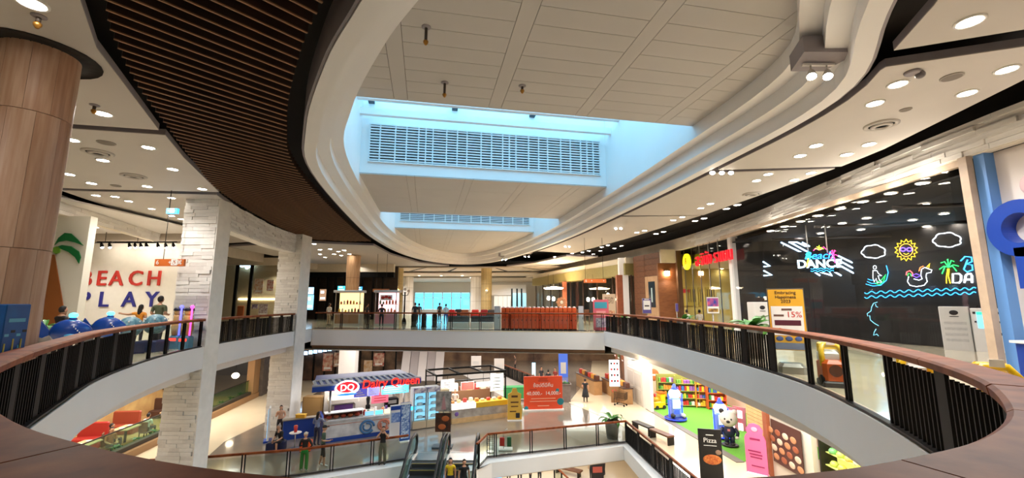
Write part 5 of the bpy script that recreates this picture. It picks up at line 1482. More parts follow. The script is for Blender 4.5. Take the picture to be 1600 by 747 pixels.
N2('trunk_tube', [(1262, 404), (1261, 412), (1260, 418)], YEL, .03)
for e1 in ((1294, 397), (1298, 393), (1305, 393), (1308, 400), (1306, 407), (1297, 404)): N2('palm_leaf_tube', [(1301, 400), ((1301 + e1[0]) / 2, e1[1] - 2), e1], PNK)
N2('trunk_tube', [(1302, 402), (1304, 411)], PNK, .03)
for e1 in ((1272, 389), (1275, 386), (1279, 384), (1283, 387), (1286, 389)): N2('leaf_tube', [(1279, 391), ((1279 + e1[0]) / 2, e1[1]), e1], (190, 230, 50))
N2('petal_tube', [(1270, 392), (1274, 388), (1278, 391)], PNK); N2('petal_tube', [(1281, 391), (1286, 386), (1290, 390)], PNK)
for dv in (0, 3.5): N2('wave_tube', [(1266 + 1.7 * k, 420 + dv + math.sin(k * 1.2)) for k in range(22)], BLU, .018)
for u in (1263, 1293):
    q = V(u, 395, NP, ND); B().tube([q, (q.x, q.y, 4.85)], .022, 6).obj('hanging_rod', M('white_rod', (216, 212, 210), .4), t)
L = bpy.data.lights.new('neon_spill', 'POINT'); L.energy = 25; L.color = (.45, .75, 1); L.shadow_soft_size = .3
o = bpy.data.objects.new('neon_spill', L); COL.objects.link(o); o.location = (15.2, 18.2, 3.0)
# photo booths
def booth(label, u, v, z, w1, w2, h, rz):
    p = P(u, v, 0); t = thing('photo_booth', label, 'photo booth', p, rz)
    B().bbox((-w1 / 2, 0, h / 2), (w1, .7, h), .02).obj('left_cabinet', M('booth_white', (222, 220, 218), .4), t)
    B().bbox((w2 / 2 + .02, 0, h / 2 - .03), (w2, .6, h - .06), .02).obj('screen_cabinet', M('booth_white2', (232, 230, 230), .4), t)
    B().box((w2 * .42, -.305, h * .7), (w2 * .42, .02, h * .36)).obj('touch_screen', emis('booth_screen', (90, 190, 235), 2.4), t)
    B().box((w2 * .42, -.318, h * .85), (w2 * .42, .01, h * .06)).obj('screen_header', emis('booth_green', (40, 190, 130), 2), t)
    for x, z_, s in ((.14, .86, .07), (.15, .66, .05), (.8, .86, .07), (.8, .66, .06), (.84, .4, .08), (.5, .42, .1)): B().box((w2 * x, -.305, h * z_), (s, .02, s * 1.1)).obj('control_print', printk, t)
    B().ball((-w1 / 2, -.355, h * .86), (.12, .01, .09), 12, 6).obj('logo_print', printk, t)
    B().box((-w1 / 2, -.355, h * .77), (.24, .01, .025)).obj('logo_text_bar', printk, t)
    for k in range(4): B().box((-w1 / 2, -.352, h * (.62 - .13 * k)), (w1 * .75, .006, h * .06)).obj('photo_strip_print', M('print_pale_grey', (186, 184, 184), .5, rgb2=(214, 212, 212), scale=40), t)
booth('white photo booth with a blue screen inside the neon shop', 1524, 548, 0, .78, .85, 1.58, -.85)
booth('white photo booth behind the yellow notice stand', 1203, 533, 0, .72, .8, 1.75, -.1)
t = thing('step_box', 'small grey box beside the photo booth in the neon shop', 'box', P(1473, 540, 0)); B().bbox((0, 0, .2), (.4, .3, .4), .02).obj('body', potm, t); B().box((0, 0, .41), (.42, .32, .03)).obj('lid', steel, t)
# yellow notice stand and the things behind the right railing
p = P(1238, 583, 0)
t = thing('notice_stand', 'tall yellow notice stand reading 15% in front of the black wall', 'sign stand', p, -.45)
yl = M('notice_yellow', (226, 168, 44), .5)
B().bbox((0, .05, .12), (.6, .5, .24), .08).obj('steel_foot', steel, t)
B().span((-.38, -.02, .55), (.38, .02, 2.05)).obj('board', yl, t)
B().span((-.4, -.01, .2), (-.37, .03, 2.07)).obj('frame_side', steel, t); B().span((.37, -.01, .2), (.4, .03, 2.07)).obj('frame_side', steel, t); B().span((-.4, -.01, 2.05), (.4, .03, 2.08)).obj('frame_top', steel, t)
B().box((0, -.024, 1.27), (.68, .008, .72)).obj('white_sheet', printw, t)
text('title_print', 'Embracing\nHappiness\n2023', .11, printk, t, (0, -.026, 1.86), ext=.003)
text('percent_print', '15%', .2, redm, t, (.15, -.03, 1.42), ext=.003); B().box((-.18, -.03, 1.4), (.22, .004, .05)).obj('text_bar', M('text_brown', (110, 80, 70), .5), t)
B().box((0, -.03, 1.55), (.22, .004, .05)).obj('text_bar', M('text_brown', (110, 80, 70), .5), t)
B().box((0, -.03, 1.22), (.56, .004, .13)).obj('dark_banner', M('banner_maroon', (86, 30, 48), .5), t)
B().lathe([(.07, -.002), (.07, .002)], 14).obj('round_print', redm, t, (-.18, -.03, 1.02)).rotation_euler = (PI / 2, 0, 0)
B().box((.1, -.03, 1.02), (.25, .004, .03)).obj('text_bar', redm, t)
for x in (-.2, 0, .2): B().ball((x, -.026, .83), (.08, .008, .06), 10, 6).obj('sticker_print', M('sticker_blue', (70, 90, 150), .5), t)
B().box((0, -.026, .65), (.7, .006, .16)).obj('violet_strip', M('strip_slate', (110, 120, 150), .5), t)
ryel, rorg, rwht = M('ride_yellow', (240, 196, 24), .3, coat=.3), M('ride_orange', (206, 92, 34), .35), M('ride_white', (224, 222, 220), .35)
def car(label, p, rz, s=1.0):
    t = thing('coin_ride_car', label, 'kiddie ride', p, rz); t.scale = (s,) * 3
    B().bbox((0, 0, .08), (.62, .85, .16), .04).obj('base', M('ride_dark_base', (60, 56, 58), .5), t)
    B().bbox((0, .02, .45), (.58, .8, .56), .1).obj('lower_body', rorg, t)
    B().bbox((0, .12, .84), (.54, .55, .3), .1).obj('upper_body', rwht, t)
    b = B(); b.tube([(-.24, -.2, .55), (-.25, -.12, .95), (-.16, .0, 1.12), (.16, .0, 1.12), (.25, -.12, .95), (.24, -.2, .55)], .075, 10); b.obj('yellow_arch', ryel, t)
    B().bbox((0, .3, 1.03), (.5, .1, .3), .04).obj('seat_back', ryel, t)
    B().lathe([(.16, -.01), (.16, .01)], 16).obj('emblem', M('emblem_brown', (90, 50, 36), .5), t, (0, -.395, .45)).rotation_euler = (PI / 2, 0, 0)
    for sx in (-1, 1):
        w = B().lathe([(.13, -.04), (.13, .04)], 14).obj('wheel', black_steel, t, (sx * .3, -.2, .18)); w.rotation_euler = (0, PI / 2, 0)
    B().box((0, -.1, 1.2), (.2, .03, .14)).obj('sign_flag', printw, t)
car('orange and white coin ride with yellow arch behind the glass rail', (6.75, 9.3, 0), -.4, .74)
car('orange and yellow coin ride behind the black slats, middle one', (6.85, 7.5, 0), -.5, .72)
car('yellow and white coin ride behind the black slats, nearest one', (6.75, 6.15, 0), -.6, .74)
# white shop at the right edge with big blue letters
ws = struct(link('wall_blue_letter_shop', None), 'white shop wall with pale blue band at the right edge')
B().span((11.3, -4, 0), (11.5, 9.6, 5.2)).obj('white_wall', M('shop_white', (224, 214, 206), .6), ws)
B().span((11.06, 9.6, 0), (11.5, 9.83, 5.2)).obj('pale_blue_band', M('pale_blue', (92, 140, 200), .5), ws)
B().box((10.97, 9.93, 2.6), (.16, .19, 5.2)).obj('beige_frame_post', M('frame_beige', (186, 164, 142), .5, var=.08), ws)
B().box((11.02, 10.06, 2.6), (.08, .06, 5.2)).obj('dark_frame_line', dark_steel, ws)
B().span((11.05, 10.1, 5.05), (11.2, 22.4, 5.2)).obj('head_frame', M('frame_beige', (186, 164, 142), .5), ws)
t = thing('shop_letter', 'huge blue ring shaped letter on the white wall at the right edge', 'sign', (11.3, 0, 0))
lb_ = M('letter_royal_blue', (24, 60, 150), .35)
cy, cz = 9.2, 3.35
q = V(1592, 356, (10.95, 9), (0, 1)); cy, cz = q.y, q.z
b = B(); prof = []
n = 36
for x in (-.02, -.36):
    for r in (.62, .33):
        prof.append((x, r))
vs = [(x, cy + r * math.cos(2 * PI * k / n), cz + r * math.sin(2 * PI * k / n)) for x, r in ((-.02, .62), (-.36, .62), (-.36, .33), (-.02, .33)) for k in range(n)]
fs = []
for i in range(4):
    j = (i + 1) % 4
    fs += [(i * n + k, i * n + (k + 1) % n, j * n + (k + 1) % n, j * n + k) for k in range(n)]
b.add(vs, fs, 0, False); b.obj('letter_bowl', lb_, t)
B().span((-.36, cy - .5, cz - 1.3), (-.02, cy + .16, cz - .42)).obj('letter_stem', lb_, t)
B().ball((-.05, cy - .15, cz + .95), (.04, .25, .25), 16, 10).obj('pink_disc', M('pale_pink', (226, 190, 190), .5), t)
t = thing('counter', 'royal blue counter at the foot of the white wall at the right edge', 'counter', (10.75, 8.75, 0))
B().bbox((0, -.4, .45), (.6, 1.5, .9), .03).obj('body', lb_, t); B().box((-.02, -.4, .92), (.68, 1.56, .05)).obj('top', M('counter_white', (228, 226, 224), .3), t)
lamp((8.6, 6.0, 5.85), 120, .15)

# ------------------------------------------------------------------ lower level: the ice cream kiosk
marble = M('marble_white', (222, 220, 218), .25, rgb2=(190, 188, 188), scale=2.2)
roy = M('kiosk_blue', (30, 66, 150), .4)
K0, K1 = P(505, 693, Z5), P(637, 674, Z5)                        # front edge of the kiosk counter
kd = Vector((K1.x - K0.x, K1.y - K0.y)).normalized(); kang = math.atan2(kd.y, kd.x); KL = math.hypot(K1.x - K0.x, K1.y - K0.y)
t = thing('ice_cream_kiosk', 'ice cream kiosk with marble counter under a blue and white slatted canopy', 'kiosk', (K0.x, K0.y, Z5), kang)
kiosk_root = t
B().span((0, 0, .18), (KL, .6, 1.02)).obj('counter_body', marble, t)
B().span((-.02, -.02, 0), (KL + .02, .6, .2)).obj('blue_plinth', roy, t)
B().span((-.06, -.06, 1.02), (KL + .05, .66, 1.08)).obj('counter_top', marble, t)
B().span((0, -.008, .84), (KL, .0, .87)).obj('copper_line', M('copper', (176, 110, 80), .4), t)
for x, c_, r_ in ((2.2, (70, 120, 170), .36), (3.1, (206, 130, 106), .3)):
    for rr in (r_, r_ * .58):
        B().tube([(x + rr * math.cos(a * PI / 10), -.012, .55 + rr * .9 * math.sin(a * PI / 10)) for a in (range(0, 19) if rr == r_ else range(8, 27))], .065 if rr == r_ else .05, 6).obj('swirl_print', M('swirl_%d' % c_[0], c_, .5), t)
B().span((0, .62, 0), (.1, 3.2, 1.0)).obj('side_counter', roy, t); B().span((KL - .1, .62, 0), (KL, 3.2, 1.02)).obj('side_counter', marble, t)
B().span((.2, 2.7, 0), (KL - .3, 3.2, 2.1)).obj('back_cabinet', M('cabinet_pale', (206, 198, 188), .5), t)
for x, y in ((.25, .35), (KL - .2, .35), (.25, 3.0), (KL - .2, 2.6)): B().tube([(x, y, 0), (x, y, 2.75)], .06, 8).obj('canopy_post', steel, t)
ca_, cb_ = -.75, KL + .55
can = B().prism([(ca_, -.5), (cb_, -.5), (cb_ - .3, 3.4), (ca_ + .5, 3.4)], 2.72, 2.98).obj('canopy', roy, t)
cgrey = M('canopy_grey', (150, 152, 162), .5)
B().prism([(ca_, -.5), (cb_, -.5), (cb_ - .02, -.3), (ca_ + .02, -.3)], 2.98, 3.05).obj('canopy_edge', cgrey, can)
B().prism([(ca_ + .2, 1.1), (cb_ - .1, 1.1), (cb_ - .12, 1.3), (ca_ + .22, 1.3)], 2.98, 3.05).obj('canopy_edge', cgrey, can)
me = B().span((-.07, -.35, 2.98), (.07, 1.2, 3.05)).mesh('canopy_slat', cgrey)
for i in range(18): link('canopy_slat', me, can, (ca_ + .2 + i * (cb_ - ca_ - .4) / 17, 0, 0))
sgn = thing('shop_sign', 'glowing red and white ice cream shop sign on the blue canopy edge', 'sign', (K0.x, K0.y, Z5), kang)
e1 = P(526, 597, -2.75)
xs = (Vector((e1.x - K0.x, e1.y - K0.y))).dot(kd)
lobe = [(.62 * math.cos(a) * (1 - .12 * abs(math.sin(a)) ** 3), .4 * math.sin(a)) for a in [k * PI / 12 for k in range(24)]]
B().plate(lobe, (.95, -.6, 2.82), (1, 0, 0), (0, 0, 1), .06).obj('logo_white', emis('logo_white', (250, 246, 250), 2), sgn)
B().plate([(x * .86, y * .7 + .05) for x, y in lobe], (.95, -.665, 2.82), (1, 0, 0), (0, 0, 1), .012).obj('logo_red', emis('logo_red', (214, 30, 40), 1.6), sgn)
B().plate([(.5 * math.cos(a), .06 * math.sin(a)) for a in [k * PI / 8 for k in range(16)]], (.95, -.67, 2.5), (1, 0, 0), (0, 0, 1), .02).obj('logo_blue_arc', emis('logo_blue', (40, 110, 230), 1.6), sgn)
text('logo_letters', 'DQ', .46, emis('logo_letters', (255, 255, 255), 3), sgn, (.95, -.685, 2.84), ext=.008, bold=0)
text('sign_letters', 'Dairy Queen', .62, emis('sign_red_lit', (232, 40, 28), 1.8), sgn, (3.3, -.62, 2.9), ext=.04, bold=0, sx=.98, shear=.12)
for i, (x0, x1, c_, lb) in enumerate(((1.45, 2.15, (60, 60, 130), 'dark blue menu screen hanging under the kiosk sign'), (2.2, 2.8, (120, 120, 200), 'violet menu screen hanging under the kiosk sign'), (2.95, 4.5, (90, 190, 230), 'wide cyan menu screen hanging under the kiosk sign'))):
    s_ = thing('menu_screen', lb, 'screen', (K0.x, K0.y, Z5), kang)
    B().span((x0, .2, 2.12), (x1, .26, 2.6)).obj('panel', emis('menu_%d' % c_[0], c_, 1.6), s_)
    for k in range(3): B().span((x0 + .1, .19, 2.2 + .12 * k), (x1 - .12 * (k + 1), .2, 2.25 + .12 * k)).obj('menu_text_bar', printw, s_)
    B().tube([((x0 + x1) / 2, .23, 2.6), ((x0 + x1) / 2, .23, 2.73)], .02, 5).obj('hanger', steel, s_)
# goods and machines on the counter
def on_k(x, y, z=0): return Vector((K0.x + kd.x * x - kd.y * y, K0.y + kd.y * x + kd.x * y, Z5 + z))
t = thing('display_case', 'white counter case with red and orange cakes at the kiosk front', 'display case', on_k(1.0, .33, 1.08), kang)
B().span((-1.0, -.25, 0), (1.0, .25, .04)).obj('case_floor', marble, t); B().span((-1.0, -.25, .34), (1.0, .25, .38)).obj('case_top', printw, t)
B().span((-1.0, -.26, .04), (1.0, -.25, .34)).obj('case_glass', shop_glass, t); B().span((-1.0, .24, .04), (1.0, .25, .34)).obj('case_back', M('case_red', (120, 30, 30), .5), t)
for i in range(5):
    B().ball((-.75 + i * .36, -.02, .12), (.15, .12, .09), 10, 6).obj('cake', M('cake_%d' % (i % 2), ((206, 70, 50), (226, 120, 80))[i % 2], .4), t)
for i, (x, w, c_, e) in enumerate(((2.05, .5, (120, 180, 210), 1.0), (2.6, .45, (90, 200, 220), 1.4), (3.1, .45, (230, 220, 160), 1.3), (3.6, .6, (150, 200, 190), 1.2), (4.25, .7, (70, 190, 230), 1.6))):
    s_ = thing('price_screen', 'lit price panel standing on the kiosk counter' + which(i, 5), 'screen', on_k(x, .1, 1.08), kang, 'price panels on the kiosk counter')
    B().box((w / 2, 0, .14), (w, .05, .26)).obj('panel_body', printw, s_); B().box((w / 2, -.028, .14), (w * .92, .01, .2)).obj('panel_face', emis('price_%d' % c_[0], c_, e), s_)
t = thing('ice_cream_machine', 'grey soft ice cream machine with purple sign behind the kiosk counter', 'machine', on_k(1.15, 2.1), kang)
B().bbox((0, 0, .75), (1.3, .8, 1.5), .04).obj('body', steel, t); B().bbox((0, -.1, 1.75), (1.7, .9, .3), .1).obj('hood', M('hood_cream', (206, 196, 180), .5), t)
B().box((0, -.42, 1.35), (1.0, .04, .3)).obj('purple_sign', M('sign_purple', (84, 44, 110), .5), t)
for x in (-.3, 0, .3): B().tube([(x, -.45, .95), (x, -.5, 1.15)], .04, 6).obj('nozzle', dark_steel, t)
t = thing('blender_machine', 'dark blender machine on the back of the kiosk', 'machine', on_k(2.6, 2.2), kang)
B().bbox((0, 0, .5), (.8, .6, 1.0), .03).obj('cabinet', M('cabinet_pale', (206, 198, 188), .5), t)
B().lathe([(.14, 1.0), (.14, 1.2), (.08, 1.25), (.12, 1.6), (.06, 1.75)], 12).obj('mixer', black_steel, t)
t = thing('coffee_machine', 'black and silver coffee machine inside the kiosk', 'machine', on_k(4.0, 2.2), kang)
B().bbox((0, 0, .5), (.9, .6, 1.0), .03).obj('cabinet', M('cabinet_pale', (206, 198, 188), .5), t); B().bbox((0, 0, 1.25), (.8, .5, .5), .05).obj('machine_body', black_steel, t); B().box((0, -.26, 1.3), (.5, .03, .2)).obj('front_panel', steel, t)
t = thing('price_notice', 'pink notice board hanging inside the kiosk', 'notice', on_k(3.2, 1.75, 1.45), kang); B().box((0, 0, .2), (1.0, .03, .6)).obj('board', M('notice_pink', (226, 110, 130), .5), t)
for k in range(3): B().box((0, -.02, .05 + .15 * k), (.7, .01, .04)).obj('text_bar', redm, t)
B().tube([(0, 0, .5), (0, 0, 1.16)], .012, 5).obj('cord', dark_steel, t)
gc = [(180, 40, 40), (40, 90, 60), (226, 196, 90), (230, 226, 220), (60, 50, 50), (210, 120, 60), (90, 60, 120)]
gr = random.Random(9)
for i in range(16):
    x = 2.1 + i * .2; h = gr.uniform(.18, .4)
    o = B().lathe([(.07, 0), (.085, h * .5), (.06, h * .8), (.065, h)], 9).obj('cup', M('cup_%d' % gc[i % 7][0], gc[i % 7], .4), None, on_k(x, .45, 1.08))
    tag(o, 'small cup or jar along the kiosk counter behind the price panels' + which(i, 16), 'cup', 'cups on the kiosk counter')
for i in range(8):
    x = .6 + i * .6; h = gr.uniform(.25, .5)
    o = B().bbox((0, 0, h / 2), (.4, .3, h), .02).obj('carton', M('carton_%d' % gc[(i * 3) % 7][0], gc[(i * 3) % 7], .5), None, on_k(x, 2.95, 2.1), kang)
    tag(o, 'coloured carton on the back cabinet of the kiosk' + which(i, 8), 'carton', 'cartons on the kiosk cabinet')
def board5(label, u, v, w, h, base, blocks, rz=0, name='standee', feet=True, th=.05):
    p = P(u, v, Z5); t = thing(name, label, 'standee', p, rz)
    if feet: B().bbox((0, 0, .03), (w * 1.02, .36, .06), .02).obj('foot', printw, t)
    B().span((-w / 2, -th / 2, .05), (w / 2, th / 2, h)).obj('board', base, t)
    for k_, (x, z, bw, bh, m) in enumerate(blocks): B().box((x * w, -th / 2 - .006 - .005 * k_, .05 + z * (h - .05)), (bw * w, .012, bh * h)).obj('print_block', m, t)
    return t
board5('white and blue promotion panel standing beside the kiosk corner', 618, 683, .7, 1.7, printw, [(0, .9, .9, .12, roy), (0, .6, .8, .3, M('promo_blue', (60, 110, 190), .5, rgb2=(190, 210, 236), scale=9))], kang)
board5('tall blue standee with white writing right of the kiosk', 632, 690, .55, 2.0, M('standee_blue', (30, 80, 160), .5), [(0, .5, .8, .86, M('standee_blue_print', (34, 90, 170), .5, rgb2=(206, 224, 240), scale=12)), (0, .97, 1, .05, printw)], kang)
t = thing('marble_cabinet', 'small marble cabinet between the kiosk and the fridges', 'cabinet', P(642, 672, Z5), kang); B().bbox((0, .3, .5), (.22, .5, 1.0), .02).obj('body', marble, t); B().box((0, .28, 1.02), (.24, .54, .05)).obj('top', printw, t)
fz = glass_mat('fridge_glass', (226, 240, 246), .08)
for i, (u, lb) in enumerate(((656, 'left of the two glass door fridges filled with ice cream cakes'), (676, 'right of the two glass door fridges filled with ice cream cakes'))):
    p = P(655 + i * 21.5, 671 - i * 3.0, Z5); t = thing('display_fridge', lb, 'fridge', p, kang)
    B().span((-.39, .1, 0), (.39, .7, 2.3)).obj('cabinet', M('fridge_grey', (190, 188, 186), .4), t)
    B().span((-.38, .06, .5), (.38, .1, 2.0)).obj('lit_interior', emis('fridge_light', (170, 222, 240), .9), t)
    d_ = B().span((-.36, -.02, .48), (.36, .0, 2.02)).obj('door', fz, t)
    for sx in (-1, 1): B().span((sx * .36 - .03, -.03, .45), (sx * .36 + .03, .02, 2.05)).obj('door_frame', steel, d_)
    B().span((-.4, -.03, .05), (.4, .1, .45)).obj('lower_panel', M('fridge_beige', (196, 176, 146), .4), t)
    B().span((-.39, -.04, 2.05), (.39, .1, 2.32)).obj('header_sign', M('fridge_header', (120, 110, 150), .5, rgb2=(230, 226, 226), scale=7), t)
    for k in range(4):
        z = .62 + k * .36; B().span((-.36, -.0, z - .02), (.36, .06, z)).obj('fridge_shelf', printw, t)
        B().lathe([(.17, 0), (.2, .05), (.16, .16), (.02, .18)], 12, c=(0, .03, z)).obj('ice_cream_cake', M('cake_ice', (190, 220, 232), .4), t).scale = (1, .15, 1)
        B().box((.25 - .4 * (k % 2), .02, z + .05), (.14, .03, .09)).obj('cake_box', M('cake_navy', (60, 70, 110), .5), t)
L = area('kiosk_canopy_light', on_k(2, 1.5, 2.68), 5, 2, 130)

# seating corner left of the kiosk
t = thing('blue_counter', 'bright blue counter left of the ice cream kiosk', 'counter', P(468, 684, Z5), kang); B().bbox((0, 0, .5), (1.7, .3, 1.0), .02).obj('body', roy, t); B().box((0, 0, 1.02), (1.8, .4, .05)).obj('top', M('counter_ash', (150, 140, 126), .5), t)
t = thing('yellow_tray', 'yellow box on the blue counter', 'box', (P(468, 684, Z5).x, P(468, 684, Z5).y, Z5 + 1.05)); B().bbox((0, 0, .08), (.5, .25, .16), .02).obj('body', M('tray_yellow', (214, 160, 40), .5), t); B().box((0, 0, .17), (.54, .28, .03)).obj('rim', M('tray_yellow2', (230, 184, 70), .5), t)
t = thing('digital_standee', 'leaning digital standee glowing blue beside the seating corner', 'screen', P(418, 690, Z5), -1.1); B().span((-.3, -.05, .1), (.3, .05, 1.75)).obj('frame', printw, t); B().span((-.26, -.062, .2), (.26, -.05, 1.65)).obj('screen', emis('standee_screen', (80, 180, 235), 1.5), t); B().bbox((0, 0, .05), (.6, .4, .1), .02).obj('foot', roy, t)
t = thing('cafe_table', 'small round white table with a red cup beside the seated person', 'table', P(460, 700, Z5)); B().lathe([(.28, .72), (.3, .74), (.28, .76)], 16).obj('table_top', printw, t); B().tube([(0, 0, .03), (0, 0, .73)], .03, 8).obj('pillar', steel, t); B().lathe([(.22, 0), (.2, .03)], 14).obj('foot', steel, t)
tp = P(460, 700, Z5); t = thing('paper_cup', 'red menu card holder on the small round table', 'cup', (tp.x, tp.y, Z5 + .76)); B().lathe([(.07, 0), (.1, .3)], 10).obj('cup_body', redm, t); B().lathe([(.1, .3), (.07, .34)], 10).obj('lid', M('cup_orange', (220, 90, 50), .5), t)
t = thing('orange_stool', 'orange cube stool near the kiosk counter', 'stool', P(478, 704, Z5), .2); B().bbox((0, 0, .26), (.5, .5, .46), .05).obj('seat', M('stool_orange', (220, 84, 20), .5), t); B().box((0, 0, .02), (.46, .46, .04)).obj('plinth', dark_steel, t)
for u, v, lb in ((424, 705, 'dark blue cube stool at the left of the seating corner'), (438, 703, 'dark blue cube stool under the seated person')):
    t = thing('blue_stool', lb, 'stool', P(u, v, Z5), .2); B().bbox((0, 0, .24), (.46, .46, .42), .05).obj('seat', M('stool_navy', (26, 34, 70), .5), t); B().box((0, 0, .02), (.42, .42, .04)).obj('plinth', dark_steel, t)
t = thing('cardboard_box', 'plain brown cardboard stack behind the blue counter', 'box', P(489, 668, Z5)); B().bbox((0, 0, .9), (1.2, .6, 1.8), .03).obj('box_body', M('cardboard', (156, 120, 70), .7, var=.1), t); B().box((0, -.31, .9), (1.0, .02, 1.6)).obj('front_panel', M('cardboard2', (168, 132, 80), .7), t)
person('person seated on a blue stool looking down at a phone', P(438, 703, Z5) + Vector((0, .02, .0)), -.3, 1.7, (26, 26, 30), (30, 30, 34), (150, 146, 142), arms=('lap', 'lap'), sit=True, short=True, lean=.35, shoes=(60, 60, 64))
person('person in a pale striped top standing behind the blue counter', P(436, 683, Z5), .4, 1.65, (206, 160, 130), (60, 50, 50), long_hair=True, arms=('phone', 'hold'))
person('person in a blue grey patterned shirt ordering at the kiosk counter', P(494, 697, Z5), 3.0, 1.66, (120, 130, 160), (34, 40, 66), long_hair=True, sleeves=1, arms=('reach', 'hold'))
person('person in bright green wide trousers and cream cap seen from behind', P(474, 737, Z5), 3.3, 1.62, (30, 22, 20), (20, 130, 40), wide=True, cap=(214, 200, 180), sleeves=1, arms=('hip', 'hold'), shoes=(220, 220, 220))
person('person in black shorts and black cap walking by the lower railing', P(503, 729, Z5), 1.9, 1.75, (60, 84, 66), (22, 22, 24), short=True, cap=(18, 18, 20), arms=('hold', 'down'), stride=.1, shoes=(230, 230, 228))
person('person in camouflage trousers and black top leaning at the glass railing', P(597, 726, Z5), .1, 1.64, (22, 20, 22), (92, 92, 72), long_hair=True, sleeves=0, arms=('face', 'face'), wide=True)

# ------------------------------------------------------------------ second kiosk with the black frame
C0, C1_ = P(706, 663, Z5), P(793, 652, Z5)
cd = Vector((C1_.x - C0.x, C1_.y - C0.y)).normalized(); cang = math.atan2(cd.y, cd.x); CL = math.hypot(C1_.x - C0.x, C1_.y - C0.y)
on_c = lambda x, y, z=0: Vector((C0.x + cd.x * x - cd.y * y, C0.y + cd.y * x + cd.x * y, Z5 + z))
t = thing('bakery_kiosk', 'bakery kiosk with a black frame roof and pale wood base', 'kiosk', (C0.x, C0.y, Z5), cang)
pale_wood = M('pale_wood', (206, 170, 120), .5, var=.08)
B().span((0, 0, 0), (CL, .7, .3)).obj('wood_base', pale_wood, t); B().span((0, .02, .3), (CL, .7, .8)).obj('counter_front', M('counter_grey', (150, 140, 130), .4, rgb2=(186, 178, 168), scale=2), t)
B().span((-.02, -.02, .8), (1.55, .72, 1.12)).obj('white_case', M('case_white', (240, 238, 236), .3, emit=.5), t)
B().span((1.55, -.02, .8), (CL, .72, 1.1)).obj('yellow_case', M('case_yellow', (226, 180, 40), .4), t)
B().ball((.3, -.0, .55), (.13, .02, .13), 12, 6).obj('round_logo', M('logo_violet', (120, 90, 170), .5), t)
fr = B()
x0, x1, y0, y1, zt = -.75, CL + .3, 1.0, 3.6, 2.75
for x in (x0, x1):
    for y in (y0, y1): B().box((x, y, zt / 2), (.08, .08, zt)).obj('frame_post', black_steel, t)
for y in (y0, y1): B().box(((x0 + x1) / 2, y, zt), (x1 - x0 + .08, .1, .12)).obj('roof_bar', black_steel, t)
for k in range(4): B().box((x0 + (x1 - x0) * k / 3, (y0 + y1) / 2, zt), (.1, y1 - y0, .1)).obj('roof_bar', black_steel, t)
for y in (y0, y1): B().box(((x0 + x1) / 2, y, zt - .4), (x1 - x0, .06, .06)).obj('lower_bar', black_steel, t)
B().span((-.62, .3, 0), (-.1, .8, 2.0)).obj('wood_cabinet', M('case_cream', (226, 206, 166), .5), t)
B().span((-.6, 2.9, 0), (CL, 3.4, 1.3)).obj('back_counter', M('bakery_brown', (110, 76, 50), .5), t)
for x, z, w, h, c_, e, lb in ((-.5, 1.75, .9, .75, (250, 248, 246), 1.1, 'white lit menu panel at the left of the bakery kiosk'), (2.9, 1.5, .95, 1.15, (214, 240, 240), 1.1, 'tall white lit menu panel at the right of the bakery kiosk'),
                              (.85, 1.75, .9, .5, (190, 90, 80), .8, 'red food picture panel in the bakery kiosk'), (1.9, 1.85, 1.0, .3, (250, 226, 170), 2.0, 'cream lit name panel in the bakery kiosk')):
    s_ = thing('menu_display', lb, 'screen', on_c(x, .9, z), cang); B().box((w / 2, 0, h / 2), (w, .06, h)).obj('panel_body', printw, s_); B().box((w / 2, -.035, h / 2), (w * .94, .01, h * .92)).obj('panel_face', emis('panel_%d_%d' % (c_[0], c_[2]), c_, e), s_)
    for k in range(4): B().box((w * .45, -.045, h * (.2 + .18 * k)), (w * (.6 - .1 * (k % 2)), .006, h * .05)).obj('menu_text_bar', M('menu_grey', (150, 140, 130), .5), s_)
    B().tube([(w / 2, .02, h), (w / 2, .02, 2.7 - z)], .015, 5).obj('hanger', black_steel, s_)
for i in range(9):
    x = .15 + i * .4; h = gr.uniform(.12, .3); c_ = ((206, 140, 70), (230, 200, 150), (190, 60, 50), (240, 226, 200))[i % 4]
    o = B().bbox((0, 0, h / 2), (.24, .2, h), .03).obj('bread_box', M('bread_%d' % c_[0], c_, .5), None, on_c(x, .4, 1.12 if x < 1.45 else 1.1), cang); tag(o, 'small pastry box on the bakery kiosk case' + which(i, 9), 'box', 'pastry boxes on the bakery kiosk')
for i in range(8):
    x = -.4 + i * .52; h = gr.uniform(.25, .55); c_ = ((120, 70, 40), (210, 170, 110), (150, 40, 36), (230, 214, 190))[i % 4]
    o = B().bbox((0, 0, h / 2), (.4, .3, h), .03).obj('bread_crate', M('crate_%d' % c_[0], c_, .5), None, on_c(x, 3.1, 1.3), cang); tag(o, 'bread crate on the back counter of the bakery kiosk' + which(i, 8), 'crate', 'bread crates in the bakery kiosk')
person('person with dark hair working inside the bakery kiosk', on_c(.8, 1.9), 0, 1.62, (200, 190, 180), (40, 40, 44), arms=('hold', 'hold'))
area('bakery_light', on_c(1.5, 1.4, 2.7), 3.5, 2.2, 200)
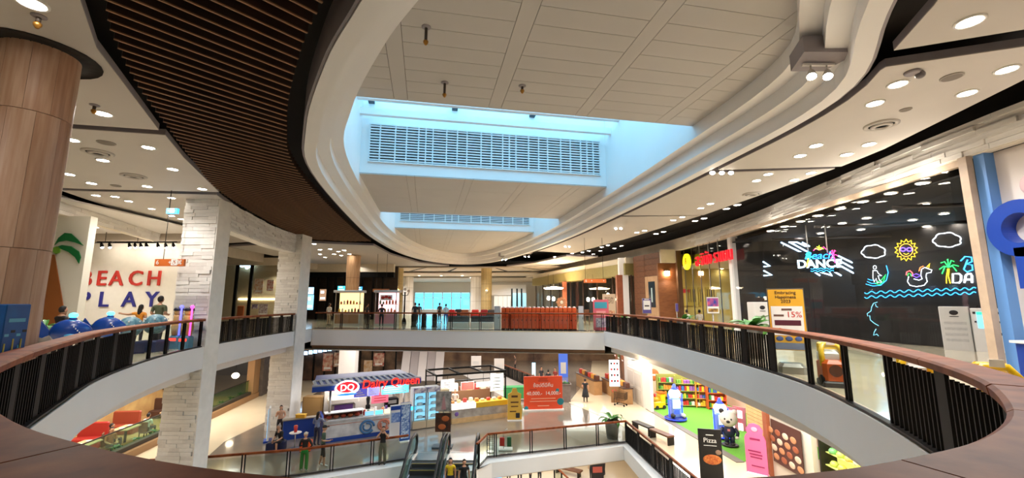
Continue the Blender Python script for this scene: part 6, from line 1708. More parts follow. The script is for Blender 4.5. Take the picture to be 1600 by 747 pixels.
# warm rug-like lit floor in front is real light from the kiosk; posters on a stand before the escalators
t = thing('poster_stand', 'floor stand with two dark posters above each other before the escalators', 'poster stand', P(690, 702, Z5) + Vector((0, .3, 0)), 0)
B().box((0, 0, .04), (1.0, .6, .08)).obj('foot', M('stand_slate', (70, 84, 94), .5), t); B().box((0, .03, 1.3), (.06, .04, 2.5)).obj('pole', steel, t)
B().span((-.4, -.03, 1.75), (.4, .0, 2.75)).obj('upper_poster', M('poster_grey', (120, 116, 112), .5, rgb2=(190, 180, 172), scale=4), t)
B().plate([(-.1, -.35), (-.05, .1), (-.02, .3), (.05, .3), (.09, .05), (.14, -.35)], (0, -.03, 2.2), (1, 0, 0), (0, 0, 1), .012).obj('figure_print', M('figure_rose', (190, 140, 140), .5), t)
B().span((-.4, -.03, .75), (.4, .0, 1.68)).obj('lower_poster', M('poster_food_dark', (36, 28, 24), .5, rgb2=(90, 50, 30), scale=4), t)
for x, z in ((.12, 1.4), (-.05, 1.0)): B().ball((x, -.03, z), (.2, .012, .14), 12, 6).obj('food_print', M('food_orange', (190, 100, 50), .5), t)

# orange promotion board and neighbours
t = thing('promotion_board', 'large orange promotion board reading 40,000 and 14,000', 'sign board', P(849, 641, Z5), .12)
pb_o = M('promo_orange', (222, 76, 36), .5)
B().span((-1.35, -.04, .06), (1.35, .04, 2.25)).obj('board', pb_o, t); B().box((0, 0, .04), (2.8, .5, .08)).obj('base', printw, t)
text('thai_headline', 'ช้อปดีมีคืน', .34, printw, t, (0, -.05, 1.65), ext=.004, bold=0)
text('amount_print', '40,000.-', .34, printw, t, (-.62, -.05, 1.12), ext=.004, bold=0); text('amount_print', '14,000.-', .34, printw, t, (.68, -.05, 1.12), ext=.004, bold=0)
for z, w in ((1.95, .7), (2.08, .6), (.78, 1.7), (.6, 1.9), (.3, .8), (1.38, .5)): B().box((0 if z != 1.38 else -.7, -.046, z), (w, .008, .035)).obj('text_line', M('promo_pale', (240, 190, 160), .5) if z < 1 else M('promo_dark', (120, 30, 20), .5), t)
for x, z, r_ in ((1.2, .55, .24), (1.0, 1.3, .13), (-1.2, .15, .16)): B().ball((x, -.04, z), (r_, .012, r_), 14, 6).obj('teal_dot', M('promo_teal', (30, 120, 130), .5), t)
t = thing('standee', 'yellow arched standee with black writing beside the orange board', 'standee', P(804, 657, Z5), .1)
syl = M('standee_yellow', (222, 176, 70), .5)
B().plate([(-.45, .05), (.45, .05), (.48, .6), (.4, 1.0), (.42, 1.6), (.2, 1.7), (.12, 1.95), (-.12, 1.95), (-.2, 1.7), (-.42, 1.6)], (0, .02, 0), (1, 0, 0), (0, 0, 1), .05).obj('board', syl, t); B().bbox((0, 0, .03), (.9, .4, .06), .02).obj('foot', printw, t)
for x, z, w, h in ((0, 1.45, .4, .12), (0, 1.1, .5, .08), (0, .85, .45, .06), (.2, .3, .25, .3), (-.1, .55, .4, .06)): B().box((x, -.04, z), (w, .01, h)).obj('print_block', M('print_brown', (90, 56, 30), .5) if h < .2 else printk, t)
t = thing('green_table', 'green covered table left of the orange board', 'table', P(812, 628, Z5), .1); B().box((0, .4, 1.0), (2.4, .8, .08)).obj('table_top', M('table_green', (40, 130, 70), .5), t); B().box((0, .02, .6), (2.4, .04, .75)).obj('cloth_front', M('table_green2', (50, 140, 80), .5), t)
for x in (-1.1, 1.1): B().box((x, .4, .48), (.08, .7, .96)).obj('leg', dark_steel, t)
plant('clipped round plant in a tall grey planter beside the orange board', P(885, 627, Z5), 30, .42, .12, (.36, 1.3), 1.6, leafd, True, seed=31)
plant('broad leaved plant in a tall round glass planter at the rail corner', P(957, 685, Z5), 14, 1.05, .26, (.4, .95), 1.3, seed=32)
person('person in a long dark dress walking on the cream corridor', P(915, 629, Z5), 2.9, 1.68, (30, 34, 40), (26, 30, 36), skirt=True, arms=('down', 'hold'), sleeves=0)
# escalators
esc_steel = M('escalator_panel', (150, 156, 160), .25, metal=.5); esc_glass = glass_mat('escalator_glass', (206, 226, 222), .1); esc_black = M('escalator_rubber', (14, 14, 15), .4); esc_yel = M('step_yellow', (206, 170, 40), .5)
step_m = M('step_grey', (64, 64, 66), .5, metal=.3)
for i, (xa, lb) in enumerate(((-4.72, 'left escalator running down from the lower level'), (-3.1, 'right escalator running down from the lower level'))):
    t = thing('escalator', lb, 'escalator', (xa, 22.2, Z5))
    W_ = 1.45; dn = .56
    def zz(y): return 0 if y > -1.0 else (y + 1.0) * dn
    for sx in (0, W_):
        b = B(); b.plate([(0.2, -.3), (0.2, .12), (-1.0, .12), (-9, .12 - 8 * dn), (-9, -.5 - 8 * dn), (-1.0, -.5)], (sx - .06, 0, 0), (0, 1, 0), (0, 0, 1), .12); b.obj('side_skirt', esc_steel, t)
        b = B(); b.plate([(-.1, .12), (.12, .45), (.1, .75), (-.15, .92), (-1.1, .92), (-9, .92 - 7.9 * dn), (-9, .12 - 8 * dn), (-1.0, .12)], (sx - .012, 0, 0), (0, 1, 0), (0, 0, 1), .024); b.obj('balustrade_glass', esc_glass, t)
        arc = [(sx, -.3, .1), (sx, .08, .2), (sx, .24, .5), (sx, .16, .82), (sx, -.15, .97), (sx, -1.1, .97)] + [(sx, -1.1 - k, .97 - (k * dn)) for k in (1, 3, 5, 7.9)]
        B().tube(arc, .068, 8).obj('handrail_belt', esc_black, t)
    for k in range(22):
        y = -.9 - k * .37; z = zz(y) - .02
        st = B().span((.1, y - .37, z - .25), (W_ - .1, y, z)).obj('step', step_m, t)
        B().span((.1, y - .37, z), (W_ - .1, y - .34, z + .006)).obj('step_edge', esc_yel, st)
    B().span((.06, -.9, -.05), (W_ - .06, .2, .012)).obj('landing_plate', steel, t)
    B().plate([(.13 * math.cos(a), .13 * math.sin(a)) for a in [k * PI / 8 for k in range(16)]], (-.02 if i else W_ + .02, 0, .5), (0, 1, 0), (0, 0, 1), .01).obj('round_sticker', M('sticker_red', (200, 60, 50), .5), t)
person('person in a yellow top riding the right escalator', (-2.65, 19.6, Z5 - .93), 0, 1.6, (226, 190, 30), (40, 40, 60), long_hair=True, sleeves=.1)
person('person in black riding the right escalator', (-2.05, 19.5, Z5 - .97), .2, 1.62, (20, 20, 22), (30, 30, 34), sleeves=.2)

# ------------------------------------------------------------------ under the bridge: far part of the lower level
fb = struct(link('wall_lower_far', None), 'shops of the lower level seen under the bridge')
B().span((-22, 56, Z5), (20, 56.3, -1.3)).obj('far_wall', M('far_wall_warm', (150, 118, 88), .7, rgb2=(96, 70, 56), scale=.6), fb)
q0, q1 = Q(626, 580, 40), Q(692, 580, 40)
t = thing('escalator_underside', 'pale ribbed sloping underside of an escalator below the bridge', 'escalator', ((q0.x + q1.x) / 2, 40, Z5))
w = q1.x - q0.x
for k in range(5):
    b = B(); x = -w / 2 + w * k / 5
    b.plate([(x + .02, .3), (x + w / 5 - .02, .3), (x + w / 5 - .02 + .0, 4.3), (x + .02, 4.3)], (0, 0 if k % 2 else -.12, 0), (1, 0, 0), (0, .35, .97), .3); b.obj('rib_panel', M('rib_%d' % (k % 2), ((214, 208, 208), (176, 168, 170))[k % 2], .5), t)
# lower shops on the left behind the kiosk
for i, (u0, u1, c_, lb) in enumerate(((472, 524, (96, 66, 48), 'dark'), (562, 618, (120, 92, 66), 'warm'))):
    Y = 42.0; a, c = Q(u0, 590, Y), Q(u1, 590, Y)
    B().span((a.x, Y, Z5), (c.x, Y + .2, -1.3)).obj('shop_wall', M('shop_%d' % c_[0], c_, .6, rgb2=tuple(v // 2 for v in c_), scale=1.2), fb)
    for k in range(4):
        x = a.x + (c.x - a.x) * k / 3; B().box((x, Y - .1, Z5 + 2.1), (.12, .12, 4.2)).obj('shop_mullion', black_steel, fb)
q = Q(544, 580, 36); B().box((q.x, 36, Z5 + 2.15), (1.3, .8, 4.3)).obj('white_column', white_trim, fb)
neon_b = emis('shop_blue_white', (170, 215, 255), 3)
t = thing('shop_sign', 'row of blue white lit letters over the dark lower shop behind the kiosk', 'sign', (Q(475, 555, 41.5).x, 41.6, 0))
for k in range(7):
    q = Q(477 + k * 7.5, 552 - k * 1.3, 41.5); B().bbox((q.x - t.location.x, 0, q.z), (.36, .08, .34), .05).obj('lit_letter', neon_b, t)
for i, (u, v, w_, h_, c_) in enumerate(((512, 566, .9, 1.6, (190, 90, 70)), (528, 562, .8, 1.3, (150, 70, 50)), (575, 575, .8, 1.4, (200, 150, 90)), (592, 562, 1.0, 1.2, (170, 60, 50)))):
    q = Q(u, v, 41.7); t = thing('poster', 'food poster on the lower shop wall behind the kiosk' + which(i, 4), 'poster', (q.x, 41.7, q.z)); B().span((-w_ / 2, -.02, -h_ / 2), (w_ / 2, .02, h_ / 2)).obj('sheet', M('food_poster_%d' % c_[0], c_, .6, rgb2=(226, 206, 180), scale=3), t); B().span((-w_ * .35, -.03, -h_ * .4), (w_ * .35, -.02, -h_ * .28)).obj('caption_strip', printw, t)
rail_f = Along([(Q(618, 583, 37).x, 37), (Q(558, 592, 34).x, 34)]); railing('black slatted railing behind the ice cream kiosk canopy', rail_f, 0, rail_f.len, Z5, [(0, rail_f.len, 'bars')], capw=.1, step=.16)
rf2 = Along([(Q(872, 590, 34).x, 34.0), (Q(780, 590, 44).x, 46.0)]); railing('black slatted railing behind the bakery kiosk along the far opening', rf2, 0, rf2.len, Z5, [(0, rf2.len, 'bars')], capw=.12, step=.16)
fa = struct(B().prism([(Q(872, 590, 34).x - .1, 34), (Q(780, 590, 44).x - .1, 46), (Q(720, 590, 46).x, 46), (Q(795, 590, 34).x, 34)], Z5 - .02, Z5 + .015).obj('floor_far_opening', M('far_opening_white', (206, 200, 196), .5)), 'pale floor strip beside the far railing')
# food hall far right under the bridge
for i, (u, v, w_, h_, c_, e, lb) in enumerate(((641, 566, 1.4, .9, (70, 120, 120), .5, 'teal shop panel under the bridge'), (744, 566, 1.0, 1.2, (200, 190, 180), .5, 'hanging banner under the bridge beside the far railing'), (780, 570, 1.0, 1.2, (196, 186, 176), .5, 'second hanging banner under the bridge beside the far railing'),
                                            (834, 588, .35, 2.6, (170, 220, 240), 1.6, 'narrow lit pillar sign of the far lower shop'), (880, 572, .9, 3.6, (60, 90, 170), 1.0, 'tall lit blue sign column under the right of the bridge'))):
    q = Q(u, v, 44); t = thing('shop_banner', lb, 'sign', (q.x, 44, q.z)); B().span((-w_ / 2, -.06, -h_ / 2), (w_ / 2, .06, h_ / 2)).obj('panel', M('panelx_%d' % c_[0], c_, .5, emit=e), t); B().span((-w_ * .3, -.075, -h_ * .2), (w_ * .3, -.06, h_ * .1)).obj('print_block', printw, t); B().tube([(0, 0, h_ / 2), (0, 0, max(h_ / 2 + .05, -1.3 - q.z))], .02, 5).obj('hanger', dark_steel, t)
for i, (u, v, c_) in enumerate(((857, 610, (40, 36, 40)), (868, 606, (150, 60, 50)), (846, 604, (60, 60, 66)), (805, 580, (90, 70, 60)))):
    p = P(u, v, Z5); person('far visitor under the right of the bridge' + which(sorted([857, 868, 846, 805]).index(u), 4), p, rnd.uniform(0, 6), 1.66, c_, (36, 34, 40))
q = Q(960, 583, 33); t = thing('lit_menu_column', 'tall lit panel with black and red round marks at the end of the food counters', 'sign', (q.x, 33.0, q.z)); B().box((0, 0, 0), (.75, .12, 1.9)).obj('panel', emis('panel_bright', (236, 236, 240), 1.3), t)
for k in range(12): B().ball((-.22 + .22 * (k % 3), -.06, .7 - .42 * (k // 3)), (.08, .012, .09), 8, 6).obj('round_print', (printk, redm)[k % 2], t)
B().box((0, 0, -2.2), (.6, .1, 2.6)).obj('lower_panel', M('panel_wood2', (150, 110, 70), .5), t)
# food counters right under the bridge
wn = M('counter_wood', (176, 134, 88), .5, var=.1)
for i, (u0, v0, u1, v1, lb) in enumerate(((897, 604, 925, 620, 'wooden food counter under the right end of the bridge'), (926, 611, 958, 632, 'long wooden food counter beside the cream corridor'))):
    a, c = P(u0, v0, Z5), P(u1, v1, Z5); m_ = (a + c) / 2; tt = c - a; an = math.atan2(tt.y, tt.x)
    t = thing('food_counter', lb, 'counter', m_ + Vector((.6 + .5 * i, .5 - .6 * i, 0)), an); L_ = tt.length
    B().bbox((0, 0, .55), (L_, .7, 1.1), .03).obj('body', wn, t); B().box((0, 0, 1.12), (L_ + .1, .8, .06)).obj('top', M('counter_dark', (70, 50, 40), .4), t)
    for k in range(6): B().bbox((-L_ / 2 + L_ * (k + .5) / 6, .05, 1.32), (L_ / 8, .3, .34), .03).obj('food_tray', M('tray_%d' % (k % 3), ((200, 60, 40), (216, 150, 60), (90, 50, 30))[k % 3], .5), t)
c0_, c1_ = (10.9, 46), (10.2, 34.4)
bb = B(); bar3(bb, c0_, c1_, .2, (Z5, -1.3)); bb.obj('food_hall_wall', M('food_wall', (150, 96, 62), .6, rgb2=(84, 48, 34), scale=1.1), fb)
for i in range(12):
    k = (i + .5) / 12; x = c0_[0] + (c1_[0] - c0_[0]) * k - .14; y = c0_[1] + (c1_[1] - c0_[1]) * k
    c_ = ((190, 60, 50), (216, 170, 90), (60, 110, 60), (226, 210, 190), (170, 90, 50))[i % 5]
    t = thing('menu_picture', 'lit food picture on the brown wall of the food hall' + which(i, 12), 'poster', (x, y, Z5 + 2.2 + .5 * (i % 2)), 0, 'food pictures of the lower food hall')
    B().span((-.03, -.35, -.4), (0, .35, .4)).obj('picture', M('foodpic_%d' % c_[0], c_, .5, rgb2=(96, 60, 40), scale=4, emit=.25), t); B().span((-.04, -.28, -.36), (-.03, .28, -.24)).obj('caption_strip', printw, t)

# ------------------------------------------------------------------ lower level, right side: play corner, posters, cake shop
rw = struct(link('wall_lower_right', None), 'shop walls along the right of the lower corridor')
turf = M('turf_green', (84, 150, 40), .9, rgb2=(110, 176, 58), scale=30, bump=.5)
T0, T1 = P(1018, 640, Z5), P(1162, 722, Z5)
tp_ = [(T0.x, T0.y), (T1.x, T1.y), (15.6, T1.y + .4), (15.6, 34.2), (10.6, 34.4)]
struct(B().prism(tp_, Z5 + .013, Z5 + .035).obj('floor_turf', turf), 'green artificial turf of the play corner')
kerb = M('kerb_grey', (120, 112, 104), .6)
bb = B(); bar3(bb, (T0.x - .2, T0.y + .1), (T1.x - .2, T1.y - .1), .4, (Z5 + .012, Z5 + .04)); struct(bb.obj('floor_kerb', kerb), 'grey stone edge in front of the turf')
B().span((10.4, 34.3, Z5), (16, 34.5, -1.3)).obj('play_back_wall', M('play_wall_pink', (226, 196, 176), .7), rw)
B().span((15.6, 21, Z5), (15.8, 34.4, -1.3)).obj('play_side_wall', M('play_wall_rose', (214, 170, 160), .7), rw)
d0, d1 = P(984, 621, Z5), P(1008, 637, Z5)
dv = Vector((d1.x - d0.x, d1.y - d0.y)).normalized()
bb = B(); bar3(bb, (d0.x - dv.x * .8, d0.y - dv.y * .8), (d1.x + dv.x * 1.4, d1.y + dv.y * 1.4), .2, (Z5, -1.3)); bb.obj('white_wall', white, rw)
dd = struct(link('door_1', None, None, (d0.x, d0.y, Z5), math.atan2(dv.y, dv.x)), 'white double door beside the play corner')
DL_ = math.hypot(d1.x - d0.x, d1.y - d0.y)
for k in range(2):
    lf = B().span((.1 + k * (DL_ / 2 - .08), -.16, .02), (DL_ / 2 - .02 + k * (DL_ / 2 - .08), -.1, 2.4)).obj('door_leaf', M('door_white', (214, 206, 196), .5), dd)
    x0 = .1 + k * (DL_ / 2 - .08)
    B().span((x0 + .12, -.175, .2), (x0 + DL_ / 2 - .26, -.16, 1.1)).obj('door_panel', M('door_white2', (202, 194, 184), .5), lf); B().span((x0 + .12, -.175, 1.3), (x0 + DL_ / 2 - .26, -.16, 2.2)).obj('door_panel', M('door_white2', (202, 194, 184), .5), lf)
    B().ball((DL_ / 2 + (-.1 if k == 0 else .06), -.2, 1.1), .04, 8, 6).obj('door_knob', steel, lf)
# trolley
p = P(978, 634, Z5) + Vector((-.35, .0, 0)); t = thing('shopping_trolley', 'black shopping trolley parked by the white doors', 'trolley', p, .9)
wire = B()
for k in range(7):
    z = .45 + k * .08; wire.tube([(-.25, -.4, z), (.25, -.4, z), (.28, .4, z), (-.28, .4, z)], .012, 5, closed=True)
for k in range(7): wire.tube([(-.25 + k * .083, -.4, .45), (-.25 + k * .083, -.42, .95)], .01, 5)
wire.obj('basket', black_steel, t)
B().tube([(-.26, .42, .9), (-.26, .55, 1.02), (.26, .55, 1.02), (.26, .42, .9)], .02, 6).obj('handle', redm, t)
B().tube([(-.22, -.35, .12), (-.22, .4, .12), (-.22, .42, .5)], .02, 6).obj('chassis', dark_steel, t); B().tube([(.22, -.35, .12), (.22, .4, .12), (.22, .42, .5)], .02, 6).obj('chassis', dark_steel, t)
for sx in (-.22, .22):
    for sy in (-.33, .38): B().lathe([(.06, -.02), (.06, .02)], 10).obj('wheel', black_steel, t, (sx, sy, .062)).rotation_euler = (0, PI / 2, 0)
# toy shelves
shelf_c = [(226, 190, 60), (90, 150, 60), (226, 120, 40)]
toyc = [(200, 50, 50), (240, 200, 60), (60, 140, 70), (240, 150, 60), (230, 230, 220), (60, 110, 180), (150, 90, 170), (120, 170, 70)]
def toy_shelf(label, x, y, rz, w, h, seed, cc):
    t = thing('toy_shelf', label, 'shelf', (x, y, Z5 + .04), rz)
    m = M('shelf_%d' % cc[0], cc, .5)
    B().span((-w / 2, .2, 0), (w / 2, .24, h)).obj('back_board', m, t)
    for sx in (-1, 1): B().box((sx * w / 2, .0, h / 2), (.05, .45, h)).obj('side_board', m, t)
    r = random.Random(seed)
    n = 4
    for k in range(n):
        z = .1 + k * (h - .15) / n
        sh = B().span((-w / 2, -.22, z - .02), (w / 2, .2, z + .02)).obj('shelf_board', m, t)
        x_ = -w / 2 + .1
        while x_ < w / 2 - .1:
            ww = r.uniform(.12, .24); hh = r.uniform(.18, .36); c_ = toyc[r.randrange(8)]
            B().bbox((x_ + ww / 2, -.05, z + .02 + hh / 2), (ww * .9, .2, hh), .02).obj('toy_box', M('toy_%d_%d' % (c_[0], c_[1]), c_, .5), sh); x_ += ww
for i, (u, v, w, lb) in enumerate(((1046, 633, 1.6, 'toy shelf with colourful boxes at the left of the play corner'), (1074, 636, 1.6, 'toy shelf with colourful boxes in the middle of the play corner'), (1100, 637, 1.1, 'toy shelf with colourful boxes right of the middle in the play corner'), (1120, 640, 1.2, 'orange toy shelf at the right of the play corner'))):
    p = P(u, v, Z5); toy_shelf(lb, p.x, min(33.9, p.y), -.1, w, 2.1, 40 + i, ((150, 150, 70), (150, 160, 80), (226, 150, 60), (206, 90, 40))[i])
# coin rides
def coin_ride(label, u, v, s, fig):
    p = P(u, v, Z5); p.z += .04; t = thing('coin_ride', label, 'kiddie ride', p, .1); t.scale = (s,) * 3
    gl, gb = emis('ride_glow_white', (190, 220, 255), 2.2), emis('ride_glow_blue', (40, 60, 255), 3)
    B().lathe([(.62, 0), (.62, .16), (.5, .2)], 20).obj('base', M('ride_navy2', (26, 40, 120), .3), t)
    B().lathe([(.64, .1), (.64, .14)], 20, cap=False).obj('base_light', gb, t)
    B().bbox((0, .05, .75), (.62, .5, 1.1), .1).obj('cabinet', M('ride_blue_white', (130, 160, 220), .3), t)
    B().box((0, -.21, .95), (.45, .03, .5)).obj('lit_screen', gl, t)
    B().box((0, -.21, .5), (.3, .03, .2)).obj('coin_panel', gb, t)
    B().ball((0, 0, 1.5), (.36, .3, .3), 14, 10).obj('lit_dome', gl, t)
    for sx in (-1, 1): B().tube([(sx * .4, -.05, .2), (sx * .42, -.05, 1.5)], .04, 8).obj('light_tube', gb, t)
    B().lathe([(.2, 1.76), (.12, 1.84), (.06, 2.05)], 12).obj('top_beacon', gb, t)
    for sx in (-1, 1): B().ball((sx * .32, -.32, .32), (.14, .2, .12), 10, 6).obj('foot_rest', printk if sx < 0 else rwht, t)
coin_ride('glowing blue and white coin ride at the left edge of the turf', 1056, 657, 1.05, 0)
coin_ride('glowing blue coin ride behind the white bear figure', 1128, 684, 1.0, 1)
p = P(1141, 698, Z5); t = thing('bear_figure', 'round headed white bear figure in a dark suit on the turf edge', 'statue', (p.x, p.y, Z5 + .04), -.5)
suit, furw = M('suit_navy', (28, 32, 62), .5), M('fur_white', (224, 216, 206), .7)
B().ball((0, 0, .06), (.42, .4, .06), 16, 6).obj('base', printk, t)
for sx in (-1, 1):
    B().lathe([(.12, .1), (.11, .3), (.13, .5)], 12, c=(sx * .13, 0, 0)).obj('leg', suit, t); B().ball((sx * .14, -.07, .13), (.12, .19, .08), 10, 6).obj('shoe', printk, t)
    B().tube([(sx * .25, 0, .88), (sx * .4, -.06, .68), (sx * .36, -.16, .52)], [.1, .09, .08], 10).obj('arm', suit, t); B().ball((sx * .36, -.18, .48), .09, 10, 8).obj('paw', furw, t)
B().ball((0, 0, .72), (.3, .25, .33), 16, 10).obj('torso', suit, t); B().box((0, -.25, .82), (.12, .03, .1)).obj('bow_tie', M('bow_rose', (206, 120, 120), .5), t)
hd = B().ball((0, 0, 1.33), (.43, .4, .4), 18, 12).obj('head', furw, t)
for sx in (-1, 1):
    B().ball((sx * .3, .02, 1.68), (.13, .08, .13), 10, 8).obj('ear', printk if sx < 0 else furw, hd); B().ball((sx * .15, -.37, 1.38), (.04, .02, .05), 8, 6).obj('eye', printk, hd)
B().ball((0, -.4, 1.26), (.09, .06, .07), 10, 6).obj('nose', printk, hd)
t = thing('toy_train', 'small yellow toy train ride by the white wall', 'kiddie ride', P(1027, 641, Z5) + Vector((.2, .3, .04)), .3)
B().bbox((0, 0, .3), (.9, .5, .4), .06).obj('chassis', ryel, t); B().bbox((.25, 0, .75), (.4, .48, .55), .05).obj('cabin', ryel, t); B().tube([(-.4, 0, .6), (.05, 0, .6)], .2, 12).obj('boiler', M('train_gold', (206, 150, 30), .4), t); B().lathe([(.06, .75), (.1, 1.0)], 10, c=(-.28, 0, 0)).obj('chimney', redm, t); B().box((.25, 0, 1.06), (.5, .56, .06)).obj('roof', rorg, t)
for sx in (-.28, .28):
    for sy in (-.25, .25): B().lathe([(.13, -.03), (.13, .03)], 12).obj('wheel', printk, t, (sx, sy, .13)).rotation_euler = (PI / 2, 0, 0)
for u, v, c_, lb in ((1024, 587, (196, 110, 60), 'orange round balloon print on the wall of the play corner'), (1037, 598, (50, 60, 150), 'blue round balloon print on the wall of the play corner')):
    q = Q(u, v, 33.9); t = thing('wall_disc', lb, 'wall art', (q.x, 34.27, q.z)); B().ball((0, 0, 0), (.42, .05, .45), 16, 8).obj('disc', M('disc_%d' % c_[0], c_, .5), t); B().box((0, -.05, 0), (.3, .02, .12)).obj('print_block', printw, t)
for i, u in enumerate((1143, 1156)):
    q = Q(u, 657, 26.0); t = thing('lit_mirror', 'pink lit mirror panel with rounded windows at the right of the play corner' + which(i, 2), 'mirror', (q.x, 26.0, q.z), -.9); B().box((0, 0, 0), (.7, .06, 1.5)).obj('panel', M('mirror_pink', (214, 130, 140), .4), t)
    for z in (-.35, .35): B().bbox((0, -.05, z), (.36, .04, .42), .1).obj('lit_ring', emis('mirror_light', (255, 236, 240), 1.8), t)
area('play_corner_light', (13, 29, -1.37), 4, 8, 520, (1, .95, .88))
# slatted pale wood wall, pink standee, posters, cake shop
S0, S1 = P(1165, 716, Z5), P(1192, 737, Z5)
sw_ = struct(link('wall_slatted', None), 'pale wood slatted wall beside the play corner')
bb = B(); bar3(bb, (11.12, 21.05), (11.2, 19.7), .16, (Z5, -1.3)); bb.obj('wall_core', M('slat_shadow', (120, 90, 56), .7), sw_)
me = B().box((0, 0, 0), (.05, 1.33, .15)).mesh('slat', M('slat_pale', (206, 170, 116), .5, var=.1))
for k in range(26): link('slat', me, sw_, (11.05, 20.38, Z5 + .1 + k * .165))
B().box((11.15, 19.55, Z5 + 2.15), (.3, .3, 4.3)).obj('brown_post', M('rust_wood', (150, 82, 52), .5), sw_)
t = thing('standee', 'pink standee shaped like a tall bottle in front of the slatted wall', 'standee', P(1184, 742, Z5), -.75)
pk = M('standee_hot_pink', (236, 110, 160), .5)
B().plate([(-.42, .04), (.42, .04), (.42, 1.45), (.36, 1.6), (.3, 1.65), (.34, 1.85), (.2, 2.05), (0, 2.1), (-.2, 2.05), (-.34, 1.85), (-.3, 1.65), (-.36, 1.6), (-.42, 1.45)], (0, .03, 0), (1, 0, 0), (0, 0, 1), .05).obj('board', pk, t); B().bbox((0, .05, .03), (.8, .4, .06), .02).obj('foot', printw, t)
for x, z, w, h in ((0, 1.45, .4, .07), (-.05, .95, .5, .05), (0, .82, .5, .05), (0, .7, .45, .05), (.05, .35, .5, .04)): B().box((x, -.03, z), (w, .01, h)).obj('print_block', M('print_plum', (150, 40, 90), .5), t)
B().ball((0, -.03, 1.85), (.14, .01, .1), 10, 6).obj('emblem', M('print_rose', (250, 170, 200), .5), t)
pw = struct(link('wall_poster', None), 'pale wall with food pictures beside the cake shop')
bb = B(); bar3(bb, (11.25, 19.4), (11.3, 16.9), .2, (Z5, -1.3)); bb.obj('wall_body', M('poster_wall', (206, 196, 182), .6), pw)
for i, (z, h, base, lb) in enumerate(((3.3, 1.5, (214, 206, 198), 'white picture of a round pizza on the wall beside the cake shop'), (1.55, 1.7, (70, 36, 26), 'dark picture of grilled food on the wall beside the cake shop'))):
    t = thing('wall_picture', lb, 'poster', (11.13, 18.3, Z5 + z)); B().span((-.04, -.95, -h / 2), (0, .95, h / 2)).obj('sheet', M('pic_%d' % base[0], base, .5), t)
    if i == 0:
        for r_, c_ in ((.6, (190, 120, 70)), (.52, (206, 150, 80))): B().ball((-.04, 0, 0), (.015 + (.6 - r_) * .1, r_, r_), 18, 8).obj('pizza_disc', M('pizza_%d' % c_[1], c_, .5), t)
        for k in range(9): B().ball((-.06, .36 * math.cos(k * .7), .36 * math.sin(k * .7)), (.012, .12, .1), 8, 6).obj('topping', M('topping_%d' % (k % 2), ((150, 40, 30), (80, 50, 36))[k % 2], .5), t)
    else:
        for k in range(16): B().ball((-.045, -.8 + (k % 4) * .5 + .1 * (k // 4), -.6 + (k // 4) * .33), (.015, .2, .13), 8, 6).obj('food_piece', M('foodp_%d' % (k % 3), ((190, 130, 90), (216, 190, 166), (150, 80, 50))[k % 3], .5), t)
t = thing('cake_fridge', 'brightly lit yellow green cake display shelves at the bottom right', 'display fridge', (11.5, 15.2, Z5)); 
B().span((.5, -1.6, 0), (.8, 1.6, 3.2)).obj('lit_back', emis('cake_light', (206, 206, 110), .9), t); B().span((-.1, -1.6, 0), (.5, 1.6, .5)).obj('base_cabinet', M('cake_base', (150, 120, 90), .5), t)
for sy in (-1.6, 1.6): B().span((-.1, sy - .04, 0), (.8, sy + .04, 3.2)).obj('side_panel', dark_steel, t)
for k in range(6):
    z = .55 + k * .44; sh = B().span((-.05 + .05 * k, -1.56, z - .02), (.5, 1.56, z + .01)).obj('glass_shelf', M('shelf_yellowgreen', (206, 214, 120), .3), t)
    for j in range(8): B().lathe([(.12, 0), (.14, .1), (.08, .18)], 10).obj('cake', M('cake_y%d' % ((k + j) % 4), ((230, 200, 90), (190, 210, 100), (120, 190, 120), (236, 226, 180))[(k + j) % 4], .4), sh, (.2, -1.35 + j * .38, z + .01))
area('cake_shop_light', (10.6, 16, -1.38), 1.5, 5, 160)
t = thing('pizza_standee', 'black pizza poster standee beside the lower slatted railing', 'standee', P(1113, 752, Z5), -.25)
B().bbox((0, .05, .03), (.8, .4, .06), .02).obj('foot', dark_steel, t); B().span((-.45, -.03, .05), (.45, .03, 2.05)).obj('board', M('poster_black', (20, 17, 17), .5), t)
text('title_print', 'Pizza', .26, printw, t, (0, -.036, 1.6), ext=.003); B().box((0, -.036, 1.82), (.3, .006, .03)).obj('text_line', printw, t); B().box((0, -.036, 1.4), (.5, .006, .02)).obj('text_line', printw, t)
B().ball((.05, -.03, .85), (.36, .014, .2), 18, 8).obj('pizza_print', M('pizza_print', (176, 76, 36), .5, rgb2=(216, 130, 60), scale=14), t); B().ball((.3, -.03, 1.15), (.12, .012, .1), 10, 6).obj('bowl_print', M('bowl_print', (150, 120, 100), .5), t)
for i, (u, v) in enumerate(((1005, 676), (1034, 690))):
    t = thing('bench', ['dark low bench behind the lower slatted railing', 'brown topped low bench behind the lower slatted railing'][i], 'bench', P(u, v, Z5), -1.2); B().bbox((0, 0, .45), (1.5, .45, .08), .02).obj('seat', walnut if i else M('bench_dark', (50, 40, 36), .5), t)
    for sx in (-.7, .7): B().box((sx, 0, .2), (.06, .4, .4)).obj('leg', dark_steel, t)
for i, (u, v, n) in enumerate(((984, 566, 2),)):
    q = Q(u, v, 22); t = thing('soffit_spotlight', 'pair of spotlights under the right soffit above the white doors', 'spotlight', (q.x + .2, 22, q.z))
    B().box((0, 0, .1), (.5, .1, .06)).obj('bracket', lamp_trim, t)
    for k in (-.18, .18): B().ball((k, 0, 0), .1, 10, 8).obj('spot_lens', lamp_soft, t)
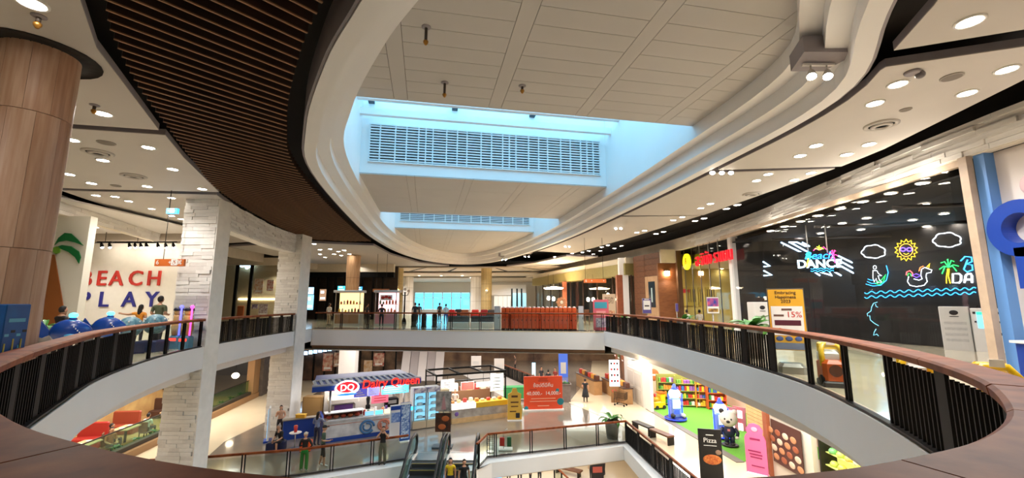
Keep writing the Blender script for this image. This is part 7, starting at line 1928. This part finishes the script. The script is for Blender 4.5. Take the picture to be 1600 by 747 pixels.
for u, v, lb in ((765, 713, 'wire basket bin behind the glass railing right of the escalators'), ):
    t = thing('wire_bin', lb, 'bin', P(767, 706, Z5)); w = B()
    for k in range(5): w.lathe([(.22, .02 + k * .2), (.22, .035 + k * .2)], 14, cap=False)
    for k in range(10): w.tube([(.22 * math.cos(k * PI / 5), .22 * math.sin(k * PI / 5), 0), (.22 * math.cos(k * PI / 5), .22 * math.sin(k * PI / 5), .85)], .01, 5)
    w.obj('wire_cage', dark_steel, t); B().lathe([(.2, .0), (.2, .02)], 14).obj('floor_plate', steel, t)
t = thing('umbrella_stand', 'small rack holding a red and a green bag behind the glass railing', 'rack', P(790, 703, Z5)); B().box((0, 0, .04), (.7, .4, .06)).obj('base', printw, t); B().tube([(-.1, 0, .05), (-.1, 0, .9), (.1, 0, 1.0)], .02, 6).obj('pole', steel, t); B().bbox((-.18, 0, .4), (.25, .15, .4), .03).obj('red_bag', redm, t); B().bbox((.18, 0, .4), (.22, .15, .45), .03).obj('green_bag', M('bag_green', (40, 100, 60), .5), t)

# ------------------------------------------------------------------ lower level, left side: restaurants behind the piers
lr = struct(link('wall_lower_left', None), 'lower restaurant front behind the stone piers')
D0, D1 = Vector((-17.3, 14.0)), Vector((-20.2, 35.0)); dl_ = (D1 - D0).normalized(); dan = math.atan2(dl_.y, dl_.x)
rp = lambda s, off=0: D0 + dl_ * s + Vector((-dl_.y, dl_.x)) * off
LL = (D1 - D0).length
def lbox(name, s0, s1, off, w, z0, z1, mat, parent=lr):
    a, c = rp(s0, off), rp(s1, off); b_ = B(); bar3(b_, a, c, w, (Z5 + z0, Z5 + z1)); return b_.obj(name, mat, parent)
lbox('base_kerb', 0, LL, 0, .5, 0, .35, M('kerb_wood', (150, 112, 72), .5)); lbox('low_hedge_box', 0, LL, .1, .3, .35, .55, M('hedge_trough', (60, 52, 40), .6))
lbox('glass_pane', 0, LL, .2, .02, .55, 1.35, glass_mat('restaurant_glass', (206, 232, 214), .06)); lbox('glass_rail', 0, LL, .2, .05, 1.35, 1.4, dark_steel); lbox('back_wall', 0, LL, 4.5, .2, 0, 4.3, M('restaurant_back', (196, 166, 110), .6, rgb2=(160, 120, 76), scale=.8))
lbox('fascia', 0, LL, .2, .3, 3.4, 4.3, M('restaurant_fascia', (206, 176, 116), .6)); lbox('inner_floor', 0, LL, 2.5, 4, .0, .1, M('restaurant_floor', (186, 150, 104), .4))
lbox('dark_stone_pillar', LL + .1, LL + 2.4, 0, .8, 0, 4.3, M('dark_stone', (84, 74, 66), .6, var=.2)); lbox('wood_jamb', LL - .9, LL + .1, .1, .5, 0, 4.3, M('jamb_wood', (150, 114, 74), .5))
lbox('dark_window', LL - 4, LL - 1.2, 4.3, .1, 1.4, 3.2, M('dark_window', (40, 34, 30), .3))
for k in range(10):
    p = rp(7.5 + k * 1.35, .45)
    plant('green hedge plant in the trough of the lower left restaurant' + which(k, 10), (p.x, p.y, Z5 + .5), 9, .36, .12, (.2, .0), 1.2, leafd, seed=60 + k)
q = Q(368, 587, 31); t = thing('pendant_lamp', 'round glowing pendant lamp in the lower left restaurant', 'lamp', (q.x, q.y, q.z)); B().ball((0, 0, 0), (.24, .24, .2), 12, 8).obj('globe', emis('globe_warm', (255, 236, 200), 5), t); B().tube([(0, 0, .18), (0, 0, -1.3 - q.z)], .012, 5).obj('cord', black_steel, t)
for i, (s, off, tp2, lb) in enumerate(((8.0, 1.0, (190, 120, 90), 'diner in a brown top at a table in the lower left restaurant'), (8.7, 1.5, (120, 60, 50), 'diner in dark red beside the brown topped diner'), (10.7, 1.1, (226, 224, 220), 'diner in a white shirt eating in the lower left restaurant'))):
    p = rp(s, off); person(lb, (p.x, p.y, Z5 + .1), 1.2 + i, 1.7, tp2, (50, 50, 60), sit=True, arms=('lap', 'lap'))
    t = thing('dining_chair', 'wooden chair under the ' + lb.split(' in ')[0] + (' in dark red' if i == 1 else ' in brown' if i == 0 else ' in white'), 'chair', (p.x, p.y, Z5 + .1), 1.2 + i); B().bbox((0, .05, .3), (.45, .45, .06), .02).obj('seat', walnut, t); B().bbox((0, .28, .6), (.45, .06, .5), .02).obj('backrest', walnut, t)
    for sx in (-.19, .19):
        for sy in (-.1, .24): B().tube([(sx, sy, 0), (sx, sy, .28)], .025, 6).obj('leg', walnut, t)
for i, (s, off) in enumerate(((7.3, 1.6), (9.9, 1.6), (13.5, 1.5))):
    p = rp(s, off); t = thing('dining_table', ['table', 'table', 'table'][i] + ' with plates inside the lower left restaurant' + which(i, 3), 'table', (p.x, p.y, Z5 + .1), dan); B().bbox((0, 0, .73), (1.1, .8, .06), .02).obj('table_top', M('table_beige', (196, 170, 130), .4), t); B().tube([(0, 0, 0), (0, 0, .7)], .06, 8).obj('pedestal', dark_steel, t)
    for k in (-.28, .28): B().lathe([(.06, .76), (.14, .79), (.13, .79)], 12, c=(k, 0, 0)).obj('plate', printw, t)
for i, s in enumerate((9.3, 11.6, 15)):
    p = rp(s, 2.9); t = thing('booth_sofa', ['red', 'rust red', 'dark brown'][i] + ' booth sofa inside the lower left restaurant', 'sofa', (p.x, p.y, Z5 + .1), dan); m = M('sofa_%d' % i, ((170, 46, 40), (150, 66, 44), (70, 44, 34))[i], .5); B().bbox((0, 0, .25), (.6, 1.4, .45), .05).obj('seat', m, t); B().bbox((.28, 0, .7), (.16, 1.4, .9), .05).obj('backrest', m, t)
area('restaurant_light', (-20.3, 25, -1.38), 2.5, 14, 420); 

# ------------------------------------------------------------------ bottom level
for i, (u, v, c_, lb) in enumerate(((795, 750, (26, 34, 60), 'person in navy on the bottom floor under the white walkway'), (812, 756, (150, 60, 50), 'person in red on the bottom floor, second from the left'), (829, 756, (30, 30, 34), 'person in black walking on the bottom floor beside the person in white'), (843, 754, (220, 216, 210), 'person in a white top on the bottom floor'),
                                (925, 750, (60, 64, 60), 'person in grey green by the low sign on the bottom floor'), (944, 744, (150, 40, 44), 'person carrying a red bag at the right of the bottom floor'))):
    p = P(u, v, Z4); person(lb, p, rnd.uniform(0, 6), 1.66, c_, (40, 40, 50), sleeves=.4)
t = thing('shop_screen', 'bright blue screen wall on the bottom floor left of the white walkway', 'screen', (P(770, 756, Z4).x, P(770, 756, Z4).y, Z4), .2); B().span((-.7, -.06, .1), (.7, .06, 2.6)).obj('frame', printw, t); B().span((-.62, -.075, .3), (.62, -.06, 2.4)).obj('screen', emis('blue_screen', (70, 160, 255), 2.5), t); B().span((-.4, -.085, .8), (.4, -.075, 1.6)).obj('screen_block', emis('blue_screen2', (200, 236, 255), 2.5), t)
t = thing('info_board', 'small dark information board on the bottom floor', 'sign board', P(934, 757, Z4), .1); B().span((-.45, -.03, .3), (.45, .03, 1.4)).obj('board', printk, t); B().box((0, -.036, 1.0), (.7, .01, .4)).obj('print_block', M('info_red', (190, 90, 80), .5), t)
for sx in (-.4, .4): B().box((sx, 0, .16), (.05, .3, .32)).obj('leg', steel, t)
t = thing('bench', 'brown bench on the bottom floor under the right walkway', 'bench', P(888, 742, Z4), -.6); B().bbox((0, 0, .45), (2.2, .6, .1), .03).obj('seat', walnut, t)
for sx in (-.9, .9): B().box((sx, 0, .2), (.08, .5, .4)).obj('leg', dark_steel, t)
ab = Along([(P(868, 752, Z4).x, P(868, 752, Z4).y), (P(905, 790, Z4).x, P(905, 790, Z4).y)]); railing('dark glass railing on the bottom floor', ab, 0, ab.len, Z4, [(0, ab.len, 'glass')], capw=.1)
bsh = struct(link('wall_bottom_shop', None), 'shop fronts at the far side of the bottom floor')
B().span((-20, 47, Z4), (20, 47.2, Z5 - 1.1)).obj('far_wall', M('bottom_wall', (196, 180, 160), .6), bsh); B().span((10.5, 28, Z4), (10.7, 47, Z5 - 1.1)).obj('side_wall', M('bottom_side', (170, 140, 90), .6), bsh)
for k in range(5): B().box((10.45, 30 + k * 3, Z4 + 1.8), (.12, .14, 3.6)).obj('mullion', black_steel, bsh)
